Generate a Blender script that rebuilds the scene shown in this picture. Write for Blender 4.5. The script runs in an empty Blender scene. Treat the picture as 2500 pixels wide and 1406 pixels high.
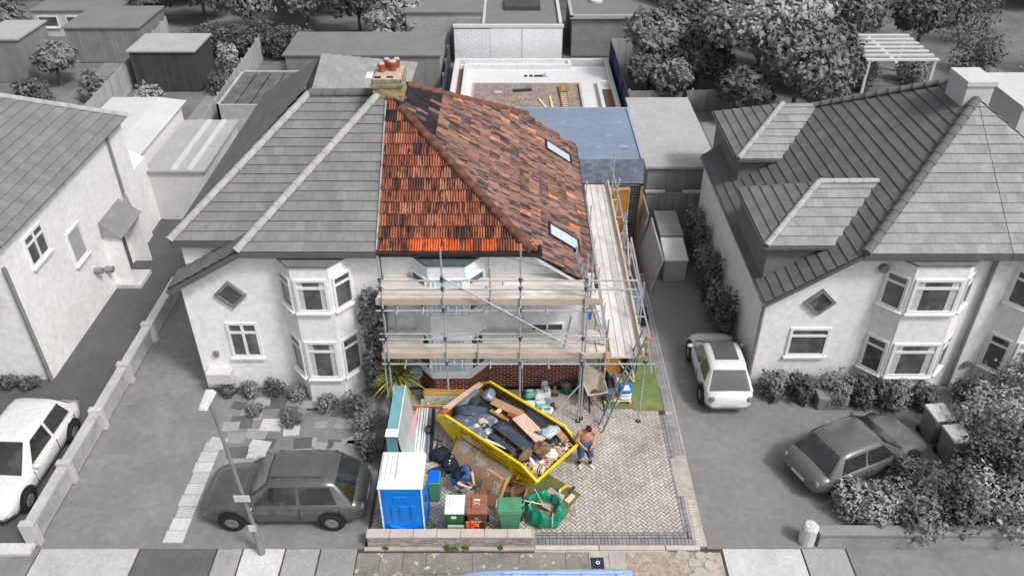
import bpy, bmesh, math, random
from mathutils import Vector, Matrix, noise
R = math.radians
PI = math.pi
sc = bpy.context.scene
COL = sc.collection
# ------------------------------------------------------------------ camera, sky, sun, exposure
cam_d = bpy.data.cameras.new('camera'); cam = bpy.data.objects.new('camera', cam_d); COL.objects.link(cam)
cam_d.sensor_fit = 'HORIZONTAL'; cam_d.sensor_width = 36.0; cam_d.lens = 36.0 * 1995.0 / 2500.0
cam_d.clip_start = 0.1; cam_d.clip_end = 1000
cam.location = (0, 0, 18.5); cam.rotation_euler = (R(90 - 35), 0, 0)
sc.camera = cam
SUN_EL, SUN_AZ = 52.0, 128.0          # azimuth clockwise from +Y: the sun stands to the front right
world = bpy.data.worlds.new('World'); sc.world = world; world.use_nodes = True
nt = world.node_tree; nt.nodes.clear()
w_out = nt.nodes.new('ShaderNodeOutputWorld'); w_bg = nt.nodes.new('ShaderNodeBackground')
w_sky = nt.nodes.new('ShaderNodeTexSky'); w_sky.sky_type = 'NISHITA'; w_sky.sun_disc = False
w_sky.sun_elevation = R(SUN_EL); w_sky.sun_rotation = R(SUN_AZ)
w_sky.air_density = 1.0; w_sky.dust_density = 6.0; w_sky.ozone_density = 1.0
w_hs = nt.nodes.new('ShaderNodeHueSaturation'); w_hs.inputs['Saturation'].default_value = 0.3
nt.links.new(w_sky.outputs[0], w_hs.inputs['Color']); nt.links.new(w_hs.outputs[0], w_bg.inputs[0])
w_bg.inputs[1].default_value = 0.135
nt.links.new(w_bg.outputs[0], w_out.inputs[0])
sun_d = bpy.data.lights.new('sun', 'SUN'); sun = bpy.data.objects.new('sun', sun_d); COL.objects.link(sun)
sun_d.energy = 1.9; sun_d.angle = R(8); sun_d.color = (1.0, 0.965, 0.92)
_az = R(SUN_AZ); _el = R(SUN_EL)
_sd = Vector((math.sin(_az) * math.cos(_el), math.cos(_az) * math.cos(_el), math.sin(_el)))
sun.rotation_euler = (-_sd).to_track_quat('-Z', 'Y').to_euler(); sun.location = (20, -20, 40)
vs = sc.view_settings
vs.view_transform = 'Standard'; vs.look = 'None'; vs.gamma = 1.0; vs.use_curve_mapping = False
vs.exposure = 0.0
sc.cycles.max_bounces = 5; sc.cycles.diffuse_bounces = 3; sc.cycles.glossy_bounces = 3
sc.cycles.transmission_bounces = 4; sc.cycles.transparent_max_bounces = 8

# ------------------------------------------------------------------ materials
def L(r, g=None, b=None):              # sRGB 0-255 -> linear
    if g is None: g = b = r
    f = lambda c: (c / 255 / 12.92) if c / 255 <= 0.04045 else ((c / 255 + 0.055) / 1.055) ** 2.4
    return (f(r), f(g), f(b))
MATS = {}
def mat(name, col, rough=0.8, var=0.15, scale=3.0, bump=0.0, bscale=40.0, metal=0.0, spec=0.4,
        stain_or_glint=None, alpha=1.0, stretch=None, coat=0.0, trans=0.0, objcol=False, attr=None, local=False, var2=0.1, rnd=0.0):
    """noise-varied principled material; stain = (colour, scale, threshold, softness)"""
    m = bpy.data.materials.new(name); m.use_nodes = True
    n = m.node_tree.nodes; l = m.node_tree.links
    b = n['Principled BSDF']
    if local:
        tc = n.new('ShaderNodeTexCoord'); oi = n.new('ShaderNodeObjectInfo')
        mul = n.new('ShaderNodeMath'); mul.operation = 'MULTIPLY'; mul.inputs[1].default_value = 91.7
        l.new(oi.outputs['Random'], mul.inputs[0])
        add = n.new('ShaderNodeVectorMath'); add.operation = 'ADD'
        l.new(tc.outputs['Object'], add.inputs[0]); l.new(mul.outputs[0], add.inputs[1]); pos = add.outputs[0]
    else:
        ge = n.new('ShaderNodeNewGeometry'); pos = ge.outputs['Position']
    if stretch:
        mp = n.new('ShaderNodeMapping'); mp.inputs['Scale'].default_value = stretch
        l.new(pos, mp.inputs[0]); pos = mp.outputs[0]
    def noi(s, detail=4.0):
        t = n.new('ShaderNodeTexNoise'); t.inputs['Scale'].default_value = s; t.inputs['Detail'].default_value = detail
        t.inputs['Roughness'].default_value = 0.6
        l.new(pos, t.inputs['Vector']); return t.outputs['Fac']
    def ramp(src, a, bb, c0, c1):
        r = n.new('ShaderNodeMapRange'); r.inputs[1].default_value = a; r.inputs[2].default_value = bb
        r.inputs[3].default_value = c0; r.inputs[4].default_value = c1; l.new(src, r.inputs[0]); return r.outputs[0]
    def mixc(fac, A, B, mode='MIX'):
        x = n.new('ShaderNodeMix'); x.data_type = 'RGBA'; x.blend_type = mode
        if isinstance(fac, float): x.inputs[0].default_value = fac
        else: l.new(fac, x.inputs[0])
        for sock, val in ((x.inputs[6], A), (x.inputs[7], B)):
            if isinstance(val, tuple): sock.default_value = (val[0], val[1], val[2], 1)
            else: l.new(val, sock)
        return x.outputs[2]
    if objcol:
        o2 = n.new('ShaderNodeObjectInfo'); base = o2.outputs['Color']
    elif attr:
        a = n.new('ShaderNodeAttribute'); a.attribute_name = attr; base = a.outputs['Color']
    else: base = (col[0], col[1], col[2])
    v = ramp(noi(scale), 0.3, 0.7, 1 - var, 1 + var)
    v2 = ramp(noi(scale * 7.3, 3.0), 0.3, 0.7, 1 - var2, 1 + var2)
    mm = n.new('ShaderNodeMath'); mm.operation = 'MULTIPLY'; l.new(v, mm.inputs[0]); l.new(v2, mm.inputs[1])
    fac = mm.outputs[0]
    if rnd:
        o3 = n.new('ShaderNodeObjectInfo'); r3 = ramp(o3.outputs['Random'], 0, 1, 1 - rnd, 1 + rnd)
        m3 = n.new('ShaderNodeMath'); m3.operation = 'MULTIPLY'; l.new(fac, m3.inputs[0]); l.new(r3, m3.inputs[1]); fac = m3.outputs[0]
    vm = n.new('ShaderNodeCombineColor')
    for i in range(3): l.new(fac, vm.inputs[i])
    c = mixc(1.0, base, vm.outputs[0], 'MULTIPLY')
    for st in ([stain_or_glint] if stain_or_glint and not isinstance(stain_or_glint, list) else (stain_or_glint or [])):
        f = ramp(noi(st[1], 6.0), st[2], st[2] + st[3], 0.0, st[4] if len(st) > 4 else 1.0)
        c = mixc(f, c, tuple(st[0]))
    l.new(c, b.inputs['Base Color'])
    b.inputs['Roughness'].default_value = rough; b.inputs['Metallic'].default_value = metal
    b.inputs['Specular IOR Level'].default_value = spec
    if coat: b.inputs['Coat Weight'].default_value = coat; b.inputs['Coat Roughness'].default_value = 0.08
    if alpha < 1: b.inputs['Alpha'].default_value = alpha
    if trans: b.inputs['Transmission Weight'].default_value = trans
    if bump:
        bn = n.new('ShaderNodeBump'); bn.inputs['Strength'].default_value = bump; bn.inputs['Distance'].default_value = 0.02
        l.new(noi(bscale, 5.0), bn.inputs['Height']); l.new(bn.outputs[0], b.inputs['Normal'])
    MATS[name] = m; return m
def g(x): return (x, x, x)
# the worked-on plot, in colour
mat('render_white', L(226, 229, 234), 0.75, 0.05, 0.9, 0.1, 60, stain_or_glint=(L(168, 172, 180), 1.1, 0.56, 0.25, 0.35))
mat('upvc', L(236, 240, 245), 0.35, 0.03)
mat('glass', L(70, 84, 96), 0.06, 0.3, 1.2, spec=0.8)
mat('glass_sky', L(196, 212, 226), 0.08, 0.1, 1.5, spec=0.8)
mat('lead_flat', L(78, 92, 96), 0.6, 0.15, 3, stain_or_glint=(L(120, 132, 132), 4, 0.55, 0.2, 0.6))
mat('tile', g(0.2), 0.85, 0.25, 3, 0.25, 60, objcol=True, local=True, stretch=(9, 1.5, 9), spec=0.15,
    stain_or_glint=[(L(44, 38, 40), 1.1, 0.50, 0.10, 0.88), (L(176, 150, 134), 9.0, 0.66, 0.12, 0.5)])
mat('tile_far', g(0.2), 0.85, 0.25, 3, 0.25, 60, attr='tint', local=True, stretch=(9, 1.5, 9), spec=0.15,
    stain_or_glint=[(L(44, 38, 40), 1.1, 0.50, 0.10, 0.88), (L(176, 150, 134), 9.0, 0.66, 0.12, 0.5)])
mat('ridge_tile', L(118, 78, 62), 0.9, 0.3, 4, 0.4, 50, stain_or_glint=[(L(70, 58, 52), 5, 0.5, 0.15, 0.8), (L(165, 152, 135), 14, 0.62, 0.1, 0.7)])
mat('underlay', L(40, 30, 28), 0.95)
mat('gutter', L(28, 30, 38), 0.4)
mat('brick_red', L(112, 52, 44), 0.85, 0.2, 3, 0.3, 80, rnd=0.45, stain_or_glint=(L(60, 32, 34), 5, 0.55, 0.15, 0.7))
mat('mortar', L(204, 190, 178), 0.95, 0.15, 6)
mat('brick_yellow', L(168, 150, 104), 0.9, 0.25, 5, 0.4, 60, rnd=0.35, stain_or_glint=(L(92, 86, 66), 6, 0.52, 0.15, 0.8))
mat('mortar_yellow', L(196, 184, 150), 0.95, 0.15, 6)
mat('flaunching', L(186, 168, 150), 0.95, 0.2, 9, 0.6, 40, stain_or_glint=(L(120, 112, 96), 12, 0.55, 0.12, 0.7))
mat('chimney_cap', L(150, 146, 124), 0.95, 0.25, 6, 0.5, 40, stain_or_glint=(L(88, 86, 66), 5, 0.5, 0.15, 0.85))
mat('pot_clay', L(160, 82, 62), 0.8, 0.2, 6)
mat('pot_top', L(190, 176, 180), 0.8, 0.2, 12)
mat('lead', L(120, 142, 172), 0.5, 0.18, 4, stain_or_glint=(L(170, 190, 212), 5, 0.55, 0.2, 0.6))
mat('brick_blue', L(44, 50, 70), 0.6, 0.2, 4, rnd=0.4)
mat('mortar_white', L(206, 208, 212), 0.9)
mat('slate', L(96, 103, 118), 0.45, 0.2, 3, rnd=0.25, stain_or_glint=(L(140, 148, 162), 6, 0.62, 0.12, 0.6))
mat('flat_roof', L(126, 141, 160), 0.5, 0.10, 0.5, 0.0, stain_or_glint=[(L(108, 124, 146), 0.7, 0.5, 0.25, 0.6), (L(206, 216, 226), 1.6, 0.62, 0.12, 0.55)])
mat('flat_roof_trim', L(150, 168, 190), 0.5, 0.1)
mat('osb', L(186, 128, 62), 0.85, 0.3, 12, stretch=(1, 1, 1))
mat('ply_pale', L(206, 186, 140), 0.8, 0.15, 5)
mat('patio_white', L(212, 212, 215), 0.7, 0.05, 1.0, stain_or_glint=(L(190, 188, 190), 0.8, 0.55, 0.25, 0.4))
mat('painted_brick', L(226, 230, 234), 0.8, 0.06, 1.2, rnd=0.03)
mat('joint_dark', L(140, 146, 152), 0.95)
mat('soil', L(104, 80, 64), 1.0, 0.3, 6, 0.5, 20)
mat('hardcore', L(140, 126, 118), 1.0, 0.3, 2.0, 0.8, 30, stain_or_glint=[(L(186, 178, 174), 7, 0.55, 0.1, 0.7), (L(96, 78, 62), 1.2, 0.56, 0.15, 0.7)])
mat('hardcore_stone', L(170, 160, 154), 1.0, 0.4, 3.0)
mat('concrete', L(176, 170, 162), 0.95, 0.18, 1.5, 0.3, 30, stain_or_glint=(L(140, 132, 122), 2, 0.55, 0.2, 0.6))
mat('paver', L(160, 152, 148), 0.95, 0.10, 1.2, 0.3, 60, rnd=0.10, stain_or_glint=[(L(222, 218, 214), 1.1, 0.60, 0.14, 0.6), (L(112, 100, 94), 0.8, 0.57, 0.12, 0.4)])
mat('paver_dark', L(140, 138, 142), 0.95, 0.15, 1.2, 0.3, 60, rnd=0.12)
mat('paver_joint', L(74, 69, 67), 1.0, 0.2, 5)
mat('flagstone', L(138, 134, 126), 0.95, 0.2, 1.4, 0.4, 30, rnd=0.14, stain_or_glint=[(L(212, 206, 196), 5.0, 0.61, 0.03, 0.8), (L(92, 88, 80), 1.5, 0.56, 0.2, 0.6)])
mat('gravelly', L(170, 157, 145), 1.0, 0.3, 6, 0.9, 25, stain_or_glint=(L(196, 184, 168), 14, 0.55, 0.1, 0.8))
mat('stone_grey', L(168, 163, 156), 0.95, 0.25, 5, 0.6, 40, rnd=0.22, stain_or_glint=(L(92, 90, 84), 5, 0.55, 0.15, 0.6))
mat('coping', L(196, 186, 178), 0.9, 0.1, 3, 0.2, 40, rnd=0.05)
mat('turf', L(108, 126, 78), 1.0, 0.2, 1.0, 0.6, 60, stain_or_glint=(L(156, 150, 106), 0.9, 0.50, 0.2, 0.75))
mat('carpet', L(104, 108, 66), 1.0, 0.2, 2.0, 0.6, 60, stain_or_glint=(L(92, 122, 56), 1.6, 0.58, 0.15, 0.6))
mat('steel', L(178, 184, 190), 0.5, 0.2, 5, metal=0.3, spec=0.5, stain_or_glint=(L(112, 98, 86), 4, 0.62, 0.12, 0.5))
mat('steel_dark', L(74, 74, 78), 0.5, 0.25, 8, metal=0.5, stain_or_glint=(L(104, 66, 48), 8, 0.56, 0.15, 0.6))
mat('coupler_red', L(206, 88, 74), 0.6)
mat('board', L(204, 197, 188), 0.9, 0.14, 1.2, 0.2, 30, stretch=(0.25, 1, 1), rnd=0.12, stain_or_glint=[(L(240, 238, 236), 4, 0.58, 0.12, 0.7), (L(140, 116, 96), 5, 0.66, 0.1, 0.5)])
mat('board_side', L(206, 202, 200), 0.85, 0.12, 1.2, 0.2, 30, stretch=(1, 0.25, 1), rnd=0.10, stain_or_glint=(L(240, 240, 242), 3, 0.58, 0.12, 0.7))
mat('toe_board', L(184, 170, 152), 0.9, 0.2, 2, 0.2, 30, stretch=(0.25, 1, 1), rnd=0.12, stain_or_glint=(L(128, 96, 72), 4, 0.58, 0.12, 0.6))
mat('timber_new', L(214, 168, 100), 0.8, 0.12, 4, stretch=(0.3, 1, 1))
mat('timber_old', L(158, 122, 72), 0.9, 0.25, 4)
mat('timber_pale', L(216, 200, 168), 0.85, 0.12, 4)
mat('alu', L(192, 200, 206), 0.35, 0.1, 4, metal=0.6)
mat('alu_dark', L(138, 150, 160), 0.45, 0.15, 4, metal=0.25)
mat('black_plastic', L(34, 36, 44), 0.5, 0.2, 6)
mat('rubber', L(62, 70, 84), 0.55, 0.2, 2.0, 0.2, 20, stain_or_glint=(L(128, 136, 150), 2.5, 0.56, 0.18, 0.6))
mat('rubber_dark', L(44, 50, 62), 0.55, 0.2, 2.5)
mat('rubber_dusty', L(96, 108, 126), 0.65, 0.25, 3.0, stain_or_glint=(L(226, 226, 232), 3.0, 0.53, 0.12, 0.9))
mat('skip_yellow', L(222, 192, 12), 0.55, 0.12, 2, 0.15, 30, stain_or_glint=[(L(120, 92, 30), 3.0, 0.66, 0.1, 0.7), (L(58, 50, 36), 9.0, 0.71, 0.06, 0.8)])
mat('skip_rim', L(234, 206, 30), 0.5, 0.15, 4, stain_or_glint=[(L(238, 214, 150), 5, 0.58, 0.1, 0.7), (L(96, 78, 40), 6, 0.66, 0.08, 0.7)])
mat('skip_inside', L(104, 74, 56), 0.8, 0.3, 3, 0.3, 30, stain_or_glint=(L(58, 44, 38), 3, 0.52, 0.15, 0.8))
mat('paint_red', L(186, 42, 22), 0.6)
mat('paint_brown', L(86, 52, 16), 0.6)
mat('paint_white', L(238, 238, 236), 0.6)
mat('sticker_grey', L(206, 204, 190), 0.7, 0.1, 8)
mat('cardboard', L(176, 138, 104), 0.9, 0.1, 3)
mat('cardboard_in', L(150, 108, 70), 0.9, 0.15, 3)
mat('ply_dirty', L(164, 138, 108), 0.85, 0.2, 2, 0.2, 30, stain_or_glint=[(L(186, 178, 176), 2.2, 0.50, 0.12, 0.8), (L(140, 96, 56), 3.5, 0.60, 0.1, 0.7)])
mat('chipboard', L(206, 180, 160), 0.85, 0.12, 5)
mat('rubble', L(176, 150, 128), 1.0, 0.3, 3, 0.4, 30, rnd=0.2)
mat('rubble_dark', L(128, 104, 80), 1.0, 0.4, 5, 0.8, 30, stain_or_glint=(L(74, 56, 40), 7, 0.52, 0.12, 0.8))
mat('rubble_white', L(226, 216, 206), 1.0, 0.12, 4)
mat('film', L(176, 190, 198), 0.15, 0.2, 4, 0.4, 12, spec=0.8)
mat('film_dark', L(112, 122, 134), 0.2, 0.3, 4, 0.5, 12, spec=0.8)
mat('bag_green_dark', L(58, 84, 66), 0.35, 0.3, 4, 0.4, 12)
mat('loo_blue', L(0, 128, 226), 0.35, 0.06, 1.5)
mat('loo_blue_dark', L(0, 92, 186), 0.4, 0.06, 1.5)
mat('loo_white', L(236, 240, 244), 0.35, 0.03)
mat('bin_green', L(26, 104, 52), 0.4, 0.12, 4)
mat('bin_green_pale', L(84, 146, 110), 0.45, 0.12, 4)
mat('bin_brown', L(150, 100, 80), 0.45, 0.1, 4)
mat('bin_brown_dark', L(110, 62, 38), 0.5, 0.1, 4)
mat('bin_blue', L(0, 104, 232), 0.4, 0.05)
mat('bag_green', L(22, 128, 98), 0.35, 0.3, 4, 0.5, 14, spec=0.6, stain_or_glint=(L(120, 186, 160), 4, 0.62, 0.15, 0.5))
mat('strap', L(226, 230, 232), 0.7)
mat('orange_brick', L(222, 104, 52), 0.8, 0.1, 6)
mat('pink', L(246, 158, 166), 0.5, 0.06)
mat('membrane', L(186, 200, 200), 0.25, 0.12, 2.0, 0.15, 10, spec=0.6)
mat('insul_edge', L(118, 172, 184), 0.5, 0.15, 3)
mat('insul_face', L(178, 186, 188), 0.3, 0.08, 2)
mat('bag_teal', L(96, 176, 160), 0.45, 0.2, 6, 0.3, 20)
mat('bag_white', L(222, 226, 232), 0.45, 0.1, 5, 0.4, 20)
mat('bag_blue', L(28, 110, 214), 0.4, 0.15, 6, 0.3, 20)
mat('jug', L(206, 214, 214), 0.35, 0.05, 4)
mat('yellow_bottle', L(196, 176, 30), 0.4)
mat('bucket_teal', L(14, 98, 92), 0.4, 0.15, 4)
mat('bucket_in', L(190, 122, 94), 0.8, 0.2, 5)
mat('barrow', L(214, 206, 190), 0.6, 0.1, 4, stain_or_glint=(L(150, 136, 112), 6, 0.64, 0.1, 0.7))
mat('mud', L(142, 108, 78), 1.0, 0.25, 8, 0.6, 30)
mat('yucca', L(138, 156, 66), 0.55, 0.25, 6, rnd=0.1)
mat('yucca_y', L(206, 190, 104), 0.6, 0.2, 6)
mat('trunk', L(104, 84, 64), 0.95, 0.25, 8, 0.5, 30)
mat('skin', L(196, 138, 108), 0.55, 0.06, 10)
mat('skin_pale', L(226, 176, 150), 0.55, 0.06, 10)
mat('hair', L(52, 40, 40), 0.8, 0.2, 30)
mat('denim', L(66, 92, 136), 0.9, 0.15, 10)
mat('denim_blue', L(70, 122, 176), 0.9, 0.15, 10)
mat('purple_cloth', L(116, 104, 140), 0.9, 0.15, 10)
mat('navy', L(28, 34, 54), 0.85, 0.2, 8)
mat('cap_blue', L(70, 96, 150), 0.85, 0.1, 8)
mat('shoe_white', L(216, 210, 200), 0.6, 0.1, 8)
mat('sock', L(44, 34, 46), 0.9)
mat('tool_yellow', L(236, 180, 40), 0.5, 0.1)
mat('van_blue', L(168, 196, 234), 0.25, 0.04, 1, coat=0.5)
mat('weed', L(92, 112, 48), 0.8, 0.3, 8)
mat('cable', L(60, 62, 70), 0.6)
mat('cover_blue', L(50, 54, 70), 0.5)
TINT = {'n_roof': 0.205, 'n_roof_shaded': 0.15, 'n_roof_lit': 0.29}  # sun and shade on the slopes are put into these tile tones
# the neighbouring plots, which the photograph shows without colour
mat('n_wall', g(0.84), 0.8, 0.04, 0.7, stain_or_glint=(g(0.66), 0.6, 0.56, 0.25, 0.4))
mat('n_roof', g(0.27), attr='tint', rough=0.85, var=0.08, scale=1.0, stain_or_glint=[(g(0.34), 1.1, 0.56, 0.2, 0.35), (g(0.12), 5.0, 0.64, 0.08, 0.6)])
mat('n_roof_shaded', g(0.19), attr='tint', rough=0.85, var=0.10, scale=1.0, stain_or_glint=(g(0.28), 1.2, 0.56, 0.2, 0.4))
mat('n_roof_lit', g(0.34), attr='tint', rough=0.85, var=0.12, scale=1.2, stain_or_glint=[(g(0.24), 1.6, 0.56, 0.15, 0.4), (g(0.15), 5.0, 0.64, 0.08, 0.6)])
mat('n_plain', g(0.24), 0.85, 0.15, 1.5)
mat('n_plain_dark', g(0.16), 0.85, 0.18, 1.5)
mat('n_curtain', g(0.55), 0.9, 0.15, 6)
mat('n_seam', g(0.03), 0.6)
mat('n_ridge', g(0.38), 0.85, 0.15, 3)
mat('n_ridge_dark', g(0.13), 0.85, 0.15, 3)
mat('n_underlay', g(0.10), 0.9)
mat('n_fascia', g(0.12), 0.6)
mat('n_frame', g(0.80), 0.4, 0.03)
mat('n_glass', g(0.10), 0.05, 0.6, 1.4, spec=0.9, stain_or_glint=(g(0.3), 1.7, 0.56, 0.15, 0.6))  # strong mottling and pale blotches are painted reflections in the panes
mat('n_pipe', g(0.22), 0.6)
mat('n_tarmac', g(0.10), 0.95, 0.15, 0.8, 0.3, 40, stain_or_glint=(g(0.13), 0.7, 0.55, 0.2, 0.6))
mat('n_tarmac_mid', g(0.22), 0.95, 0.10, 0.6, 0.3, 40, stain_or_glint=(g(0.20), 0.5, 0.55, 0.2, 0.6))
mat('n_concrete', g(0.22), 0.95, 0.15, 0.6, 0.3, 40, stain_or_glint=[(g(0.17), 0.8, 0.54, 0.15, 0.7), (g(0.32), 1.4, 0.60, 0.15, 0.5)])
mat('n_paving', g(0.30), 0.95, 0.15, 1.2, rnd=0.25, stain_or_glint=(g(0.2), 1.2, 0.55, 0.2, 0.6))
mat('n_paving_pale', g(0.52), 0.95, 0.12, 1.2, rnd=0.15)
mat('n_paving_dark', g(0.12), 0.95, 0.15, 1.2)
mat('n_ground', g(0.13), 1.0, 0.35, 0.35, 0.5, 20, stain_or_glint=(g(0.22), 0.25, 0.54, 0.2, 0.8))
mat('n_lawn', g(0.17), 1.0, 0.3, 0.5, 0.6, 40, stain_or_glint=(g(0.24), 0.8, 0.55, 0.2, 0.7))
mat('n_leaf', g(0.19), 0.7, 0.45, 1.2)
mat('n_leaf_pale', g(0.33), 0.7, 0.45, 1.2)
mat('n_leaf_dark', g(0.115), 0.7, 0.45, 1.2)
mat('n_bark', g(0.12), 0.95, 0.3, 8)
mat('n_fence', g(0.26), 0.9, 0.2, 2, rnd=0.15)
mat('n_fence_pale', g(0.42), 0.9, 0.15, 2, rnd=0.12)
mat('n_fence_dark', g(0.06), 0.9, 0.2, 2, rnd=0.15)
mat('n_shed_roof', g(0.20), 0.8, 0.10, 0.7)
mat('n_shed_roof_pale', g(0.40), 0.8, 0.08, 0.5, stain_or_glint=(g(0.3), 0.7, 0.55, 0.25, 0.5))
mat('n_shed_wall', g(0.24), 0.9, 0.15, 1.5, rnd=0.1)
mat('n_white', g(0.60), 0.6, 0.05, 1.5)
mat('n_car_white', g(0.68), 0.25, 0.02, 1, coat=0.6)
mat('n_car_silver', g(0.13), 0.28, 0.04, 1, metal=0.4, coat=0.6)
mat('n_car_dark', g(0.15), 0.22, 0.05, 1, metal=0.3, coat=0.8)
mat('n_car_glass', g(0.03), 0.04, 0.6, 1.5, spec=1.0, coat=0.6, stain_or_glint=(g(0.14), 1.6, 0.54, 0.2, 0.6))  # paler blotches paint in the surroundings mirrored by the car glass
mat('n_car_glass_mid', g(0.10), 0.08, 0.2, 1, spec=0.8)
mat('n_tyre', g(0.02), 0.8)
mat('n_rim', g(0.30), 0.35, metal=0.5)
mat('n_light', g(0.60), 0.2)
mat('n_brick', g(0.36), 0.9, 0.2, 2, rnd=0.2)
mat('fence_blue', L(44, 52, 84), 0.7, 0.15, 3, rnd=0.2)
mat('fence_black', L(48, 52, 62), 0.7, 0.15, 3, rnd=0.2)
mat('hole', L(14, 14, 16), 0.9)

# ------------------------------------------------------------------ helpers
def V3(*a): return Vector(a)
WM = {}
class MB:
    def __init__(s): s.v = []; s.f = []
    def quad(s, a, b, c, d): i = len(s.v); s.v += [tuple(a), tuple(b), tuple(c), tuple(d)]; s.f.append((i, i + 1, i + 2, i + 3)); return s
    def poly(s, pts): i = len(s.v); s.v += [tuple(p) for p in pts]; s.f.append(tuple(range(i, i + len(pts)))); return s
    def hexa(s, p):           # 8 corners, bottom 4 counter-clockwise, top 4
        i = len(s.v); s.v += [tuple(q) for q in p]
        for f in ((3, 2, 1, 0), (4, 5, 6, 7), (0, 1, 5, 4), (1, 2, 6, 5), (2, 3, 7, 6), (3, 0, 4, 7)): s.f.append(tuple(i + k for k in f))
        return s
    def box(s, x0, x1, y0, y1, z0, z1):
        return s.hexa([(x0, y0, z0), (x1, y0, z0), (x1, y1, z0), (x0, y1, z0), (x0, y0, z1), (x1, y0, z1), (x1, y1, z1), (x0, y1, z1)])
    def obox(s, c, ax, ay, az, hx, hy, hz):
        c = Vector(c); ax = Vector(ax).normalized() * hx; ay = Vector(ay).normalized() * hy; az = Vector(az).normalized() * hz
        P = lambda i, j, k: c + ax * i + ay * j + az * k
        return s.hexa([P(-1, -1, -1), P(1, -1, -1), P(1, 1, -1), P(-1, 1, -1), P(-1, -1, 1), P(1, -1, 1), P(1, 1, 1), P(-1, 1, 1)])
    def bar(s, p, q, w, h, up=(0, 0, 1)):    # rectangular bar from p to q
        p = Vector(p); q = Vector(q); d = (q - p); ln = d.length; d.normalize()
        sd = d.cross(Vector(up))
        if sd.length < 1e-4: sd = Vector((1, 0, 0))
        sd.normalize(); u2 = sd.cross(d)
        return s.obox((p + q) / 2, d, sd, u2, ln / 2, w / 2, h / 2)
    def tube(s, p, q, r, n=8, r2=None, cap=True):
        p = Vector(p); q = Vector(q); r2 = r if r2 is None else r2
        d = (q - p).normalized(); a = d.orthogonal().normalized(); b = d.cross(a)
        i = len(s.v)
        for k in range(n):
            t = 2 * PI * k / n; o = a * math.cos(t) + b * math.sin(t)
            s.v.append(tuple(p + o * r)); s.v.append(tuple(q + o * r2))
        for k in range(n):
            j = (k + 1) % n; s.f.append((i + 2 * k, i + 2 * j, i + 2 * j + 1, i + 2 * k + 1))
        if cap:
            s.f.append(tuple(i + 2 * k for k in reversed(range(n)))); s.f.append(tuple(i + 2 * k + 1 for k in range(n)))
        return s
    def path(s, pts, r, n=6):
        for a, b in zip(pts[:-1], pts[1:]): s.tube(a, b, r, n)
        return s
    def prism(s, pts, vec):    # polygon extruded by vec
        pts = [Vector(p) for p in pts]; vec = Vector(vec); n = len(pts); i = len(s.v)
        s.v += [tuple(p) for p in pts] + [tuple(p + vec) for p in pts]
        s.f.append(tuple(i + k for k in reversed(range(n)))); s.f.append(tuple(i + n + k for k in range(n)))
        for k in range(n):
            j = (k + 1) % n; s.f.append((i + k, i + j, i + n + j, i + n + k))
        return s
    def lathe(s, prof, c=(0, 0, 0), n=16, sx=1.0, sy=1.0, closed=False):
        i = len(s.v); m = len(prof)
        for k in range(n):
            t = 2 * PI * k / n
            for r, z in prof: s.v.append((c[0] + r * sx * math.cos(t), c[1] + r * sy * math.sin(t), c[2] + z))
        for k in range(n):
            j = (k + 1) % n
            for q in range(m - 1): s.f.append((i + k * m + q, i + j * m + q, i + j * m + q + 1, i + k * m + q + 1))
        if closed:
            s.f.append(tuple(i + k * m for k in reversed(range(n)))); s.f.append(tuple(i + k * m + m - 1 for k in range(n)))
        return s
    def grid(s, P, wrap=False):   # P[i][j] points
        i0 = len(s.v); n = len(P); m = len(P[0])
        for row in P: s.v += [tuple(p) for p in row]
        for a in range(n - 1):
            for b in range(m - 1 + (1 if wrap else 0)):
                c = (b + 1) % m; s.f.append((i0 + a * m + b, i0 + a * m + c, i0 + (a + 1) * m + c, i0 + (a + 1) * m + b))
        return s
    def blob(s, c, r, seed=0, amp=0.25, fr=1.6, n=10, m=7, flat=None):
        rows = []
        for a in range(m + 1):
            ph = PI * a / m - PI / 2; row = []
            for b in range(n):
                t = 2 * PI * b / n; d = Vector((math.cos(ph) * math.cos(t), math.cos(ph) * math.sin(t), math.sin(ph)))
                k = 1 + amp * noise.noise(d * fr + Vector((seed * 7.1, seed * 3.3, seed)))
                p = [c[0] + d.x * r[0] * k, c[1] + d.y * r[1] * k, c[2] + d.z * r[2] * k]
                if flat is not None and p[2] < flat: p[2] = flat
                row.append(p)
            rows.append(row)
        return s.grid(rows, True)
    def mesh(s, name):
        m = bpy.data.meshes.new(name); m.from_pydata(s.v, [], s.f); m.update(); return m
def link(o, parent=None, M=None, world=True):
    """M is the matrix in world space (world=True) or in the parent's space"""
    COL.objects.link(o)
    M = M or Matrix.Identity(4)
    if parent is not None:
        o.parent = parent
        if world: o.matrix_basis = WM[parent.name].inverted() @ M; WM[o.name] = M.copy()
        else: o.matrix_basis = M; WM[o.name] = WM[parent.name] @ M
    else: o.matrix_basis = M; WM[o.name] = M.copy()
    return o
def tag(o, label=None, cat=None, group=None, kind=None):
    if label: o['label'] = label
    if cat: o['category'] = cat
    if group: o['group'] = group
    if kind: o['kind'] = kind
    return o
def fixn(me):
    bm = bmesh.new(); bm.from_mesh(me); bmesh.ops.recalc_face_normals(bm, faces=bm.faces); bm.to_mesh(me); bm.free()
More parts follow.
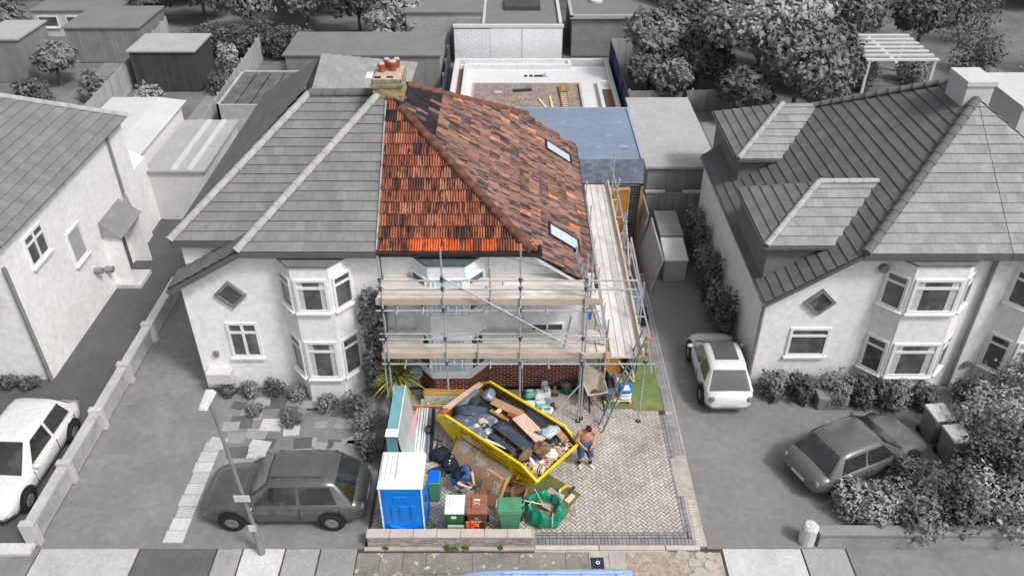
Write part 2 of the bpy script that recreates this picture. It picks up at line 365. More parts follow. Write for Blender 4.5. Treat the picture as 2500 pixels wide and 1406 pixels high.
def obj(name, mb, m, parent=None, M=None, world=True, smooth=False, bevel=0.0, seg=1, sub=0, recalc=True, weld=False):
    me = mb if isinstance(mb, bpy.types.Mesh) else mb.mesh(name)
    if weld:
        bm = bmesh.new(); bm.from_mesh(me); bmesh.ops.remove_doubles(bm, verts=bm.verts, dist=1e-5); bm.to_mesh(me); bm.free()
    if recalc and not isinstance(mb, bpy.types.Mesh): fixn(me)
    if m and not me.materials: me.materials.append(MATS[m])
    if smooth:
        for p in me.polygons: p.use_smooth = True
    o = bpy.data.objects.new(name, me); link(o, parent, M, world)
    if bevel: b = o.modifiers.new('bevel', 'BEVEL'); b.width = bevel; b.segments = seg; b.limit_method = 'ANGLE'; b.angle_limit = R(40)
    if sub: b = o.modifiers.new('subsurf', 'SUBSURF'); b.levels = sub; b.render_levels = sub
    return o
def thing(name, label, cat, loc=(0, 0, 0), rz=0.0, group=None):
    o = bpy.data.objects.new(name, None); o.empty_display_size = 0.2
    link(o, None, Matrix.Translation(Vector(loc)) @ Matrix.Rotation(rz, 4, 'Z')); return tag(o, label, cat, group)
def single(name, mb, m, label, cat, group=None, **k):
    return tag(obj(name, mb, m, **k), label, cat, group)
def struct(name, mb, m, **k):
    o = obj(name, mb, m, **k); o['kind'] = 'structure'; return o
def TR(x, y, z, rz=0.0, rx=0.0, ry=0.0):
    return Matrix.Translation((x, y, z)) @ Matrix.Rotation(rz, 4, 'Z') @ Matrix.Rotation(rx, 4, 'X') @ Matrix.Rotation(ry, 4, 'Y')
def frame(O, U, V):
    U = Vector(U).normalized(); V = Vector(V); V = (V - U * V.dot(U)).normalized(); N = U.cross(V)
    M = Matrix.Identity(4)
    for i in range(3): M[i][0] = U[i]; M[i][1] = V[i]; M[i][2] = N[i]; M[i][3] = O[i]
    return M
def text_mesh(s, size, extrude=0.002, align='LEFT', name='lettering'):
    c = bpy.data.curves.new(name, 'FONT'); c.body = s; c.size = size; c.extrude = extrude; c.align_x = align
    o = bpy.data.objects.new(name, c); COL.objects.link(o)
    bpy.context.view_layer.update()
    me = bpy.data.meshes.new_from_object(o.evaluated_get(bpy.context.evaluated_depsgraph_get()))
    bpy.data.objects.remove(o); bpy.data.curves.remove(c); me.name = name; return me
def lettering(s, size, m, parent, M, name='lettering', align='LEFT'):
    me = text_mesh(s, size, align=align); me.materials.clear(); return obj(name, me, m, parent, M, recalc=False)

# roof and wall pieces ---------------------------------------------------------
def clip_poly2d(me_bm, poly):
    """clip a bmesh lying in plane coordinates to a convex counter-clockwise polygon"""
    n = len(poly)
    for k in range(n):
        a = Vector((poly[k][0], poly[k][1], 0)); b = Vector((poly[(k + 1) % n][0], poly[(k + 1) % n][1], 0)); d = b - a
        bmesh.ops.bisect_plane(me_bm, geom=me_bm.verts[:] + me_bm.edges[:] + me_bm.faces[:], plane_co=a, plane_no=Vector((d.y, -d.x, 0)), clear_outer=True, dist=1e-5)
def inside(poly, x, y, e=1e-6):
    n = len(poly)
    for k in range(n):
        a = poly[k]; b = poly[(k + 1) % n]
        if (b[0] - a[0]) * (y - a[1]) - (b[1] - a[1]) * (x - a[0]) < -e: return False
    return True
def ccw(poly):
    A = sum(poly[k][0] * poly[(k + 1) % len(poly)][1] - poly[(k + 1) % len(poly)][0] * poly[k][1] for k in range(len(poly)))
    return poly if A > 0 else poly[::-1]
def tile_geo(tw, ln, ribs, h, th, tilt, per=4, gap=0.004):
    n = max(1, ribs * per); v = []; f = []
    for k in range(n + 1):
        t = k / n; x = gap / 2 + t * (tw - gap); z = h * min(1.0, max(0.0, abs(math.sin(PI * ribs * t)) * 1.4 - 0.38)) ** 0.7 if ribs else 0
        v += [(x, 0, -0.01), (x, 0, z + th + tilt), (x, ln, z + th * 0.4)]
    for k in range(n):
        a = 3 * k; b = a + 3; f += [(a, b, b + 1, a + 1), (a + 1, b + 1, b + 2, a + 2)]
    return v, f
def to2d(M, p): q = M.inverted() @ Vector(p); return (q.x, q.y)
def bbox2(poly): return min(p[0] for p in poly), max(p[0] for p in poly), min(p[1] for p in poly), max(p[1] for p in poly)
def tiled_plane(parent, pts, U, m_tile, tw, gauge, ribs=0, h=0.02, th=0.016, tilt=0.03, name='tile', off=0.5, mats=None, shade=None):
    """whole roof plane as one joined set of real tiles (for roofs past the limit)"""
    O = Vector(pts[0]); N = (Vector(pts[1]) - O).cross(Vector(pts[2]) - O)
    for k in range(3, len(pts)):
        if N.length < 1e-3: N = (Vector(pts[1]) - O).cross(Vector(pts[k]) - O)
    if N.z < 0: N = -N
    U = Vector(U); Vd = N.cross(U); 
    if Vd.z < 0: U = -U; Vd = N.cross(U)
    M = frame(O, U, Vd); poly = ccw([to2d(M, p) for p in pts]); x0, x1, y0, y1 = bbox2(poly)
    tv, tf = tile_geo(tw, gauge + 0.05, ribs, h, th, tilt, 4 if ribs else 1)
    rt = random.Random(int(abs(O.x * 31 + O.y * 17) * 10)); bm = bmesh.new(); lay = bm.faces.layers.float_color.new('tint')
    for j in range(int(math.floor(y0 / gauge + 0.01)), int(y1 / gauge) + 1):
        for i in range(int(math.floor(x0 / tw)) - 1, int(x1 / tw) + 1):
            ox = (i + (off if j % 2 else 0)) * tw; oy = j * gauge
            if ox > x1 or ox + tw < x0: continue
            vv = [bm.verts.new((a + ox, b + oy, c)) for a, b, c in tv]; q = TINT.get(m_tile, 0.25) * rt.uniform(0.90, 1.10)
            for ff in tf: bm.faces.new([vv[k] for k in ff])[lay] = (q, q, q, 1)
    me = bpy.data.meshes.new(name); clip_poly2d(bm, poly); bm.to_mesh(me); bm.free()
    o = obj(name, me, m_tile, parent, M, recalc=False); o['kind'] = 'stuff'; return o
BRICKS = {}
def brick_mesh(w, h, d, m):
    k = (round(w, 4), round(h, 4), round(d, 4), m)
    if k not in BRICKS:
        b = MB(); c = min(0.006, d * 0.4)
        b.v = [(0, 0, 0), (w, 0, 0), (w, h, 0), (0, h, 0), (c, c, d), (w - c, c, d), (w - c, h - c, d), (c, h - c, d)]
        b.f = [(4, 5, 6, 7), (0, 1, 5, 4), (1, 2, 6, 5), (2, 3, 7, 6), (3, 0, 4, 7)]
        me = b.mesh('brick'); me.materials.append(MATS[m]); BRICKS[k] = me
    return BRICKS[k]
def brick_face(parent, O, U, W, H, m, bw=0.215, bh=0.065, j=0.012, d=0.012, up=(0, 0, 1), name='brick', joined=False, skip=None):
    """bricks standing proud on a wall face that starts at O and runs W along U and H up"""
    M = frame(O, U, up); rows = int(H / (bh + j)); mb = MB()
    for r in range(rows):
        x = -(bw + j) * (0.5 if r % 2 else 0.0)
        while x < W:
            a = max(x, 0); b = min(x + bw, W)
            if b - a > 0.03 and not (skip and skip((a + b) / 2, r * (bh + j))):
                if joined:
                    bmv = brick_mesh(b - a, bh, d, m); i0 = len(mb.v)
                    mb.v += [(q.co.x + a, q.co.y + r * (bh + j), q.co.z) for q in bmv.vertices]; mb.f += [tuple(i0 + k for k in p.vertices) for p in bmv.polygons]
                else:
                    obj(name, brick_mesh(b - a, bh, d, m), m, parent, M @ Matrix.Translation((a, r * (bh + j) + j / 2, 0)), recalc=False)
            x += bw + j
    if joined:
        o = obj(name, mb, m, parent, M, recalc=False); o['kind'] = 'stuff'
def hip_caps(parent, p, q, m, r=0.13, step=0.42, name='hip_tile', lift=0.05):
    """overlapping half-round tiles from p (low) to q (high)"""
    p = Vector(p); q = Vector(q); d = (q - p); n = max(1, int(d.length / step)); st = d.length / n; d.normalize()
    s = d.cross(Vector((0, 0, 1))).normalized(); u = s.cross(d)
    M0 = Matrix.Identity(4)
    for i in range(3): M0[i][0] = s[i]; M0[i][1] = d[i]; M0[i][2] = u[i]
    b = MB(); P = []
    for yy, rr in ((0, r * 1.06), (0.06, r * 1.06), (0.061, r), (st + 0.04, r * 0.93)):
        P.append([(rr * math.cos(t), yy, rr * math.sin(t) * 0.9) for t in [R(-15) + R(210) * k / 8 for k in range(9)]])
    b.grid(P); b.poly([P[0][k] for k in range(9)])
    me = b.mesh(name); me.materials.append(MATS[m]); 
    for pl in me.polygons: pl.use_smooth = len(pl.vertices) == 4
    for k in range(n):
        c = p + d * (st * k) + u * (-0.02) + Vector((0, 0, lift * 0.3)); M = M0.copy(); M.translation = c
        obj(name, me, m, parent, M, recalc=False)
def window(parent, c, U, w, h, fm='upvc', gm='glass', mull=(0.5,), trans=(), proud=0.05, fr=0.055, up=(0, 0, 1), sill=True, name='window', curtain=None):
    """a frame with bars proud of the wall, a glass pane in each opening, a sill; c = middle of the opening on the wall face"""
    M = frame(c, U, up); f = MB(); x0, x1, y0, y1 = -w / 2, w / 2, -h / 2, h / 2
    for a in ((x0, x1, y0, y0 + fr), (x0, x1, y1 - fr, y1), (x0, x0 + fr, y0 + fr, y1 - fr), (x1 - fr, x1, y0 + fr, y1 - fr)): f.box(a[0], a[1], a[2], a[3], -0.02, proud)
    xs = [x0 + fr] + [x0 + w * q for q in mull] + [x1 - fr]; ys = [y0 + fr] + [y0 + h * q for q in trans] + [y1 - fr]
    for q in xs[1:-1]: f.box(q - fr / 2, q + fr / 2, y0 + fr, y1 - fr, -0.02, proud - 0.004)
    for q in ys[1:-1]: f.box(x0 + fr, x1 - fr, q - fr / 2, q + fr / 2, -0.02, proud - 0.008)
    wo = obj(name, f, fm, parent, M)
    for a, b in zip(xs[:-1], xs[1:]):
        for k, d in zip(ys[:-1], ys[1:]):
            obj('pane', MB().box(a, b, k, d, 0.0, 0.012), gm, wo, M)
    if curtain:
        for a in ((x0 + fr, x0 + fr + 0.16 * w), (x1 - fr - 0.16 * w, x1 - fr)): obj('curtain', MB().box(a[0], a[1], y0 + fr, y1 - fr, 0.012, 0.016), curtain, wo, M)
    if sill: obj('sill', MB().box(x0 - 0.05, x1 + 0.05, y0 - 0.06, y0 - 0.004, -0.02, proud + 0.07), fm, wo, M)
    return wo
def leafcloud(mb, c, r, n, size, seed, amp=0.35, fr=1.3, hollow=0.45, floor=None, droop=0.0):
    rnd = random.Random(seed); c = Vector(c); o = Vector((seed * 1.7, seed * 0.9, seed * 2.3))
    for _ in range(n):
        z = rnd.uniform(-1, 1); t = rnd.uniform(0, 2 * PI); q = math.sqrt(1 - z * z); d = Vector((q * math.cos(t), q * math.sin(t), z))
        k = (hollow + (1 - hollow) * rnd.random() ** 0.6) * (1 + amp * noise.noise(d * fr + o) + amp * 0.7 * noise.noise(d * fr * 2.7 + o))
        p = c + Vector((d.x * r[0], d.y * r[1], d.z * r[2])) * k
        if noise.noise(p * (1.4 / max(0.4, max(r))) * 2 + o) < -0.32: continue
        if floor is not None and p.z < floor: p.z = floor + rnd.random() * 0.15
        nn = (d + Vector((rnd.uniform(-1, 1), rnd.uniform(-1, 1), rnd.uniform(-0.4, 1.2))) * 0.9).normalized()
        a = nn.orthogonal().normalized(); a.rotate(Matrix.Rotation(rnd.uniform(0, 2 * PI), 3, nn)); b = nn.cross(a)
        s = size * rnd.choice((0.5, 0.75, 1.0, 1.0, 1.35, 1.8)); i = len(mb.v)
        mb.v += [tuple(p - a * s), tuple(p + b * s * 0.55 - nn * s * 0.1), tuple(p + a * s), tuple(p - b * s * 0.55 - nn * s * 0.1)]; mb.f.append((i, i + 1, i + 2, i + 3))
    return mb
def tree(name, label, loc, h, r, m, seed, cat='tree', n=2600, size=0.16, lobes=5, group=None, trunk=0.14, low=0.35):
    rnd = random.Random(seed); t = thing(name, label, cat, loc, group=group); x, y, z = loc; n = int(n * 1.9); size *= 0.68
    tr = MB(); fork = Vector((x, y, z + h * low * 0.9)); tr.tube((x, y, z - 0.05), fork, trunk, 7, trunk * 0.7)
    cr = MB(); cs = []
    for k in range(lobes):
        a = 2 * PI * k / lobes + rnd.random(); rr = r * rnd.uniform(0.3, 0.62)
        cc = Vector((x + rr * math.cos(a), y + rr * math.sin(a), z + h * rnd.uniform(low + 0.12, 0.74))); cs.append(cc)
    cs.append(Vector((x, y, z + h * 0.76)))
    for k, cc in enumerate(cs):
        tr.tube(fork, cc, trunk * 0.45, 5, trunk * 0.15)
        q = r * rnd.uniform(0.48, 0.66)
        leafcloud(cr, cc, (q, q, min(q, h * 0.26) * 0.95), n // len(cs), size, seed * 13 + k)
    obj('trunk', tr, 'n_bark', t, recalc=False); obj('crown', cr, m, t, recalc=False); return t
def bush(name, label, loc, r, m, seed, n=900, size=0.09, cat='shrub', group=None, lobes=3):
    rnd = random.Random(seed); t = thing(name, label, cat, loc, group=group); x, y, z = loc; cr = MB(); st = MB(); n = int(n * 2.2); size *= 0.62
    for k in range(lobes):
        a = 2 * PI * k / lobes + rnd.random(); q = 0.0 if lobes == 1 else 0.45
        cc = (x + r[0] * q * math.cos(a), y + r[1] * q * math.sin(a), z + r[2] * rnd.uniform(0.85, 1.1))
        st.tube((x, y, z - 0.03), cc, 0.03, 5, 0.012)
        leafcloud(cr, cc, (r[0] * 0.66, r[1] * 0.66, r[2]), n // lobes, size, seed * 17 + k, floor=z + 0.02)
    obj('stems', st, 'n_bark', t, recalc=False); obj('foliage', cr, m, t, recalc=False); return t
# ------------------------------------------------------------------ ground
rng = random.Random(7)
struct('ground', MB().quad((-150, -40, -0.06), (150, -40, -0.06), (150, 220, -0.06), (-150, 220, -0.06)), 'n_ground')
struct('road', MB().quad((-150, -20, -0.10 + 0.045), (150, -20, -0.055), (150, 11.9, -0.055), (-150, 11.9, -0.055)), 'n_tarmac_mid')
struct('pavement', MB().box(-150, 150, 12.05, 14.1, -0.055, 0.0), 'paver_joint')
kb = struct('kerb', MB().box(-150, 150, 11.9, 12.05, -0.055, 0.02), 'concrete', bevel=0.015)
def slab(name, pts, z0, z1, m, parent=None, **k):
    return obj(name, MB().prism([(p[0], p[1], z0) for p in ccw(list(pts))], (0, 0, z1 - z0)), m, parent, **k)
PAV = bpy.data.objects['pavement']
def flags(x0, x1, w, ys, m, gap=0.012, z=0.03, jit=0.1, par=None, name='flagstone'):
    for r, (ya, yb) in enumerate(ys):
        x = x0 - (0.31 if r % 2 else 0)
        while x < x1 - 0.05:
            ww = w * (2 if rng.random() < jit else 1); a = max(x, x0); b = min(x + ww, x1)
            if b - a > 0.08:
                o = obj(name, MB().box(a + gap / 2, b - gap / 2, ya + gap / 2, yb - gap / 2, -0.02, z + rng.uniform(-0.004, 0.004)), m, par or PAV)
            x += ww
flags(-4.15, 2.05, 0.62, ((13.30, 13.95), (12.64, 13.30)), 'flagstone')
obj('pale_slab', MB().box(2.60, 3.05, 13.42, 13.98, -0.02, 0.034), 'concrete', PAV)
cv = obj('access_cover', MB().box(2.10, 2.42, 13.45, 13.80, -0.02, 0.034), 'cover_blue', PAV)
obj('slab_border', MB().box(2.06, 2.09, 13.3, 13.95, -0.02, 0.03).box(2.09, 2.59, 13.81, 13.98, -0.02, 0.03).box(2.45, 2.59, 13.3, 13.80, -0.02, 0.03), 'concrete', PAV)
b = MB()
for k in range(5): b.box(2.13 + 0.055 * k, 2.16 + 0.055 * k, 13.49, 13.76, 0.033, 0.039)
obj('cover_mark', MB().lathe([(0.03, 0.036), (0.055, 0.036), (0.055, 0.040), (0.03, 0.040), (0.03, 0.036)], (2.29, 13.64, 0), 10), 'paint_white', cv)
# dug-up gravel patch and broken concrete in front of the open drive
struct('gravel_patch', MB().box(3.06, 5.05, 12.3, 13.98, -0.02, 0.022), 'gravelly')
b = MB(); rs = random.Random(21)
for k in range(2600):
    x = rs.uniform(2.95, 5.0); y = rs.uniform(12.9, 13.98); s = rs.uniform(0.006, 0.02); b.blob((x, y, 0.022), (s, s * rs.uniform(0.6, 1), s * 0.7), k, 0.3, 1.5, 5, 3)
st = obj('loose_gravel', b, 'gravelly', bpy.data.objects['gravel_patch'], recalc=False); st['kind'] = 'stuff'
cc = struct('broken_concrete', MB().box(4.3, 5.62, 12.6, 13.97, -0.02, 0.018), 'gravelly')
rs = random.Random(5)
for x, y, r in ((4.55, 13.85, .22), (4.85, 13.62, .2), (5.06, 13.86, .17), (4.98, 13.35, .22), (5.25, 13.55, .19), (5.36, 13.84, .17), (5.16, 13.2, .18), (4.78, 13.2, .18), (5.4, 13.25, .16)):
    pts = [(x + r * rs.uniform(0.75, 1.1) * math.cos(t), y + r * 0.8 * rs.uniform(0.75, 1.1) * math.sin(t)) for t in [2 * PI * k / 7 for k in range(7)]]
    slab('concrete_piece', pts, 0.0, 0.04 + rs.uniform(0, 0.008), 'concrete', cc)
# kerb line between pavement and plot
for x0, x1 in ((0.62, 2.35), (2.36, 4.15), (4.16, 5.1)):
    obj('edging_stone', MB().box(x0, x1 - 0.012, 14.03, 14.16, -0.03, 0.085), 'coping', kb, bevel=0.01)
flags(0.6, 4.2, 0.9, ((13.96, 14.03),), 'concrete', name='edge_slab')
# the block-paved drive
DR = struct('driveway', MB().box(-3.95, 4.95, 14.165, 20.61, -0.05, 0.03), 'paver_joint')
PCOL = [L(*c) for c in ((182, 175, 170), (186, 179, 174), (178, 172, 168), (189, 183, 177), (174, 168, 164), (183, 178, 175), (179, 170, 163))]
mat('paver_one', g(0.3), 0.95, 0.10, 1.2, 0.3, 60, objcol=True, stain_or_glint=[(L(216, 212, 208), 0.8, 0.56, 0.16, 0.65), (L(108, 98, 92), 0.7, 0.56, 0.12, 0.45)])
mat('paver_set', g(0.3), 0.95, 0.10, 1.2, 0.3, 60, attr='tint', stain_or_glint=[(L(216, 212, 208), 0.8, 0.56, 0.16, 0.65), (L(108, 98, 92), 0.7, 0.56, 0.12, 0.45)])
def box_geo(a, b, z0, z1, c=0.004):
    (x0, y0), (x1, y1) = a, b
    v = [(x0, y0, z0), (x1, y0, z0), (x1, y1, z0), (x0, y1, z0), (x0 + c, y0 + c, z1), (x1 - c, y0 + c, z1), (x1 - c, y1 - c, z1), (x0 + c, y1 - c, z1)]
    return v, [(4, 5, 6, 7), (0, 1, 5, 4), (1, 2, 6, 5), (2, 3, 7, 6), (3, 0, 4, 7)]
pm = bpy.data.meshes.new('paver'); v, f = box_geo((0.005, 0.005), (0.195, 0.095), -0.02, 0.014); pm.from_pydata(v, [], f); pm.materials.append(MATS['paver_one'])
X0, X1, Y0, Y1 = -3.9, 4.74, 14.62, 20.45
dpoly = [(X0, Y0), (X1, Y0), (X1, Y1), (X0, Y1)]
blocks = []
ca = math.cos(R(45)); c0 = Vector((0.4, 17.5))
for i in range(-70, 71):
    for j in range(-70, 71):
        q = (i - j) % 4
        if q not in (0, 3): continue
        lx, ly = i * 0.1, j * 0.1; ang = 45 if q == 0 else 135
        if q == 0: ox, oy = lx, ly
        else: ox, oy = lx + 0.1, ly          # turned a quarter about its corner
        wx = c0.x + (ox - oy) * ca; wy = c0.y + (ox + oy) * ca
        a = R(ang); ctr = Vector((wx, wy)) + Vector((math.cos(a), math.sin(a))) * 0.1 + Vector((-math.sin(a), math.cos(a))) * 0.05
        if X0 - 0.12 < ctr.x < X1 + 0.12 and Y0 - 0.12 < ctr.y < Y1 + 0.12: blocks.append((wx, wy, a, ctr))
blocks.sort(key=lambda b: b[3].y + (6 if b[3].x < 1.35 else 0))
bm = bmesh.new(); lay = bm.faces.layers.float_color.new('tint'); npav = 0
for wx, wy, a, ctr in blocks:
    cs = [Vector((wx, wy)), Vector((wx, wy)) + Vector((math.cos(a), math.sin(a))) * 0.2, Vector((wx, wy)) + Vector((-math.sin(a), math.cos(a))) * 0.1]
    cs.append(cs[1] + cs[2] - cs[0]); full = all(inside(dpoly, c.x, c.y) for c in cs); col = rng.choice(PCOL); k = rng.uniform(0.95, 1.05)
    col = tuple(x * k for x in col)
    if full and npav < 280:
        o = obj('paver', pm, None, DR, TR(wx, wy, 0.03 + rng.uniform(-0.002, 0.003), a), recalc=False); o.color = (*col, 1); npav += 1
    else:
        M = TR(wx, wy, 0.03 + rng.uniform(-0.002, 0.003), a); vv = [bm.verts.new(M @ Vector(p)) for p in v]
        for ff in f: bm.faces.new([vv[q] for q in ff])[lay] = (*col, 1)
clip_poly2d(bm, dpoly); me = bpy.data.meshes.new('pavers'); bm.to_mesh(me); bm.free(); me.materials.append(MATS['paver_set'])
o = obj('pavers', me, None, DR, recalc=False); o['kind'] = 'stuff'
def course(x0, x1, y0, y1, along, ln, wd, m='paver_dark', base=0.03, par=None, name='border_paver'):
    me = bpy.data.meshes.new(name); vv, ff = box_geo((0.004, 0.004), ((ln if along == 'x' else wd) - 0.004, (wd if along == 'x' else ln) - 0.004), -0.02, 0.012); me.from_pydata(vv, [], ff); me.materials.append(MATS[m])
    p = x0 if along == 'x' else y0; e = (x1 if along == 'x' else y1) - ln + 0.001
    while p <= e:
        obj(name, me, None, par or DR, TR(p if along == 'x' else x0, y0 if along == 'x' else p, base + rng.uniform(-0.002, 0.002)), recalc=False); p += ln
course(0.62, 4.85, 14.52, 0, 'x', 0.2, 0.1)
course(0.62, 4.95, 14.42, 0, 'x', 0.2, 0.1)
course(0.62, 5.1, 14.17, 0, 'x', 0.1, 0.24)
course(4.745, 0, 14.63, 19.3, 'y', 0.2, 0.1)
course(4.85, 0, 14.45, 19.4, 'y', 0.2, 0.1)
struct('passage', MB().box(2.45, 4.98, 20.62, 30.3, -0.05, 0.02), 'concrete')
EP = struct('passage_edge', MB().box(4.955, 5.3, 17.4, 27.4, -0.05, 0.034), 'concrete')
course(4.96, 0, 19.4, 27.3, 'y', 0.1, 0.2, par=EP); course(4.96, 0, 17.45, 19.35, 'y', 0.2, 0.2, par=EP)
course(5.17, 0, 17.5, 27.3, 'y', 0.2, 0.1, par=EP)
VG = struct('drive_verge', MB().box(4.955, 5.3, 14.17, 17.398, -0.05, 0.02), 'concrete')
rs = random.Random(41)
for k in range(16):
    y = 14.3 + 0.095 * k; w_ = rs.uniform(0.06, 0.085); pts = [(5.10 + 0.09 * rs.uniform(0.8, 1.1) * math.cos(t), y + w_ * 0.55 * rs.uniform(0.8, 1.1) * math.sin(t)) for t in [2 * PI * q / 8 for q in range(8)]]
    slab('cobble', pts, 0.0, 0.035 + rs.uniform(0, 0.008), 'coping', VG)
obj('cement_strip', MB().box(4.80, 5.12, 15.9, 17.35, 0.0, 0.045), 'concrete', DR)
obj('drain_cover', MB().box(4.97, 5.15, 21.3, 21.5, 0.03, 0.048), 'alu_dark', EP)
single('artificial_turf', MB().prism([(3.02, 19.52, 0.046), (3.95, 19.52, 0.046), (3.95, 19.42, 0.046), (4.92, 19.42, 0.046), (4.92, 22.9, 0.046), (3.02, 22.9, 0.046)], (0, 0, 0.02)), 'turf', 'worn green artificial turf laid under the ladder scaffold', 'turf')
single('green_carpet', MB().prism([(-0.35, 17.9, 0.046), (1.05, 16.75, 0.046), (2.0, 15.95, 0.046), (1.45, 15.25, 0.046), (0.1, 16.2, 0.046), (-1.35, 17.1, 0.046)], (0, 0, 0.012)), 'carpet', 'strip of dirty green carpet lying under the yellow skip', 'carpet')

# ------------------------------------------------------------------ the house under work
PX, HX, EX, YF, YB, ZE, PT = -3.97, 0.55, 2.50, 20.25, 30.25, 5.60, 0.68
ZS = ZE - PT * (EX - HX)
house = thing('semi_detached_house', 'white rendered house with orange tiled hipped roof behind the scaffolding', 'house', (-0.7, 25, 0))
wall = obj('wall', MB().prism([(PX + 0.02, 20.6, 0.0), (EX - 0.12, 20.6, 0.0), (EX - 0.12, 20.6, ZS - 0.02), (HX, 20.6, ZE - 0.06), (PX + 0.02, 20.6, ZE - 0.06)], (0, 9.3, 0)), 'render_white', house)
roof = obj('roof', MB().poly([(PX, YF, ZE), (HX, YF, ZE), (PX, YF + HX - PX, ZE + PT * (HX - PX))])
           .poly([(HX, YF, ZE), (EX, YF, ZS), (EX, YB, ZS), (HX, YB, ZE), (PX, YB - (HX - PX), ZE + PT * (HX - PX)), (PX, YF + HX - PX, ZE + PT * (HX - PX))])
           .poly([(HX, YB, ZE), (PX, YB, ZE), (PX, YB - (HX - PX), ZE + PT * (HX - PX))]), 'underlay', house, recalc=False)
FR_COL = [L(*c) for c in ((172, 108, 84), (158, 99, 79), (144, 92, 76), (180, 117, 92), (128, 86, 74), (162, 103, 83), (100, 74, 70), (178, 126, 106))]
SD_COL = [L(*c) for c in ((160, 127, 114), (149, 117, 107), (136, 109, 101), (166, 125, 109), (124, 102, 96), (153, 118, 106), (108, 92, 90))]
NEW_COL = [L(*c) for c in ((226, 108, 58), (216, 112, 66), (228, 122, 76))]
SALM = [L(*c) for c in ((208, 138, 108), (214, 148, 114), (200, 126, 100))]
DARK = [L(*c) for c in ((58, 56, 62), (66, 62, 66), (52, 50, 56))]
TW, TG = 0.235, 0.40
tv, tf = tile_geo(TW, TG + 0.05, 3, 0.068, 0.014, 0.045, 8)
tme = bpy.data.meshes.new('roof_tile'); tme.from_pydata(tv, [], tf); tme.materials.append(MATS['tile'])
def main_tiles(pts, U, Vd, budget, colfn, order, parent, prefer_ind=True):
    M = frame(pts[0], U, Vd); poly = ccw([to2d(M, p) for p in pts]); x0, x1, y0, y1 = bbox2(poly)
    cells = []
    for j in range(0, int(y1 / TG) + 1):
        for i in range(int(math.floor(x0 / TW)) - 1, int(x1 / TW) + 1):
            ox = (i + 0.5 * (j % 2)) * TW; oy = j * TG
            cor = [(ox, oy), (ox + TW, oy), (ox + TW, oy + TG), (ox, oy + TG)]
            ins = [inside(poly, *c) for c in cor]
            if all(ins): cells.append((0, i, j, ox, oy))
            elif any(ins) or inside(poly, ox + TW / 2, oy + TG / 2): cells.append((1, i, j, ox, oy))
    cells.sort(key=lambda c: order(M @ Vector((c[3], c[4], 0))))
    bm = bmesh.new(); lay = bm.faces.layers.float_color.new('tint'); used = 0
    for cl, i, j, ox, oy in cells:
        wp = M @ Vector((ox + TW / 2, oy + TG / 2, 0)); col = colfn(i, j, wp)
        jit = Matrix.Translation((ox, oy, rng.uniform(0, 0.006))) @ Matrix.Rotation(rng.uniform(-0.01, 0.01), 4, 'Z')
        if used < budget and cl == 0:
            o = obj('roof_tile', tme, None, parent, M @ jit, recalc=False); o.color = (*col, 1); used += 1
        elif used < budget:
            b1 = bmesh.new(); vv = [b1.verts.new(jit @ Vector(p)) for p in tv]
            for ff in tf: b1.faces.new([vv[q] for q in ff])
            clip_poly2d(b1, poly)
            if len(b1.faces):
                m1 = bpy.data.meshes.new('roof_tile'); b1.to_mesh(m1); m1.transform(jit.inverted()); m1.materials.append(MATS['tile'])
                o = obj('roof_tile', m1, None, parent, M @ jit, recalc=False); o.color = (*col, 1); used += 1
            b1.free()
        else:
            vv = [bm.verts.new(jit @ Vector(p)) for p in tv]
            for ff in tf: bm.faces.new([vv[q] for q in ff])[lay] = (*col, 1)
    if len(bm.faces):
        clip_poly2d(bm, poly); m2 = bpy.data.meshes.new('roof_tiles'); bm.to_mesh(m2); m2.materials.append(MATS['tile_far'])
        o = obj('roof_tiles', m2, None, parent, M, recalc=False); o['kind'] = 'stuff'
    bm.free(); return used
def fcol(i, j, w):
    if j == 0 and (-3.0 < w.x < -1.55 or -1.32 < w.x < -1.05 or -0.85 < w.x < -0.55): c = rng.choice(NEW_COL)
    elif w.y > 24.0 and rng.random() < 0.5: c = rng.choice(DARK)
    else: c = rng.choice(FR_COL)
    k = rng.uniform(0.85, 1.12); return tuple(x * k for x in c)
def scol(i, j, w):
    if w.x < -2.5 and rng.random() < 0.85: c = rng.choice(DARK)
    elif rng.random() < 0.045: c = rng.choice(SALM)
    else: c = rng.choice(SD_COL)
    k = rng.uniform(0.85, 1.12); return tuple(x * k for x in c)
u1 = main_tiles([(PX, YF, ZE), (HX, YF, ZE), (PX, YF + HX - PX, ZE + PT * (HX - PX))], (1, 0, 0), (0, 1, PT), 200, fcol, lambda p: p.y, roof)
zt = ZE + PT * (HX - PX)
main_tiles([(EX, YF, ZS), (EX, YB, ZS), (HX, YB, ZE), (PX, YB - (HX - PX), zt), (PX, YF + HX - PX, zt), (HX, YF, ZE)], (0, 1, 0), (-1, 0, PT), max(0, 298 - u1), scol, lambda p: p.y + 0.5 * abs(p.x - 1), roof)
hip_caps(roof, (HX + 0.02, YF - 0.02, ZE + 0.06), (PX + 0.5, YF + HX - PX - 0.5, zt - 0.28), 'ridge_tile', 0.15, 0.42)
hip_caps(roof, (HX + 0.02, YB + 0.02, ZE + 0.06), (PX + 0.45, YB - (HX - PX) + 0.45, zt - 0.25), 'ridge_tile', 0.15, 0.42)
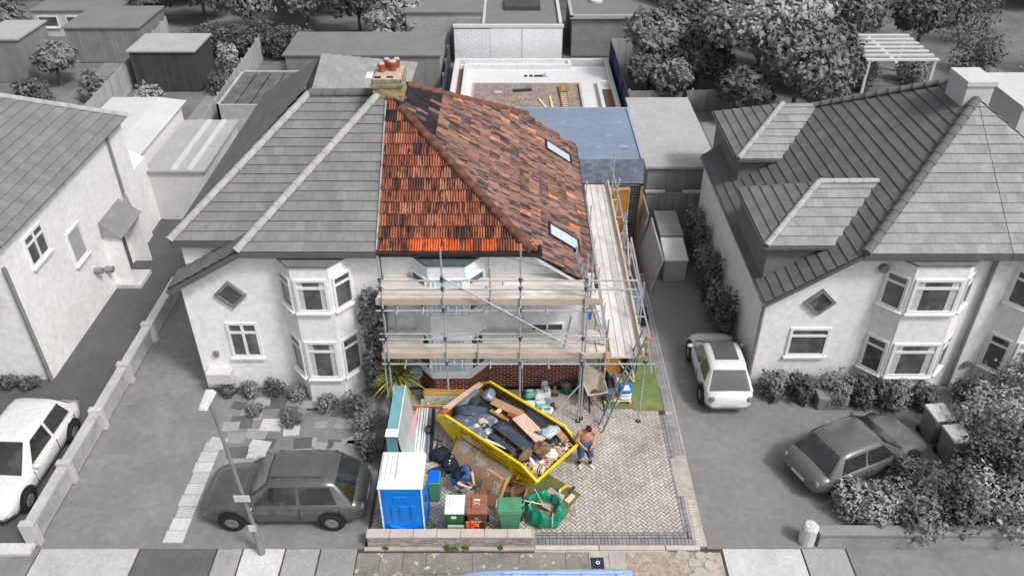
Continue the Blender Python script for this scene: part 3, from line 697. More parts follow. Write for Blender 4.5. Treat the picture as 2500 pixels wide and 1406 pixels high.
# eaves, gutters, soffit, verge
obj('gutter', MB().path([(PX, YF - 0.06, ZE - 0.06), (HX + 0.05, YF - 0.06, ZE - 0.06)], 0.065, 8).path([(HX + 0.28, YF - 0.06, ZE - 0.06), (HX + 0.28, YF + 0.32, ZE + 0.02)], 0.06, 6).tube((HX, YF - 0.06, ZE - 0.06), (HX + 0.3, YF - 0.06, ZE - 0.07), 0.065, 8), 'gutter', house, smooth=False)
obj('gutter', MB().path([(EX + 0.07, YF + 0.1, ZS - 0.05), (EX + 0.07, YB, ZS - 0.05)], 0.06, 8).tube((EX + 0.05, YF + 0.16, ZS - 0.08), (EX + 0.0, YF + 0.3, ZS - 0.5), 0.035, 6), 'gutter', house)
obj('soffit', MB().box(PX + 0.02, HX - 0.02, YF + 0.0, 20.598, ZE - 0.14, ZE - 0.03), 'upvc', house)
obj('verge_render', MB().prism([(HX - 0.05, YF + 0.02, ZE - 0.05), (EX - 0.1, YF + 0.02, ZS + 0.0), (EX - 0.1, YF + 0.02, ZS - 0.10), (HX - 0.05, YF + 0.02, ZE - 0.16)], (0, 0.34, 0)), 'render_white', house)
# party verge strip against the neighbour's roof
obj('party_strip', MB().bar((PX, YF - 0.02, ZE + 0.08), (PX, YF + HX - PX - 0.3, zt - 0.12), 0.045, 0.06), 'alu', house)
# roof lights
def rooflight(xc, yc):
    z = ZE - PT * (xc - HX); Vd = Vector((-1, 0, PT)).normalized(); M = frame((xc, yc, z), (0, 1, 0), Vd); w, h = 0.39, 0.60
    f = MB()
    for a in ((-w, w, -h, -h + 0.07), (-w, w, h - 0.07, h), (-w, -w + 0.07, -h + 0.07, h - 0.07), (w - 0.07, w, -h + 0.07, h - 0.07)): f.box(*a, 0.0, 0.15)
    r = obj('roof_light', f, 'gutter', roof, M, bevel=0.008)
    obj('pane', MB().box(-w + 0.07, w - 0.07, -h + 0.07, h - 0.07, 0.1, 0.125), 'glass_sky', r, M)
    obj('flashing', MB().box(-w - 0.08, w + 0.08, -h - 0.1, h + 0.06, 0.02, 0.062), 'gutter', r, M)
rooflight(1.70, 28.42); rooflight(1.58, 22.08)
# bay window, two storeys
def bay_pts(z, y0=20.6, p=0.66, xl=-3.08, xr=-0.82, fl=-2.50, fr=-1.38): return [(xl, y0, z), (fl, y0 - p, z), (fr, y0 - p, z), (xr, y0, z)]
bay = obj('bay', MB().prism(bay_pts(1.06), (0, 0, 4.26)), 'render_white', house)
obj('bay_roof', MB().prism(bay_pts(5.32, 20.6, 0.70, -3.14, -0.76, -2.52, -1.36), (0, 0, 0.07)), 'lead_flat', house)
obj('bay_sill', MB().prism(bay_pts(1.06, 20.6, 0.76, -3.2, -0.70, -2.55, -1.33), (0, 0, 0.10)), 'upvc', house)
P = bay_pts(0)
for zz, hh in ((4.22, 1.30), (1.92, 1.38)):
    c = Vector(((P[1][0] + P[2][0]) / 2, P[1][1], zz)); window(bay, c, (1, 0, 0), 1.0, hh, mull=(0.15, 0.85), trans=(0.72,), gm='glass_sky')
    for a, b_ in ((P[0], P[1]), (P[2], P[3])):
        a = Vector(a); b_ = Vector(b_); c = (a + b_) / 2; c.z = zz; window(bay, c, b_ - a, 0.74, hh, mull=(), trans=(0.66,), fr=0.07)
window(house, (1.12, 20.6, 2.05), (1, 0, 0), 1.05, 1.4, mull=(0.5,), trans=(0.72,))
# brick plinth
plinth = obj('plinth', MB().box(-0.82, EX - 0.1, 20.57, 20.6, 0.0, 1.03).prism(bay_pts(0.0, 20.6, 0.655, -3.075, -0.825, -2.498, -1.382), (0, 0, 1.06)), 'mortar', house)
brick_face(plinth, (-0.82, 20.57, 0.02), (1, 0, 0), 3.2, 1.01, 'brick_red', j=0.018)
P = bay_pts(0.02, 20.6, 0.655, -3.075, -0.825, -2.498, -1.382)
for a, b_ in ((0, 1), (1, 2), (2, 3)):
    A = Vector(P[a]); B = Vector(P[b_]); brick_face(plinth, A, B - A, (B - A).length, 1.02, 'brick_red', j=0.018)
obj('band', MB().box(-0.80, EX - 0.1, 20.55, 20.6, 1.035, 1.10), 'render_white', house)
obj('air_brick_strip', MB().box(-0.7, 2.3, 20.5, 20.57, 0.03, 0.08), 'black_plastic', house)
obj('cable', MB().path([(-0.66, 20.56, 5.4), (-0.72, 20.56, 5.0), (-0.70, 20.56, 4.4), (-0.9, 20.5, 3.4), (-0.95, 20.5, 2.7)], 0.008, 5).path([(-0.66, 20.5, 5.4), (1.2, 20.4, 4.9), (3.8, 20.0, 4.2)], 0.006, 5), 'cable', house)
# chimney
ch = obj('chimney', MB().box(-4.38, -3.47, 24.62, 25.78, 7.6, 8.93), 'mortar_yellow', house)
brick_face(ch, (-4.38, 24.62, 8.36), (1, 0, 0), 0.91, 0.60, 'brick_yellow')
brick_face(ch, (-3.47, 24.62, 8.2), (0, 1, 0), 1.16, 0.74, 'brick_yellow')
obj('oversail', MB().box(-4.43, -3.42, 24.57, 25.83, 8.93, 9.05).box(-4.40, -3.45, 24.60, 25.80, 9.05, 9.2), 'chimney_cap', ch, bevel=0.012)
obj('flaunching', MB().hexa([(-4.37, 24.63, 9.2), (-3.48, 24.63, 9.2), (-3.48, 25.77, 9.2), (-4.37, 25.77, 9.2), (-4.3, 24.75, 9.27), (-3.55, 24.75, 9.27), (-3.55, 25.7, 9.27), (-4.3, 25.7, 9.27)]), 'flaunching', ch)
obj('vent_hole', MB().box(-4.3, -4.1, 24.66, 24.72, 9.2, 9.262), 'hole', ch); obj('vent_hole', MB().box(-3.92, -3.72, 24.67, 24.73, 9.2, 9.262), 'hole', ch)
for x, y, r, h in ((-4.12, 25.12, 0.11, 0.30), (-3.78, 25.22, 0.13, 0.34), (-3.68, 25.5, 0.10, 0.32), (-4.0, 25.52, 0.10, 0.30)):
    p = obj('chimney_pot', MB().lathe([(r * 0.95, 0), (r * 0.9, h * 0.7), (r * 1.12, h * 0.72), (r * 1.12, h), (r * 0.8, h + 0.015), (0.0, h + 0.015)], (x, y, 9.22), 14), 'pot_clay', ch, smooth=False)
    obj('pot_cap', MB().lathe([(r * 1.02, h), (r * 0.9, h + 0.035), (0.001, h + 0.06)], (x, y, 9.22), 14), 'pot_top', p)
obj('lead_flashing', MB().box(-4.42, -3.43, 24.56, 24.62, 8.12, 8.37).quad((-4.42, 24.56, 8.37), (-3.43, 24.56, 8.37), (-3.40, 24.25, 8.22), (-4.42, 24.25, 8.22)), 'lead', ch)
b = MB()
for k in range(5): b.box(-3.465, -3.44, 24.65 + 0.2 * k, 24.85 + 0.2 * k, 8.16, 8.32 - 0.012 * k)
obj('stepped_flashing', b, 'lead', ch)
# bracket and satellite dish by the bay
d = thing('satellite_dish', 'grey satellite dish beside the bay window brickwork', 'satellite dish', (-3.1, 20.35, 0.9))
obj('dish', MB().lathe([(0.0, 0.0), (0.12, 0.012), (0.22, 0.04), (0.29, 0.075), (0.295, 0.06), (0.22, 0.02), (0.0, -0.02)], (0, 0, 0), 18), 'alu_dark', d, TR(-3.12, 20.2, 0.98, 0, R(52), R(12)) @ Matrix.Scale(0.72, 4), smooth=True)
obj('bracket', MB().path([(-3.12, 20.22, 0.96), (-3.14, 20.4, 0.8), (-3.14, 20.6, 0.8)], 0.02, 6), 'gutter', d)
obj('feed_arm', MB().path([(-3.12, 20.14, 0.72), (-3.08, 19.9, 0.85)], 0.012, 6), 'gutter', d)

# ------------------------------------------------------------------ rear extension
ext = thing('rear_extension', 'flat grey roofed rear extension with dark brick front and slate edge', 'extension', (2.7, 33, 0))
ew = obj('wall', MB().box(-3.9, 5.3, 30.32, 35.9, 0, 2.6), 'mortar_white', ext); obj('upper_wall', MB().box(-3.85, 5.25, 30.70, 35.85, 2.6, 3.31), 'mortar_white', ext)
obj('flat_roof', MB().box(-3.93, 5.40, 30.66, 36.0, 3.32, 3.5), 'flat_roof', ext)
obj('roof_trim', MB().box(5.32, 5.43, 30.64, 36.02, 3.42, 3.56).box(-3.9, 5.43, 35.96, 36.04, 3.42, 3.54), 'flat_roof_trim', ext)
for k in range(1, 5): obj('seam', MB().box(-3.9 + 0, 5.3, 30.66 + 1.08 * k, 30.69 + 1.08 * k, 3.5, 3.503), 'flat_roof', ext)
sl = obj('mansard', MB().poly([(2.55, 30.22, 2.62), (5.46, 30.22, 2.62), (5.46, 30.64, 3.5), (2.55, 30.64, 3.5)]).poly([(5.46, 30.22, 2.62), (5.46, 30.64, 2.62), (5.46, 30.64, 3.5)]).box(2.55, 5.44, 30.24, 30.6, 2.56, 2.61), 'gutter', ext)
M = frame((2.55, 30.205, 2.625), (1, 0, 0), (0, 0.42, 0.88)); sw, sg = 0.29, 0.138

v = []; f = []
b = MB().hexa([(0.003, 0, 0), (sw - 0.003, 0, 0), (sw - 0.003, sg + 0.03, 0), (0.003, sg + 0.03, 0), (0.003, 0, 0.022), (sw - 0.003, 0, 0.022), (sw - 0.003, sg + 0.03, 0.008), (0.003, sg + 0.03, 0.008)])
sm = b.mesh('slate'); sm.materials.append(MATS['slate'])
for j in range(7):
    for i in range(10):
        ox = (i + 0.5 * (j % 2)) * sw
        if ox + sw < 2.93: obj('slate', sm, None, sl, M @ Matrix.Translation((ox, j * sg, 0.0)), recalc=False)
    if j % 2:
        for ox in (0.0, 9.5 * sw): obj('slate', sm, None, sl, M @ Matrix.Translation((ox, j * sg, 0.0)) @ Matrix.Diagonal((0.5, 1, 1, 1)), recalc=False)
brick_face(ew, (4.28, 30.32, 0.0), (1, 0, 0), 1.02, 2.5, 'brick_blue')
pd = obj('board_door', MB().box(4.0, 4.85, 30.24, 30.30, 0.3, 2.3), 'osb', ext)
obj('door_edge', MB().bar((4.0, 30.24, 2.28), (4.9, 30.22, 2.40), 0.06, 0.12).bar((4.87, 30.24, 0.2), (4.9, 30.24, 2.4), 0.04, 0.05), 'timber_new', pd)
obj('batten', MB().bar((5.34, 30.15, 0.0), (5.40, 30.15, 2.5), 0.08, 0.12), 'timber_old', ext)
obj('downpipe', MB().tube((3.9, 30.15, 2.2), (3.9, 30.15, 2.7), 0.06, 8), 'alu', ext)
# ------------------------------------------------------------------ rear patio
pat = thing('rear_patio', 'white rendered patio with raised planters around a sunken gravel bed', 'patio', (1, 47, 0))
b = MB(); z1 = 0.30
b.box(-3.6, -2.35, 36.1, 50.4, 0, z1).box(4.1, 6.0, 36.1, 50.4, 0, z1).box(-2.35, 4.1, 47.5, 50.4, 0, z1).box(-2.35, 4.1, 36.1, 43.2, 0, z1)
obj('paving', b, 'patio_white', pat)
def wallbox(x0, x1, y0, y1, z): obj('planter_wall', MB().box(x0, x1, y0, y1, 0.0, z), 'patio_white', pat, bevel=0.01)
wallbox(-3.62, -3.30, 36.1, 51.0, 0.62); wallbox(-2.98, -2.78, 40.0, 50.0, 0.60); wallbox(-3.3, -2.98, 49.8, 50.0, 0.60)
wallbox(-3.3, 3.5, 50.75, 51.0, 0.62); wallbox(-2.78, 3.5, 49.9, 50.12, 0.58); wallbox(3.5, 3.72, 49.9, 51.0, 0.60)
wallbox(3.72, 6.1, 50.8, 51.0, 0.62); wallbox(5.85, 6.1, 36.1, 50.8, 0.62); wallbox(5.05, 5.25, 36.1, 47.3, 0.58); wallbox(5.25, 5.85, 47.1, 47.3, 0.58)
obj('planter_soil', MB().box(-3.3, -2.98, 40.0, 49.8, 0, 0.35), 'soil', pat); obj('planter_soil', MB().box(5.25, 5.85, 38.0, 46.4, 0, 0.36), 'soil', pat)
obj('planter_soil', MB().box(-2.98, 3.5, 50.12, 50.75, 0, 0.40), 'patio_white', pat)
obj('bed_edging', MB().box(-2.36, -2.26, 43.2, 47.5, 0.0, 0.34).box(4.0, 4.12, 43.2, 47.5, 0.0, 0.34).box(-2.26, 4.0, 47.42, 47.52, 0.0, 0.34), 'concrete', pat)
bed = obj('gravel_bed', MB().box(-2.26, 4.0, 43.2, 47.42, 0, 0.18), 'hardcore', pat)
b = MB(); rs = random.Random(11)
for k in range(1500):
    s = rs.uniform(0.015, 0.05); b.blob((rs.uniform(-2.2, 3.95), rs.uniform(43.2, 47.4), 0.19), (s, s * rs.uniform(0.6, 1), s * 0.6), k, 0.3, 1.5, 5, 3)
o = obj('loose_stone', b, 'hardcore_stone', bed, recalc=False); o['kind'] = 'stuff'
lad = thing('ladder', 'wooden ladder lying flat on the rear gravel bed', 'ladder', (3.2, 45.4, 0.22))
for s in (-0.22, 0.22): obj('rail', MB().bar((3.12 + s, 43.6, 0.28), (3.02 + s, 47.2, 0.30), 0.06, 0.08), 'timber_old', lad)
for k in range(9): obj('rung', MB().tube((2.88, 43.8 + 0.27 * k, 0.30), (3.36, 43.8 + 0.27 * k, 0.30), 0.03, 6), 'timber_pale', lad)
obj('top_boards', MB().box(2.88, 3.2, 46.1, 47.2, 0.33, 0.36), 'timber_old', lad)
single('timber_offcut', MB().bar((1.55, 45.3, 0.22), (2.05, 43.6, 0.22), 0.12, 0.06), 'timber_pale', 'pale timber offcut lying askew left of another on the gravel bed', 'timber')
single('timber_offcut', MB().bar((2.22, 45.7, 0.22), (2.32, 43.7, 0.22), 0.12, 0.06), 'timber_pale', 'pale timber offcut lying straight beside the wooden ladder', 'timber')
single('slate_board', MB().obox((0.62, 46.6, 0.24), (1, 0.18, 0), (-0.18, 1, 0), (0, 0, 1), 0.55, 0.16, 0.03), 'rubber_dark', 'dark grey board lying on the rear gravel bed', 'board')
single('plastic_scrap', MB().blob((-0.85, 46.3, 0.22), (0.25, 0.2, 0.04), 3, 0.5), 'film', 'scrap of clear plastic on the rear gravel bed', 'plastic')
rl = thing('sealant_roll', 'white roll with a dark label lying on the white patio', 'roll', (1.8, 48.6, 0.3))
obj('roll', MB().tube((0.75, 48.62, 0.36), (1.85, 48.62, 0.36), 0.06, 10), 'rubber_dark', rl)
obj('label', MB().tube((0.95, 48.62, 0.36), (1.05, 48.62, 0.36), 0.066, 10).tube((1.28, 48.62, 0.36), (1.36, 48.62, 0.36), 0.066, 10), 'paint_white', rl)
obj('wrapping', MB().blob((2.08, 48.65, 0.40), (0.20, 0.16, 0.13), 4, 0.4), 'film', rl)
# boundary fences of the rear plot
def fence_run(name, label, p, q, h, m, step=0.16, w=0.14, post=None, postm=None, cat='fence', rail=True, z=0.0):
    p = Vector(p); q = Vector(q); d = q - p; n = int(d.length / step); d.normalize(); t = thing(name, label, cat, (p + q) / 2)
    nn = Vector((-d.y, d.x, 0)); b0 = MB().obox((0, 0, h / 2), (1, 0, 0), (0, 1, 0), (0, 0, 1), w / 2, 0.012, h / 2); me = b0.mesh('slat'); me.materials.append(MATS[m]); a = math.atan2(d.y, d.x)
    ln = (q - p).length
    for k in range(n):
        c = p + d * (step * (k + 0.5)); obj('slat', me, None, t, TR(c.x, c.y, z + random.Random(k).uniform(-0.015, 0.015), a), recalc=False)
    if rail:
        for zz in (0.3, 0.82): obj('rail', MB().bar(p + nn * 0.03 + Vector((0, 0, h * zz)), q + nn * 0.03 + Vector((0, 0, h * zz)), 0.04, 0.08), postm or m, t)
    if post:
        k = int(ln / post) + 1
        for i in range(k + 1):
            c = p + d * min(ln, i * post) + nn * 0.05; obj('post', MB().box(c.x - 0.05, c.x + 0.05, c.y - 0.05, c.y + 0.05, z, z + h + 0.08), postm or m, t)
    return t
fence_run('panel_fence', 'black vertical slat fence along the left side of the patio', (-3.9, 41.0, 0), (-4.0, 53.5, 0), 1.5, 'fence_black', 0.42, 0.40, 2.4, 'alu')
fence_run('panel_fence', 'navy vertical slat fence along the right side of the patio', (6.35, 37.5, 0), (6.3, 51.0, 0), 1.6, 'fence_blue', 0.22, 0.20, 2.4, 'fence_blue')
# ------------------------------------------------------------------ scaffolding
def tube_part(t, name, p, q, r=0.026, m='steel'): return obj(name, MB().tube(p, q, r, 8), m, t, smooth=False)
CPM = None
def coupler(t, p, m='steel_dark'):
    global CPM
    if CPM is None: CPM = {}
    if m not in CPM:
        b = MB().box(-0.05, 0.05, -0.045, 0.045, -0.045, 0.045).tube((0.05, 0, 0), (0.09, 0, 0.0), 0.014, 6).tube((-0.02, -0.045, 0.01), (-0.02, -0.085, 0.01), 0.014, 6)
        me = b.mesh('coupler'); fixn(me); me.materials.append(MATS[m]); CPM[m] = me
    obj('coupler', CPM[m], None, t, TR(p[0], p[1], p[2], (p[0] * 3.1 + p[2]) % 0.6), recalc=False)
def plate(t, p): obj('base_plate', MB().box(p[0] - 0.08, p[0] + 0.08, p[1] - 0.08, p[1] + 0.08, 0.042, 0.055), 'steel_dark', t)
sf = thing('scaffold', 'tubular steel scaffold with two timber decks across the house front', 'scaffold', (-0.6, 19.6, 0))
YO, YI = 18.95, 20.3
std = [(-3.72, 6.30), (-1.97, 6.57), (0.24, 6.69), (2.10, 6.35)]
for x, zt_ in std:
    tube_part(sf, 'standard', (x, YO, 0.04), (x, YO, zt_)); plate(sf, (x, YO))
    tube_part(sf, 'standard', (x + 0.1, YI - 0.02, 0.04), (x + 0.1, YI - 0.02, 4.9 if x > 1 else 4.5)); plate(sf, (x + 0.1, YI))
tube_part(sf, 'standard', (2.82, YO, 1.6), (2.82, YO, 4.11)); tube_part(sf, 'standard', (2.2, YO + 0.12, 0.04), (2.2, YO + 0.12, 4.4)); plate(sf, (2.2, YO + 0.12))
tube_part(sf, 'standard', (-3.9, YO + 0.06, 0.04), (-3.84, YO + 0.06, 3.3)); tube_part(sf, 'standard', (2.25, YO + 0.1, 4.3), (2.25, YO + 0.1, 6.35))
for x, z0, z1 in ((-0.62, 4.45, 5.9), (-1.02, 2.4, 3.66)): tube_part(sf, 'puncheon', (x, YO, z0), (x, YO, z1))
for z, x1 in ((5.52, 3.57), (5.22, 3.54), (4.47, 2.55), (3.42, 2.9), (2.47, 4.31)):
    y = YO - 0.055; tube_part(sf, 'ledger', (-3.92, y, z), (x1, y, z))
    for x, zt_ in std:
        if z < zt_: coupler(sf, (x, YO - 0.03, z))
tube_part(sf, 'ledger', (-3.92, YO + 0.08, 3.52), (2.2, YO + 0.08, 3.52)); 
for z in (4.47, 2.47): tube_part(sf, 'ledger', (-3.92, YI, z), (2.6, YI, z))
for x in (-3.3, -2.55, -1.85, -1.6, -0.75, 0.2, 1.0, 2.1): 
    for z in (4.52, 2.52): tube_part(sf, 'transom', (x + (0.1 if z < 3 else 0), YO - (0.32 if int(x * 7) % 2 else 0.18), z), (x + (0.1 if z < 3 else 0), 20.5, z), 0.024)
tube_part(sf, 'brace', (-1.97, YO - 0.09, 5.66), (2.28, YO - 0.09, 2.80)); coupler(sf, (-1.97, YO - 0.08, 5.62))
tube_part(sf, 'brace', (2.08, YO - 0.06, 1.62), (0.85, YO - 0.4, 0.1))
tube_part(sf, 'brace', (1.75, YO + 0.35, 3.95), (1.58, YO + 0.4, 2.75)); 
# decks: boards side by side, butted
def deck(t, x0, x1, ys, z, m, seed, w=0.214, notch=None, th=0.038, step=0.232):
    rs = random.Random(seed)
    for k, y in enumerate(ys):
        cuts = [x0, x1] if rs.random() < 0.4 else [x0, x0 + (x1 - x0) * rs.uniform(0.35, 0.65), x1]
        spans = list(zip(cuts[:-1], cuts[1:]))
        if notch and y + w > notch[2]: spans = [(x0, notch[0]), (notch[1], x1)]
        for a, b_ in spans:
            if b_ - a < 0.2: continue
            dz = rs.uniform(-0.003, 0.006); e = rs.uniform(-0.04, 0.04)
            obj('deck_board', MB().box(a + 0.004 + (e if a > x0 else e), b_ - 0.004 + e * 0.5, y, y + w, z + dz, z + th + dz), m, t, bevel=0.004)
deck(sf, -3.92, 2.45, [19.06 + 0.232 * k for k in range(6)], 4.548, 'board', 3)
deck(sf, -3.92, 2.5, [20.46], 4.558, 'board', 9, notch=(-3.2, -0.7, 20.3))
deck(sf, -3.92, 2.92, [19.06 + 0.232 * k for k in range(6)], 2.548, 'board', 4, notch=(-2.75, -0.95, 19.95))
for z, x1, cut in ((4.60, 2.62, -0.1), (2.60, 3.0, -0.9)):
    obj('toe_board', MB().box(-3.92, cut, 18.985, 19.023, z, z + 0.225), 'toe_board', sf, bevel=0.004); obj('toe_board', MB().box(cut + 0.01, x1, 18.985, 19.023, z, z + 0.222), 'toe_board', sf, bevel=0.004)
obj('deck_board', MB().obox((2.72, 19.5, 2.61), (1, 0.05, 0), (-0.05, 1, 0), (0, 0, 1), 0.13, 0.45, 0.02), 'board', sf)
# side scaffold down the passage
ss = thing('scaffold', 'tubular steel side scaffold with a long board walkway beside the roof edge', 'scaffold', (3.5, 24.7, 0))
for k in range(4):
    x0 = 3.01 + 0.232 * k; cut = (22.4, 26.0, 22.4, 26.1)[k]; 
    for a, b_ in ((19.12, cut), (cut, 25.2 if k % 2 == 0 else 30.2), (25.2, 30.2)) if k % 2 == 0 else ((19.12, cut), (cut, 30.2)):
        obj('deck_board', MB().box(x0, x0 + 0.214, a + 0.006, b_ - 0.006, 2.552 + 0.003 * (k % 2), 2.59 + 0.003 * (k % 2)), 'board_side', ss, bevel=0.004)
obj('deck_board', MB().box(2.70, 2.90, 20.7, 30.2, 2.56, 2.598), 'board_side', ss)
obj('toe_board', MB().box(3.94, 3.98, 19.12, 24.6, 2.56, 2.78), 'timber_pale', ss); obj('toe_board', MB().box(3.94, 3.98, 24.61, 30.2, 2.56, 2.785), 'timber_pale', ss)
obj('end_strip', MB().box(2.98, 3.9, 19.09, 19.118, 2.53, 2.592), 'timber_pale', ss)
for y in (20.9, 22.9, 24.8, 26.6, 28.6): tube_part(ss, 'standard', (2.945, y, 0.03), (2.945, y, 3.3 if y < 25 else 3.6))
for y, zt_ in ((18.95, 3.45), (20.9, 3.9), (23.4, 4.0), (25.3, 4.05), (27.5, 4.3), (29.2, 4.5)):
    tube_part(ss, 'standard', (4.03, y, 0.03), (4.03, y, zt_)); 
    if y < 19: plate(ss, (4.03, y))
    coupler(ss, (4.03, y, 2.5))
tube_part(ss, 'standard', (4.12, 20.95, 0.03), (4.12, 20.95, 4.05)); tube_part(ss, 'standard', (4.1, 25.35, 0.03), (4.1, 25.35, 4.1))
tube_part(ss, 'guard_rail', (4.08, 18.9, 3.42), (4.09, 24.2, 3.44)); tube_part(ss, 'guard_rail', (4.08, 23.8, 3.40), (4.06, 30.0, 3.46))
tube_part(ss, 'ledger', (4.06, 18.9, 2.46), (4.06, 30.1, 2.46)); tube_part(ss, 'ledger', (2.92, 19.0, 2.46), (2.92, 30.1, 2.46))
for a, b_, z0, z1 in ((20.9, 25.3, 3.2, 2.5), (27.5, 29.2, 4.2, 2.6), (23.4, 25.3, 2.6, 3.7)): tube_part(ss, 'brace', (4.08, a, z0), (4.08, b_, z1), 0.024)
for y in (19.3, 20.2, 21.2, 22.3, 23.3, 24.3, 25.4, 26.4, 27.6, 29.0): tube_part(ss, 'transom', (2.85, y, 2.52), (4.22 + 0.2 * ((y * 7) % 1), y, 2.52), 0.024)
coupler(ss, (4.03, 18.93, 3.4), 'coupler_red'); coupler(ss, (4.04, 18.93, 2.86), 'coupler_red')
tube_part(ss, 'brace', (4.0, 18.85, 3.4), (4.22, 18.75, 2.2), 0.024)
# ladders
def ladder(label, p, q, w, n, m, mr, side=None, rail=0.07):
    p = Vector(p); q = Vector(q); d = (q - p).normalized(); s = Vector(side) if side else d.cross(Vector((0, 0, 1))); s = (s - d * s.dot(d)).normalized() * (w / 2)
    t = thing('ladder', label, 'ladder', p)
    for k in (-1, 1): obj('rail', MB().bar(p + s * k, q + s * k, 0.035, rail, s.normalized()), m, t)
    for k in range(n):
        c = p + (q - p) * ((k + 0.7) / n); obj('rung', MB().tube(c - s, c + s, 0.018, 6), mr, t)
    return t
ladder('long aluminium ladder leaning on the side scaffold above the turf', (2.80, 18.6, 0.05), (4.0, 19.35, 3.3), 0.40, 12, 'alu_dark', 'alu', side=(0.1, -1, 0))
ladder('aluminium ladder rising from the lower deck past the upper one', (2.88, 19.75, 2.60), (1.78, 19.35, 6.25), 0.3, 11, 'alu', 'alu', side=(0.2, 1, 0.0))
single('scaffold_tube', MB().tube((2.46, 20.38, 3.5), (3.02, 20.3, 1.9), 0.035, 8), 'coupler_red', 'red and blue painted tube slanting at the house corner', 'tube')
single('blue_sheet', MB().obox((2.43, 20.42, 3.3), (1, 0, 0), (0, 1, 0), (0, 0, 1), 0.05, 0.04, 0.28), 'bag_blue', 'narrow blue sheet hanging at the house corner below the roof', 'sheet')

# ------------------------------------------------------------------ front garden wall
fw = thing('garden_wall', 'low grey split-stone wall with pale coping in front of the bins', 'wall', (-1.7, 14.23, 0))
core = obj('core', MB().box(-3.9, 0.50, 14.16, 14.31, 0, 0.43), 'mortar', fw)
rs = random.Random(31); z = 0.03
while z < 0.40:
    h = rs.choice((0.045, 0.06, 0.075)); h = min(h, 0.425 - z); x = -3.9
    while x < 0.49:
        w = rs.uniform(0.12, 0.42); w = min(w, 0.5 - x)
        if w > 0.03: obj('stone', MB().box(x + 0.003, x + w - 0.003, 14.135 - rs.uniform(0, 0.018), 14.17, z, z + h - 0.005), 'stone_grey', core)
        x += w
    z += h
for k in range(7):
    x0 = -3.92 + 0.635 * k; obj('coping_stone', MB().box(x0, x0 + 0.625, 14.10, 14.38, 0.435, 0.495), 'coping', fw, bevel=0.008)
obj('pier', MB().box(0.50, 0.62, 14.12, 14.36, 0, 0.44), 'stone_grey', fw)
single('footing', MB().prism([(-4.0, 14.02, 0), (0.66, 14.02, 0), (0.66, 14.13, 0), (-4.0, 14.13, 0)], (0, 0, 0.05)), 'concrete', 'weathered concrete strip along the foot of the low stone wall', 'strip')
for k, (x, y, s) in enumerate(((-1.75, 14.05, 0.10), (-1.55, 14.04, 0.12), (-1.25, 14.05, 0.11), (-0.3, 14.06, 0.07), (-3.4, 14.05, 0.07))):
    b = MB(); leafcloud(b, (x, y, 0.06), (s, s * 0.5, s * 0.7), 140, 0.022, k + 3, floor=0.05)
    single('weed', b, 'weed', 'small green weed growing at the foot of the low stone wall', 'weed', 'weeds along the stone wall', recalc=False)
b = MB(); leafcloud(b, (-2.28, 14.75, 0.10), (0.16, 0.14, 0.16), 260, 0.03, 44, floor=0.05)
single('weed', b, 'weed', 'dark grassy weed beside the blue portable toilet', 'weed', recalc=False)

# ------------------------------------------------------------------ portable toilet
T = thing('portable_toilet', 'bright blue portable toilet with a white roof behind the stone wall', 'toilet', (-2.93, 15.05, 0))
x0, x1, y0, y1 = -3.50, -2.36, 14.46, 15.62
obj('shell', MB().box(x0 + 0.02, x1 - 0.02, y0 + 0.02, y1 - 0.02, 0.04, 2.02), 'loo_blue', T, bevel=0.015)
obj('base', MB().box(x0 - 0.02, x1 + 0.02, y0 - 0.02, y1 + 0.02, 0.04, 0.18), 'loo_blue_dark', T)
for xa in (x0, x1 - 0.035): obj('corner_trim', MB().box(xa, xa + 0.035, y0 - 0.015, y0 + 0.03, 0.1, 2.0), 'loo_white', T)
rp = obj('rear_panel', MB().box(x0 + 0.10, x1 - 0.10, y0 - 0.004, y0 + 0.03, 0.2, 1.95), 'loo_blue', T, bevel=0.01)
b = MB().box(-3.15, -2.78, y0 - 0.03, y0, 1.50, 1.70)
for xa, w in ((-3.22, 0.14), (-3.0, 0.2), (-2.7, 0.14)): b.box(xa, xa + w, y0 - 0.04, y0, 0.75, 1.35)
obj('raised_panel', b, 'loo_blue', rp, bevel=0.012)
obj('cross_rib', MB().bar((-3.3, y0 - 0.012, 0.55), (-2.55, y0 - 0.012, 0.32), 0.05, 0.09, (0, 1, 0)).bar((-3.3, y0 - 0.018, 0.32), (-2.55, y0 - 0.018, 0.58), 0.05, 0.09, (0, 1, 0)), 'loo_blue', rp)
b = MB().bar((-3.35, y0 - 0.01, 1.88), (-2.75, y0 - 0.01, 1.84), 0.03, 0.04, (0, 1, 0)).bar((-2.75, y0 - 0.01, 1.84), (-2.5, y0 - 0.01, 1.86), 0.03, 0.04, (0, 1, 0))
obj('top_rib', b, 'loo_blue', rp)
b = MB()
for k in range(5): b.tube((-3.32 + 0.18 * k, y0 - 0.02, 0.22), (-3.32 + 0.18 * k, y0 + 0.01, 0.22), 0.012, 6)
obj('rivet', b, 'loo_white', rp)
rf = obj('roof', MB().hexa([(x0 - 0.04, y0 - 0.05, 2.0), (x1 + 0.04, y0 - 0.05, 2.0), (x1 + 0.04, y1 + 0.05, 2.0), (x0 - 0.04, y1 + 0.05, 2.0), (x0, y0 - 0.01, 2.13), (x1, y0 - 0.01, 2.13), (x1, y1 + 0.01, 2.13), (x0, y1 + 0.01, 2.13)]), 'loo_white', T, bevel=0.02, seg=2)
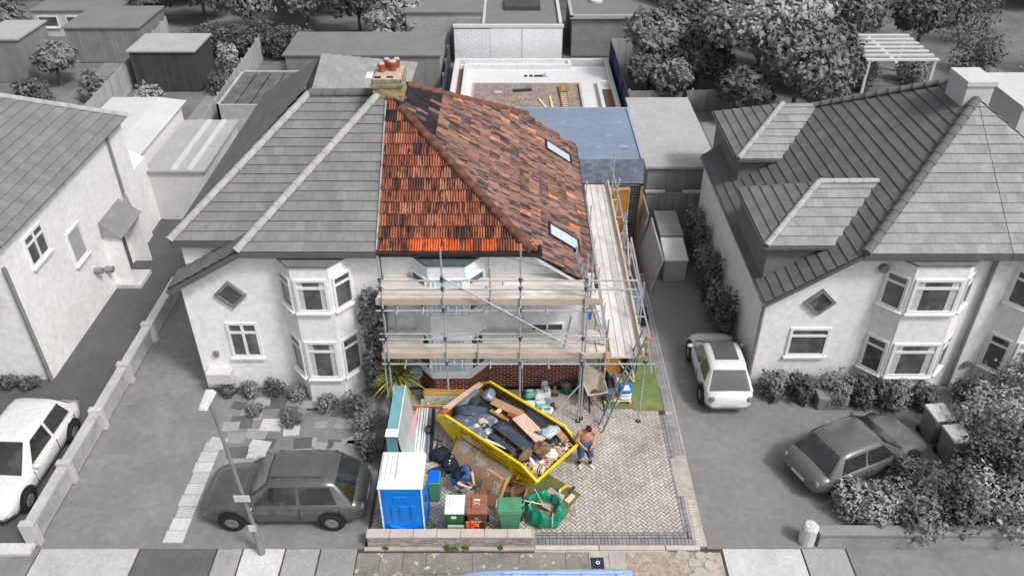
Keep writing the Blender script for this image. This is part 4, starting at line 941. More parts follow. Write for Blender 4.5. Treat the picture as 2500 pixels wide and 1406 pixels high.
obj('roof_crown', MB().hexa([(-3.07, y0 + 0.10, 2.12), (x1 - 0.06, y0 + 0.10, 2.12), (x1 - 0.06, y1 - 0.02, 2.12), (-3.07, y1 - 0.02, 2.12), (-3.04, y0 + 0.16, 2.22), (x1 - 0.1, y0 + 0.16, 2.22), (x1 - 0.1, y1 - 0.08, 2.22), (-3.04, y1 - 0.08, 2.22)]), 'loo_white', rf, bevel=0.02, seg=2)
b = MB()
for k in range(3): b.hexa([(-3.46 + 0.125 * k, y0 + 0.12, 2.12), (-3.37 + 0.125 * k, y0 + 0.12, 2.12), (-3.37 + 0.125 * k, y1 - 0.03, 2.12), (-3.46 + 0.125 * k, y1 - 0.03, 2.12), (-3.45 + 0.125 * k, y0 + 0.14, 2.18), (-3.38 + 0.125 * k, y0 + 0.14, 2.18), (-3.38 + 0.125 * k, y1 - 0.05, 2.18), (-3.45 + 0.125 * k, y1 - 0.05, 2.18)])
obj('roof_rib', b, 'loo_white', rf, bevel=0.01)
obj('side_panel', MB().box(x1 - 0.03, x1 - 0.005, y0 + 0.12, y1 - 0.12, 0.3, 1.9), 'loo_blue', T, bevel=0.01)
obj('latch', MB().box(x1 - 0.01, x1 + 0.02, y0 + 0.45, y0 + 0.55, 0.95, 1.1), 'black_plastic', T)
obj('sign', MB().box(x1 - 0.01, x1 + 0.003, y0 + 0.6, y0 + 0.95, 1.4, 1.75), 'tool_yellow', T)

# ------------------------------------------------------------------ wheelie bins
def bin_body(w0, d0, w1, d1, h):   # taper from base to rim, origin at the middle of the base
    return MB().hexa([(-w0, -d0, 0.06), (w0, -d0, 0.06), (w0, d0, 0.06), (-w0, d0, 0.06), (-w1, -d1, h), (w1, -d1, h), (w1, d1, h), (-w1, d1, h)])
def wheelie(label, x, y, rz, body, lid, w=0.54, d=0.64, h=0.96, group=None, lid_step=0.05):
    t = thing('wheelie_bin', label, 'bin', (x, y, 0.042), rz, group)
    obj('body', bin_body(w * 0.41, d * 0.38, w * 0.47, d * 0.46, h), body, t, world=False, bevel=0.03, seg=2)
    obj('rim', MB().box(-w * 0.5, w * 0.5, -d * 0.49, d * 0.49, h - 0.07, h - 0.005), body, t, world=False, bevel=0.02)
    obj('rib', MB().box(-w * 0.30, -w * 0.27, -d * 0.45, -d * 0.40, 0.12, h - 0.2).box(w * 0.27, w * 0.30, -d * 0.45, -d * 0.40, 0.12, h - 0.2), body, t, world=False)
    l = obj('lid', MB().hexa([(-w * 0.51, -d * 0.52, h), (w * 0.51, -d * 0.52, h), (w * 0.51, d * 0.5, h), (-w * 0.51, d * 0.5, h), (-w * 0.48, -d * 0.49, h + 0.05), (w * 0.48, -d * 0.49, h + 0.05), (w * 0.48, d * 0.47, h + 0.08), (-w * 0.48, d * 0.47, h + 0.08)]), lid, t, world=False, bevel=0.025, seg=2)
    obj('lid_panel', MB().hexa([(-w * 0.28, -d * 0.30, h + 0.05), (w * 0.28, -d * 0.30, h + 0.05), (w * 0.28, d * 0.28, h + 0.06), (-w * 0.28, d * 0.28, h + 0.06), (-w * 0.25, -d * 0.27, h + 0.05 + lid_step), (w * 0.25, -d * 0.27, h + 0.05 + lid_step), (w * 0.25, d * 0.25, h + 0.07 + lid_step), (-w * 0.25, d * 0.25, h + 0.07 + lid_step)]), lid, l, world=False, bevel=0.012)
    obj('handle', MB().tube((-w * 0.36, d * 0.58, h + 0.02), (w * 0.36, d * 0.58, h + 0.02), 0.016, 8).box(-w * 0.38, -w * 0.33, d * 0.46, d * 0.6, h - 0.03, h + 0.04).box(w * 0.33, w * 0.38, d * 0.46, d * 0.6, h - 0.03, h + 0.04).box(-0.04, 0.04, d * 0.46, d * 0.58, h - 0.03, h + 0.04), body if lid != 'bin_brown' else lid, t, world=False)
    for s in (-1, 1): obj('wheel', MB().tube((s * w * 0.44, d * 0.40, 0.10), (s * w * 0.54, d * 0.40, 0.10), 0.10, 14), 'black_plastic', t, world=False)
    return t, h, w, d
t, h, w, d = wheelie('green wheelie bin with a white lid behind the stone wall', -1.55, 14.76, 0.0, 'bin_green', 'loo_white', lid_step=0.03)
obj('number_label', MB().box(-0.09, 0.05, -d * 0.47, -d * 0.455, h - 0.2, h - 0.12), 'paint_white', t, world=False)
t, h, w, d = wheelie('brown wheelie bin with white lid print and crest behind the stone wall', -0.95, 14.76, 0.0, 'bin_brown_dark', 'bin_brown', w=0.57)
M = Matrix.Translation((-0.11, -d * 0.458, h - 0.36)) @ Matrix.Rotation(R(86), 4, 'X')
lettering('BEXLEY', 0.075, 'paint_white', t, WM[t.name] @ M)
b = MB()
for k, (xx, zz, ww) in enumerate(((0, 0.2, 0.10), (0.0, 0.17, 0.13), (0, 0.14, 0.11), (0, 0.11, 0.08), (0, 0.08, 0.04))): b.box(xx - ww / 2, xx + ww / 2, -0.003, 0.003, h - 0.36 + zz - 0.01, h - 0.36 + zz + 0.01)
obj('crest', b, 'lead', t, Matrix.Translation((0.0, -d * 0.467, 0)), world=False)
b = MB()
for k, (xa, ya, ww) in enumerate(((-0.09, 0.08, 0.18), (-0.08, 0.05, 0.16), (-0.09, -0.02, 0.03), (0.05, -0.02, 0.03), (-0.03, -0.04, 0.06), (-0.08, -0.08, 0.03), (0.05, -0.08, 0.03))): b.box(xa, xa + ww, ya, ya + 0.018, h + 0.10, h + 0.1225)
obj('lid_print', b, 'paint_white', t, world=False)
t, h, w, d = wheelie('pale green wheelie bin turned sideways next to the green builder bag', -0.06, 14.74, R(-90), 'bin_green_pale', 'bin_green_pale', w=0.52, d=0.66, lid_step=0.012)
obj('bag_liner', MB().blob((-0.05, -d * 0.5, h - 0.05), (0.16, 0.06, 0.08), 6, 0.5), 'film', t, world=False)
cad = thing('recycling_bin', 'small green bin with a blue lid beside the portable toilet', 'bin', (-2.2, 15.85, 0.042))
obj('body', bin_body(0.15, 0.2, 0.18, 0.24, 0.85), 'bin_green_pale', cad, world=False, bevel=0.02)
obj('lid', MB().box(-0.17, 0.15, -0.22, 0.22, 0.86, 0.92), 'bin_blue', cad, world=False, bevel=0.03, seg=2)
# hollow bricks and block in front of the bins
def hollow(label, x, y, w, d, h, nx, nz, m='orange_brick', z=0.042):
    t = thing('hollow_brick', label, 'brick', (x, y, z)); obj('block', MB().box(-w / 2, w / 2, -d / 2, d / 2, 0, h), m, t, world=False, bevel=0.004)
    b = MB()
    for i in range(nx):
        for k in range(nz):
            cx = -w / 2 + w * (i + 0.5) / nx; cz = h * (k + 0.5) / nz; b.tube((cx, -d / 2 - 0.002, cz), (cx, -d / 2 + 0.01, cz), min(w / nx, h / nz) * 0.3, 8)
    obj('hole', b, 'hole', t, world=False); return t
hollow('salmon hollow brick with eight holes beside the orange hollow bricks', -1.20, 14.45, 0.10, 0.07, 0.64, 2, 5)
hollow('orange hollow brick with round holes standing in front of the brown bin', -1.07, 14.45, 0.10, 0.07, 0.67, 1, 3)
hollow('short orange hollow brick lying against the taller one by the brown bin', -0.95, 14.44, 0.12, 0.07, 0.56, 1, 3)
single('paving_slab', MB().obox((-1.52, 14.46, 0.30), (1, 0, 0), (0, 1, 0.15), (0, -0.15, 1), 0.22, 0.03, 0.27), 'concrete', 'pale grey paving slab leaning behind the stone wall', 'slab', bevel=0.005)
# ------------------------------------------------------------------ neighbouring plots: ground
struct('neighbour_driveway', MB().box(-15.6, -13.15, 14.1, 33.0, -0.05, 0.0), 'n_tarmac')
struct('concrete_drive', MB().box(-12.9, -9.4, 14.1, 33.0, -0.05, 0.0), 'n_concrete')
struct('front_garden_paving', MB().box(-9.4, -4.0, 14.1, 20.6, -0.05, -0.004), 'n_concrete')
struct('front_yard', MB().box(-40, -15.6, 14.1, 21.0, -0.05, -0.004), 'n_tarmac')
struct('shared_drive', MB().box(5.3, 15.4, 14.1, 33.0, -0.05, 0.0), 'n_tarmac_mid')
struct('front_yard', MB().box(15.4, 40, 14.1, 21.0, -0.05, -0.004), 'n_concrete')
for nm, x0, x1, y0, y1, m in (('lawn', -30, -11, 38.0, 62, 'n_lawn'), ('lawn', 6.6, 30, 34, 62, 'n_lawn'), ('lawn', -10.5, -4.1, 33, 46, 'n_lawn'), ('lawn', -60, -30, 30, 90, 'n_lawn'), ('lawn', 30, 60, 24, 90, 'n_lawn')):
    struct(nm, MB().quad((x0, y0, -0.03), (x1, y0, -0.03), (x1, y1, -0.03), (x0, y1, -0.03)), m)
for x0, x1, y0, y1 in ((-26.5, -25.3, 40, 52), (-18.2, -17.4, 40, 47), (10.5, 11.4, 34, 42.5), (17.5, 24, 41, 44), (-9.2, -8.4, 34, 46)):
    struct('garden_path', MB().quad((x0, y0, -0.022), (x1, y0, -0.022), (x1, y1, -0.022), (x0, y1, -0.022)), 'n_paving')
# pavement pieces in front of the neighbours
for x0, x1, m, z in ((-30, -12.8, 'n_concrete', 0.02), (-12.75, -10.1, 'n_paving_pale', 0.024), (-10.05, -8.0, 'n_paving_dark', 0.02), (-7.95, -7.3, 'n_paving', 0.022), (-7.25, -6.15, 'n_paving_pale', 0.024), (-6.1, -5.2, 'n_paving', 0.02), (-5.15, -4.18, 'n_paving', 0.024), (5.7, 7.8, 'n_paving_pale', 0.02), (7.85, 9.0, 'n_paving', 0.024), (9.05, 30, 'n_concrete', 0.02)):
    obj('paving_panel', MB().box(x0, x1, 12.1, 14.08, -0.02, z), m, PAV)
obj('paving_panel', MB().box(-30, -12.95, 13.85, 14.2, -0.02, 0.12), 'n_paving_pale', PAV)
rs = random.Random(3); fg = bpy.data.objects['front_garden_paving']
for k in range(60):     # broken, mossy slabs
    x = rs.uniform(-9.2, -4.6); y = rs.uniform(16.6, 20.0); s = rs.uniform(0.18, 0.36); a = rs.uniform(-0.2, 0.2)
    obj('slab', MB().obox((x, y, 0.002 + 0.002 * (k % 9)), (math.cos(a), math.sin(a), 0), (-math.sin(a), math.cos(a), 0), (0, 0, 1), s, s * 0.8, 0.012), rs.choice(('n_paving', 'n_paving_pale', 'n_paving', 'n_paving_dark')), fg)
for k in range(9):
    y = 14.3 + 0.42 * k; obj('slab', MB().box(-9.55 + 0.03 * (k % 3), -9.0, y, y + 0.40, -0.02, 0.02), 'n_paving_pale', fg)

# ------------------------------------------------------------------ neighbouring houses
def roof_planes(parent, planes, tw=0.33, gauge=0.335):
    """planes: (points, eave direction, material, ribs)"""
    b = MB()
    for pts, U, m, ribs in planes: b.poly([Vector(p) - Vector((0, 0, 0.015)) for p in pts])
    r = obj('roof', b, 'n_underlay', parent, recalc=False)
    for pts, U, m, ribs in planes: tiled_plane(r, pts, U, m, tw, gauge, ribs, name='roof_tiles', h=0.035, th=0.018, tilt=0.03)
    return r
def nwin(par, x, y, z, w, h, **k): return window(par, (x, y, z), (1, 0, 0), w, h, fm='n_frame', gm='n_glass', fr=0.09, **k)
def nbay(par, xl, fl, fr, xr, y0, p, z0, z1, wins):
    pts = [(xl, y0, z0), (fl, y0 - p, z0), (fr, y0 - p, z0), (xr, y0, z0)]
    b = obj('bay', MB().prism(pts, (0, 0, z1 - z0)), 'n_wall', par)
    obj('bay_roof', MB().prism([(xl - 0.06, y0, z1), (fl - 0.03, y0 - p - 0.06, z1), (fr + 0.03, y0 - p - 0.06, z1), (xr + 0.06, y0, z1)], (0, 0, 0.06)), 'n_plain_dark', par)
    for zz, hh in wins:
        window(b, ((fl + fr) / 2, y0 - p, zz), (1, 0, 0), fr - fl - 0.14, hh, fm='n_frame', gm='n_glass', fr=0.09, mull=(), trans=(0.74,), curtain='n_curtain')
        for a, c in ((pts[0], pts[1]), (pts[2], pts[3])):
            a = Vector(a); c = Vector(c); m = (a + c) / 2; m.z = zz; window(b, m, c - a, (c - a).length - 0.16, hh, fm='n_frame', gm='n_glass', fr=0.08, mull=(), trans=(0.74,))
    return b
def diamond(par, x, y, z, r):
    M = frame((x, y, z), (1, 0, 1), (-1, 0, 1)); f = MB()
    for a in ((-r, r, -r, -r + 0.09), (-r, r, r - 0.09, r), (-r, -r + 0.09, -r + 0.09, r - 0.09), (r - 0.09, r, -r + 0.09, r - 0.09)): f.box(*a, -0.02, 0.07)
    w = obj('window', f, 'n_pipe', par, M); obj('pane', MB().box(-r + 0.09, r - 0.09, -r + 0.09, r - 0.09, 0.0, 0.02), 'n_glass', w, M)
# attached house, with a set-back upper storey at its far side
A = thing('semi_detached_house', 'pale rendered house with grey roof joined to the orange-roofed one', 'house', (-7, 25, 0))
obj('wall', MB().prism([(-10.2, 20.6, 0), (-3.99, 20.6, 0), (-3.99, 20.6, 5.48), (-8.1, 20.6, 5.48), (-10.2, 20.6, 4.3)], (0, 10, 0)), 'n_wall', A)
obj('upper_wall', MB().box(-10.2, -8.2, 21.35, 32.9, 3.9, 5.35), 'n_wall', A)
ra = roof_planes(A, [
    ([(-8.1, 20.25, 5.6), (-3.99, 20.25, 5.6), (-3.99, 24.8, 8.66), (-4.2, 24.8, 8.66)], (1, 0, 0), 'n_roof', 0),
    ([(-8.1, 20.25, 5.6), (-8.29, 21.2, 5.42), (-4.72, 25.6, 8.2), (-4.2, 24.8, 8.66)], (0.6, 0.8, 0), 'n_roof_shaded', 0),
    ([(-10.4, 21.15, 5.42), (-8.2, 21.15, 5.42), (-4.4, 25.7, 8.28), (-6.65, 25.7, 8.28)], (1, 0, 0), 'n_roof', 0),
    ([(-10.4, 21.15, 5.42), (-10.4, 33.0, 5.42), (-7.0, 29.2, 8.28), (-6.65, 25.7, 8.28)], (0, 1, 0), 'n_roof_shaded', 0),
    ([(-6.65, 25.7, 8.28), (-7.0, 29.2, 8.28), (-3.99, 32.6, 6.6), (-3.99, 25.7, 6.9)], (0, 1, 0), 'n_roof_lit', 0),
    ([(-8.1, 20.25, 5.6), (-10.45, 20.25, 4.25), (-10.45, 21.3, 4.25), (-8.1, 21.3, 5.6)], (0, 1, 0), 'n_roof_shaded', 0)])
hip_caps(ra, (-8.1, 20.22, 5.66), (-4.25, 24.7, 8.68), 'n_ridge', 0.13); hip_caps(ra, (-10.4, 21.12, 5.48), (-6.7, 25.65, 8.32), 'n_ridge', 0.13)
hip_caps(ra, (-6.65, 25.72, 8.32), (-4.45, 25.72, 8.34), 'n_ridge_dark', 0.16)
obj('fascia', MB().box(-8.1, -3.99, 20.2, 20.27, 5.42, 5.58).box(-10.4, -8.25, 21.1, 21.17, 5.22, 5.40), 'n_fascia', A)
obj('verge', MB().bar((-8.05, 20.24, 5.52), (-10.45, 20.24, 4.14), 0.08, 0.16), 'n_fascia', A)
nbay(A, -7.12, -6.56, -5.42, -4.86, 20.6, 0.66, 0.0, 5.28, ((4.25, 1.2), (1.75, 1.5)))
diamond(A, -8.7, 20.58, 3.85, 0.36); nwin(A, -8.6, 20.6, 2.05, 1.0, 1.4, mull=(0.5,), trans=(0.72,))
obj('wall_lamp', MB().box(-9.7, -9.55, 20.5, 20.6, 1.4, 1.6), 'n_pipe', A)
obj('meter_box', MB().box(-10.0, -9.2, 20.2, 20.6, 0.5, 0.9), 'n_white', A)
obj('chimney_stub', MB().box(-4.9, -4.45, 26.3, 26.9, 7.0, 8.6), 'n_wall', A)
single('climber', leafcloud(leafcloud(MB(), (-4.35, 20.35, 3.0), (0.42, 0.3, 1.3), 1500, 0.07, 61), (-4.3, 20.2, 1.2), (0.5, 0.4, 1.1), 1500, 0.07, 62, floor=0.0), 'n_leaf', 'leafy climber at the end of the bay beside the scaffold', 'climber', recalc=False)
for k, (x, y, r) in enumerate(((-8.7, 20.2, 0.35), (-7.9, 20.2, 0.4), (-7.1, 20.1, 0.35), (-9.4, 20.2, 0.3), (-6.0, 19.5, 0.4), (-5.1, 19.4, 0.5), (-8.3, 19.3, 0.3), (-7.0, 18.8, 0.35), (-4.5, 18.6, 0.6), (-4.4, 17.5, 0.55))):
    bush('shrub', ('low dark shrub at the foot of the pale house wall', 'small shrub between the broken slabs before the pale house', 'bushy shrub by the boundary beside the plastic-wrapped boards')[0 if y > 20 else (1 if x < -4.8 else 2)], (x, y, 0.0), (r, r * 0.8, r * 0.8), 'n_leaf_dark' if k % 2 else 'n_leaf', 70 + k, 420, 0.06, group='front garden shrubs')
# house beyond the shared drive
B = thing('semi_detached_house', 'white house with pale tiled hipped dormers beyond the shared drive', 'house', (11.3, 25.5, 0))
obj('wall', MB().prism([(7.95, 20.75, 0), (14.73, 20.75, 0), (14.73, 20.75, 5.4), (10.4, 20.75, 5.4), (7.95, 20.75, 3.72)], (0, 9.8, 0)), 'n_wall', B)
s = 0.69; zl = 5.5 - s * 2.6
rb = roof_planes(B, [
    ([(10.4, 20.3, 5.5), (14.75, 20.3, 5.5), (14.75, 24.65, 8.5)], (1, 0, 0), 'n_roof_lit', 0),
    ([(7.8, 20.3, zl), (10.4, 20.3, 5.5), (14.75, 24.65, 8.5), (14.75, 26.25, 8.5), (10.4, 30.6, 5.5), (7.8, 30.6, zl)], (0, 1, 0), 'n_roof_shaded', 0),
    ([(7.8, 21.3, 5.15), (9.9, 21.3, 5.15), (11.63, 23.2, 6.35), (9.75, 23.2, 6.35)], (1, 0, 0), 'n_roof_lit', 0),
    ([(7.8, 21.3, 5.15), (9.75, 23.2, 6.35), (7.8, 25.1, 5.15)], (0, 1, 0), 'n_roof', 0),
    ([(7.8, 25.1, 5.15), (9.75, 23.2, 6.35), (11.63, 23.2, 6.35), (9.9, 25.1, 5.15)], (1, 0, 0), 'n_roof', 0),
    ([(8.3, 27.3, 5.15), (9.9, 27.3, 5.15), (11.7, 29.5, 6.4), (10.3, 29.5, 6.4)], (1, 0, 0), 'n_roof_lit', 0),
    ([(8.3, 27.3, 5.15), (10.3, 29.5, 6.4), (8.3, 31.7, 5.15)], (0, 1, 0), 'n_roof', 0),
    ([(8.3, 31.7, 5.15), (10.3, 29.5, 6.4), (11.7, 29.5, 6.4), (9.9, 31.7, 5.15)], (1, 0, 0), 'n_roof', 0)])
hip_caps(rb, (10.42, 20.28, 5.56), (14.7, 24.6, 8.54), 'n_ridge_dark', 0.14); hip_caps(rb, (10.4, 30.62, 5.56), (14.7, 26.3, 8.54), 'n_ridge_dark', 0.14)
hip_caps(rb, (7.8, 21.28, 5.2), (9.72, 23.17, 6.38), 'n_ridge', 0.10); hip_caps(rb, (9.75, 23.2, 6.40), (11.6, 23.2, 6.41), 'n_ridge', 0.10)
hip_caps(rb, (8.3, 27.28, 5.2), (10.28, 29.47, 6.43), 'n_ridge', 0.10)
for x0, y0, y1 in ((7.95, 21.45, 24.95), (8.45, 27.45, 31.55)): obj('dormer_wall', MB().box(x0, 10.2, y0, y1, 3.3, 5.12), 'n_plain_dark', B); obj('dormer_gutter', MB().bar((x0 - 0.18, y0 - 0.2, 5.1), (x0 - 0.18, y1 + 0.2, 5.1), 0.09, 0.09).bar((x0 - 0.18, y0 - 0.18, 5.1), (9.9, y0 - 0.18, 5.1), 0.09, 0.09), 'n_fascia', B)
obj('fascia', MB().box(10.4, 14.75, 20.24, 20.32, 5.30, 5.48), 'n_fascia', B); obj('verge', MB().bar((10.45, 20.3, 5.42), (7.8, 20.3, zl - 0.08), 0.06, 0.10), 'n_fascia', B)
obj('downpipe', MB().path([(14.62, 20.65, 5.3), (14.62, 20.65, 0.0)], 0.07, 8), 'n_pipe', B); obj('downpipe', MB().path([(7.9, 20.65, 3.6), (7.9, 20.65, 0)], 0.06, 8), 'n_pipe', B); obj('gutter', MB().bar((7.78, 20.3, zl - 0.06), (7.78, 30.6, zl - 0.06), 0.10, 0.09), 'n_pipe', B)
nbay(B, 11.4, 12.0, 13.6, 14.2, 20.75, 0.62, 0.0, 5.2, ((4.1, 1.25), (1.6, 1.35)))
diamond(B, 9.65, 20.73, 3.45, 0.36); nwin(B, 9.6, 20.75, 1.85, 1.3, 1.15, mull=(), trans=(0.72,))
obj('wall_lamp', MB().tube((11.3, 20.6, 4.75), (11.3, 20.75, 4.75), 0.14, 10), 'n_pipe', B)
cb = obj('chimney', MB().box(14.35, 15.2, 24.7, 25.9, 7.6, 8.95), 'n_white', B); obj('cap', MB().box(14.3, 15.25, 24.65, 25.95, 8.95, 9.1), 'n_white', cb)
C_ = thing('semi_detached_house', 'white house with mottled roof next to the dormered one', 'house', (18, 25.5, 0))
obj('wall', MB().prism([(14.77, 20.8, 0), (21.4, 20.8, 0), (21.4, 20.8, 3.7), (19.1, 20.8, 5.35), (14.77, 20.8, 5.35)], (0, 9.6, 0)), 'n_wall', C_)
rc = roof_planes(C_, [([(14.77, 20.3, 5.5), (19.1, 20.3, 5.5), (14.77, 24.65, 8.5)], (1, 0, 0), 'n_roof_lit', 0),
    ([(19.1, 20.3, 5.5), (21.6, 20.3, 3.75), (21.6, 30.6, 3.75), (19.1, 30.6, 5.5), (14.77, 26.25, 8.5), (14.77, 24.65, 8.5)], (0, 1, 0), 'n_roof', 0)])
nbay(C_, 15.4, 15.95, 17.4, 18.0, 20.8, 0.62, 0.0, 5.2, ((4.1, 1.25), (1.6, 1.35)))
obj('fascia', MB().box(14.77, 19.1, 20.24, 20.32, 5.30, 5.48), 'n_fascia', C_); obj('wall_vent', MB().tube((15.1, 20.7, 0.9), (15.1, 20.8, 0.9), 0.12, 10), 'n_pipe', C_)
# house across the dark drive
D = thing('detached_house', 'white house with a long plain side wall beside the dark drive', 'house', (-19, 25.5, 0))
obj('wall', MB().box(-24.5, -15.6, 21.0, 30.4, 0, 5.35), 'n_wall', D)
rd = roof_planes(D, [([(-15.35, 20.8, 5.4), (-15.35, 30.6, 5.4), (-20.2, 25.7, 8.75)], (0, 1, 0), 'n_roof', 0),
    ([(-15.35, 20.8, 5.4), (-20.2, 25.7, 8.75), (-25, 20.8, 5.4)], (1, 0, 0), 'n_roof', 0), ([(-15.35, 30.6, 5.4), (-20.2, 25.7, 8.75), (-25, 30.6, 5.4)], (1, 0, 0), 'n_roof', 0)])
hip_caps(rd, (-15.35, 30.62, 5.45), (-20.2, 25.75, 8.78), 'n_ridge', 0.13); hip_caps(rd, (-15.35, 20.78, 5.45), (-20.2, 25.65, 8.78), 'n_ridge', 0.13)
for yc, zc, w, h, mu, tr in ((22.75, 4.3, 1.2, 1.1, (0.5,), (0.7,)), (24.9, 3.0, 1.0, 1.3, (), ())): window(D, (-15.6, yc, zc), (0, 1, 0), w, h, fm='n_frame', gm='n_glass' if mu else 'n_shed_roof_pale', fr=0.08, mull=mu, trans=tr)
pr_ = obj('porch', MB().hexa([(-15.6, 26.5, 2.3), (-14.85, 26.5, 2.2), (-14.85, 28.6, 2.2), (-15.6, 28.6, 2.3), (-15.6, 26.6, 2.85), (-15.55, 26.6, 2.85), (-15.55, 28.5, 2.85), (-15.6, 28.5, 2.85)]), 'n_plain', D)
obj('porch_side', MB().box(-15.6, -14.95, 26.6, 26.7, 0.0, 2.25), 'n_wall', D); obj('porch_side', MB().box(-15.6, -14.95, 28.4, 28.5, 0.0, 2.25), 'n_wall', D)
obj('door', MB().box(-15.6, -15.52, 26.95, 28.0, 0.05, 2.1), 'n_fascia', D); obj('door_step', MB().box(-15.6, -14.6, 26.4, 27.5, 0.0, 0.16), 'n_paving_pale', D)
obj('downpipe', MB().path([(-15.5, 28.9, 5.3), (-15.5, 28.9, 2.9), (-15.2, 28.6, 2.3)], 0.055, 6), 'n_pipe', D); obj('downpipe', MB().path([(-15.62, 20.92, 4.6), (-15.62, 20.92, 0)], 0.07, 6), 'n_pipe', D)
obj('wall_vent', MB().tube((-15.6, 25.4, 1.5), (-15.3, 25.4, 1.5), 0.12, 10), 'n_pipe', D); obj('wall_vent', MB().tube((-15.6, 26.1, 1.1), (-15.3, 26.1, 1.1), 0.13, 10), 'n_pipe', D)
obj('front_canopy', MB().hexa([(-20, 20.2, 3.2), (-16.2, 20.2, 3.2), (-16.2, 21.0, 3.4), (-20, 21.0, 3.4), (-20, 20.25, 3.3), (-16.2, 20.25, 3.3), (-16.2, 21.0, 3.75), (-20, 21.0, 3.75)]), 'n_plain_dark', D)
obj('annex', MB().prism([(-19.6, 30.4, 0), (-15.75, 30.4, 0), (-15.75, 30.4, 3.0), (-17.6, 30.4, 3.9), (-19.6, 30.4, 3.0)], (0, 1.5, 0)).box(-19.4, -16.2, 31.9, 37.8, 0, 3.0), 'n_wall', D)
obj('annex_roof', MB().hexa([(-19.7, 31.8, 3.0), (-16.0, 31.8, 3.0), (-16.0, 38.2, 3.0), (-19.7, 38.2, 3.0), (-19.5, 32.2, 3.25), (-17.2, 32.2, 3.25), (-17.2, 38.0, 3.25), (-19.5, 38.0, 3.25)]), 'n_white', D)
for k, x in enumerate((-18.6, -17.7, -16.9, -16.2)): bush('shrub', 'small dark shrub under the canopy of the white house', (x, 20.6, 0), (0.4, 0.3, 0.25), 'n_leaf_dark', 110 + k, 350, 0.06, group='shrubs under the canopy')

# ------------------------------------------------------------------ boundary wall with piers, posts, sheds
W_ = thing('boundary_wall', 'long low grey wall with raised piers between the two drives', 'wall', (-13.0, 20, 0))
obj('wall', MB().box(-13.12, -12.92, 14.3, 26.2, 0, 0.62), 'n_brick', W_); obj('coping', MB().box(-13.17, -12.87, 14.4, 26.2, 0.62, 0.70), 'n_fence_pale', W_)
for y in (14.3, 16.5, 18.7, 20.9, 23.1): obj('pier', MB().box(-13.2, -12.80, y - 0.1, y + 0.1, 0, 0.82), 'n_paving_pale', W_, bevel=0.01)
W2 = thing('garden_wall', 'low wall with a rounded end along the shared drive front', 'wall', (10.5, 14.25, 0))
obj('wall', MB().box(8.3, 30, 14.15, 14.38, 0, 0.5), 'n_brick', W2); obj('coping', MB().box(8.25, 30, 14.1, 14.43, 0.5, 0.57), 'n_paving', W2)
obj('end_pier', MB().lathe([(0.22, 0), (0.22, 0.62), (0.16, 0.70), (0.0, 0.72)], (8.05, 14.35, 0), 14), 'n_paving_pale', W2, smooth=False)
def shed(label, x0, x1, y0, y1, h, roofm, wallm, dh=0.0, cat='shed', over=0.12, boards=0.0, name='shed', win=0):
    t = thing(name, label, cat, ((x0 + x1) / 2, (y0 + y1) / 2, 0))
    w = obj('wall', MB().hexa([(x0, y0, 0), (x1, y0, 0), (x1, y1, 0), (x0, y1, 0), (x0, y0, h), (x1, y0, h), (x1, y1, h + dh), (x0, y1, h + dh)]), wallm, t)
    obj('roof', MB().hexa([(x0 - over, y0 - over, h + 0.004), (x1 + over, y0 - over, h + 0.004), (x1 + over, y1 + over, h + dh + 0.004), (x0 - over, y1 + over, h + dh + 0.004), (x0 - over, y0 - over, h + 0.10), (x1 + over, y0 - over, h + 0.10), (x1 + over, y1 + over, h + dh + 0.10), (x0 - over, y1 + over, h + dh + 0.10)]), roofm, t)
    if boards:
        x = x0
        while x < x1 - 0.02: obj('plank', MB().box(x + 0.008, min(x1, x + boards) - 0.008, y0 - 0.02, y0 + 0.005, 0.02, h - 0.03), wallm, w); x += boards
    for k in range(win):
        xc = x0 + (x1 - x0) * (k + 0.5) / win; window(t, (xc, y0, h * 0.6), (1, 0, 0), (x1 - x0) / win * 0.72, h * 0.45, fm='n_frame', gm='n_glass', fr=0.08, mull=())
    return t
shed('flat-roofed garage with pale roof at the end of the shared drive', 5.85, 8.75, 31.7, 39.2, 2.6, 'n_shed_roof_pale', 'n_shed_wall', boards=0.42, cat='garage')
shed('pale ribbed garden shed at the end of the dark drive', -15.75, -13.35, 31.8, 37.0, 2.35, 'n_shed_roof_pale', 'n_white')
for k, x in enumerate((-14.6, -13.9)): obj('roof_rib', MB().box(x - 0.12, x + 0.12, 31.75, 37.05, 2.45, 2.5), 'n_white', [o for o in bpy.data.objects if o.get('label', '').startswith('pale ribbed')][0])
shed('long grey flat-roofed outbuilding behind the grey-roofed house', -13.2, -4.2, 46.6, 50.6, 2.3, 'n_shed_roof', 'n_shed_wall', cat='outbuilding', boards=0.9)
GW = thing('garage', 'white painted brick garage with flat roof at the back of the patio', 'garage', (-0.2, 55, 0))
gw = obj('wall', MB().box(-3.7, 3.25, 52.0, 58.0, 0, 2.25), 'joint_dark', GW)
brick_face(gw, (-3.7, 52.0, 0.02), (1, 0, 0), 2.3, 2.2, 'painted_brick', bw=0.44, bh=0.14, j=0.012); obj('rendered_bay', MB().box(-1.38, 0.62, 51.985, 52.0, 0.02, 2.2), 'painted_brick', GW); obj('rendered_bay', MB().box(0.66, 3.2, 51.985, 52.0, 0.02, 2.2), 'painted_brick', GW)
obj('parapet', MB().box(-3.75, 3.3, 51.95, 52.25, 2.25, 2.42), 'n_white', GW); obj('roof', MB().box(-3.6, 3.15, 52.26, 57.9, 2.26, 2.32), 'n_shed_roof', GW)
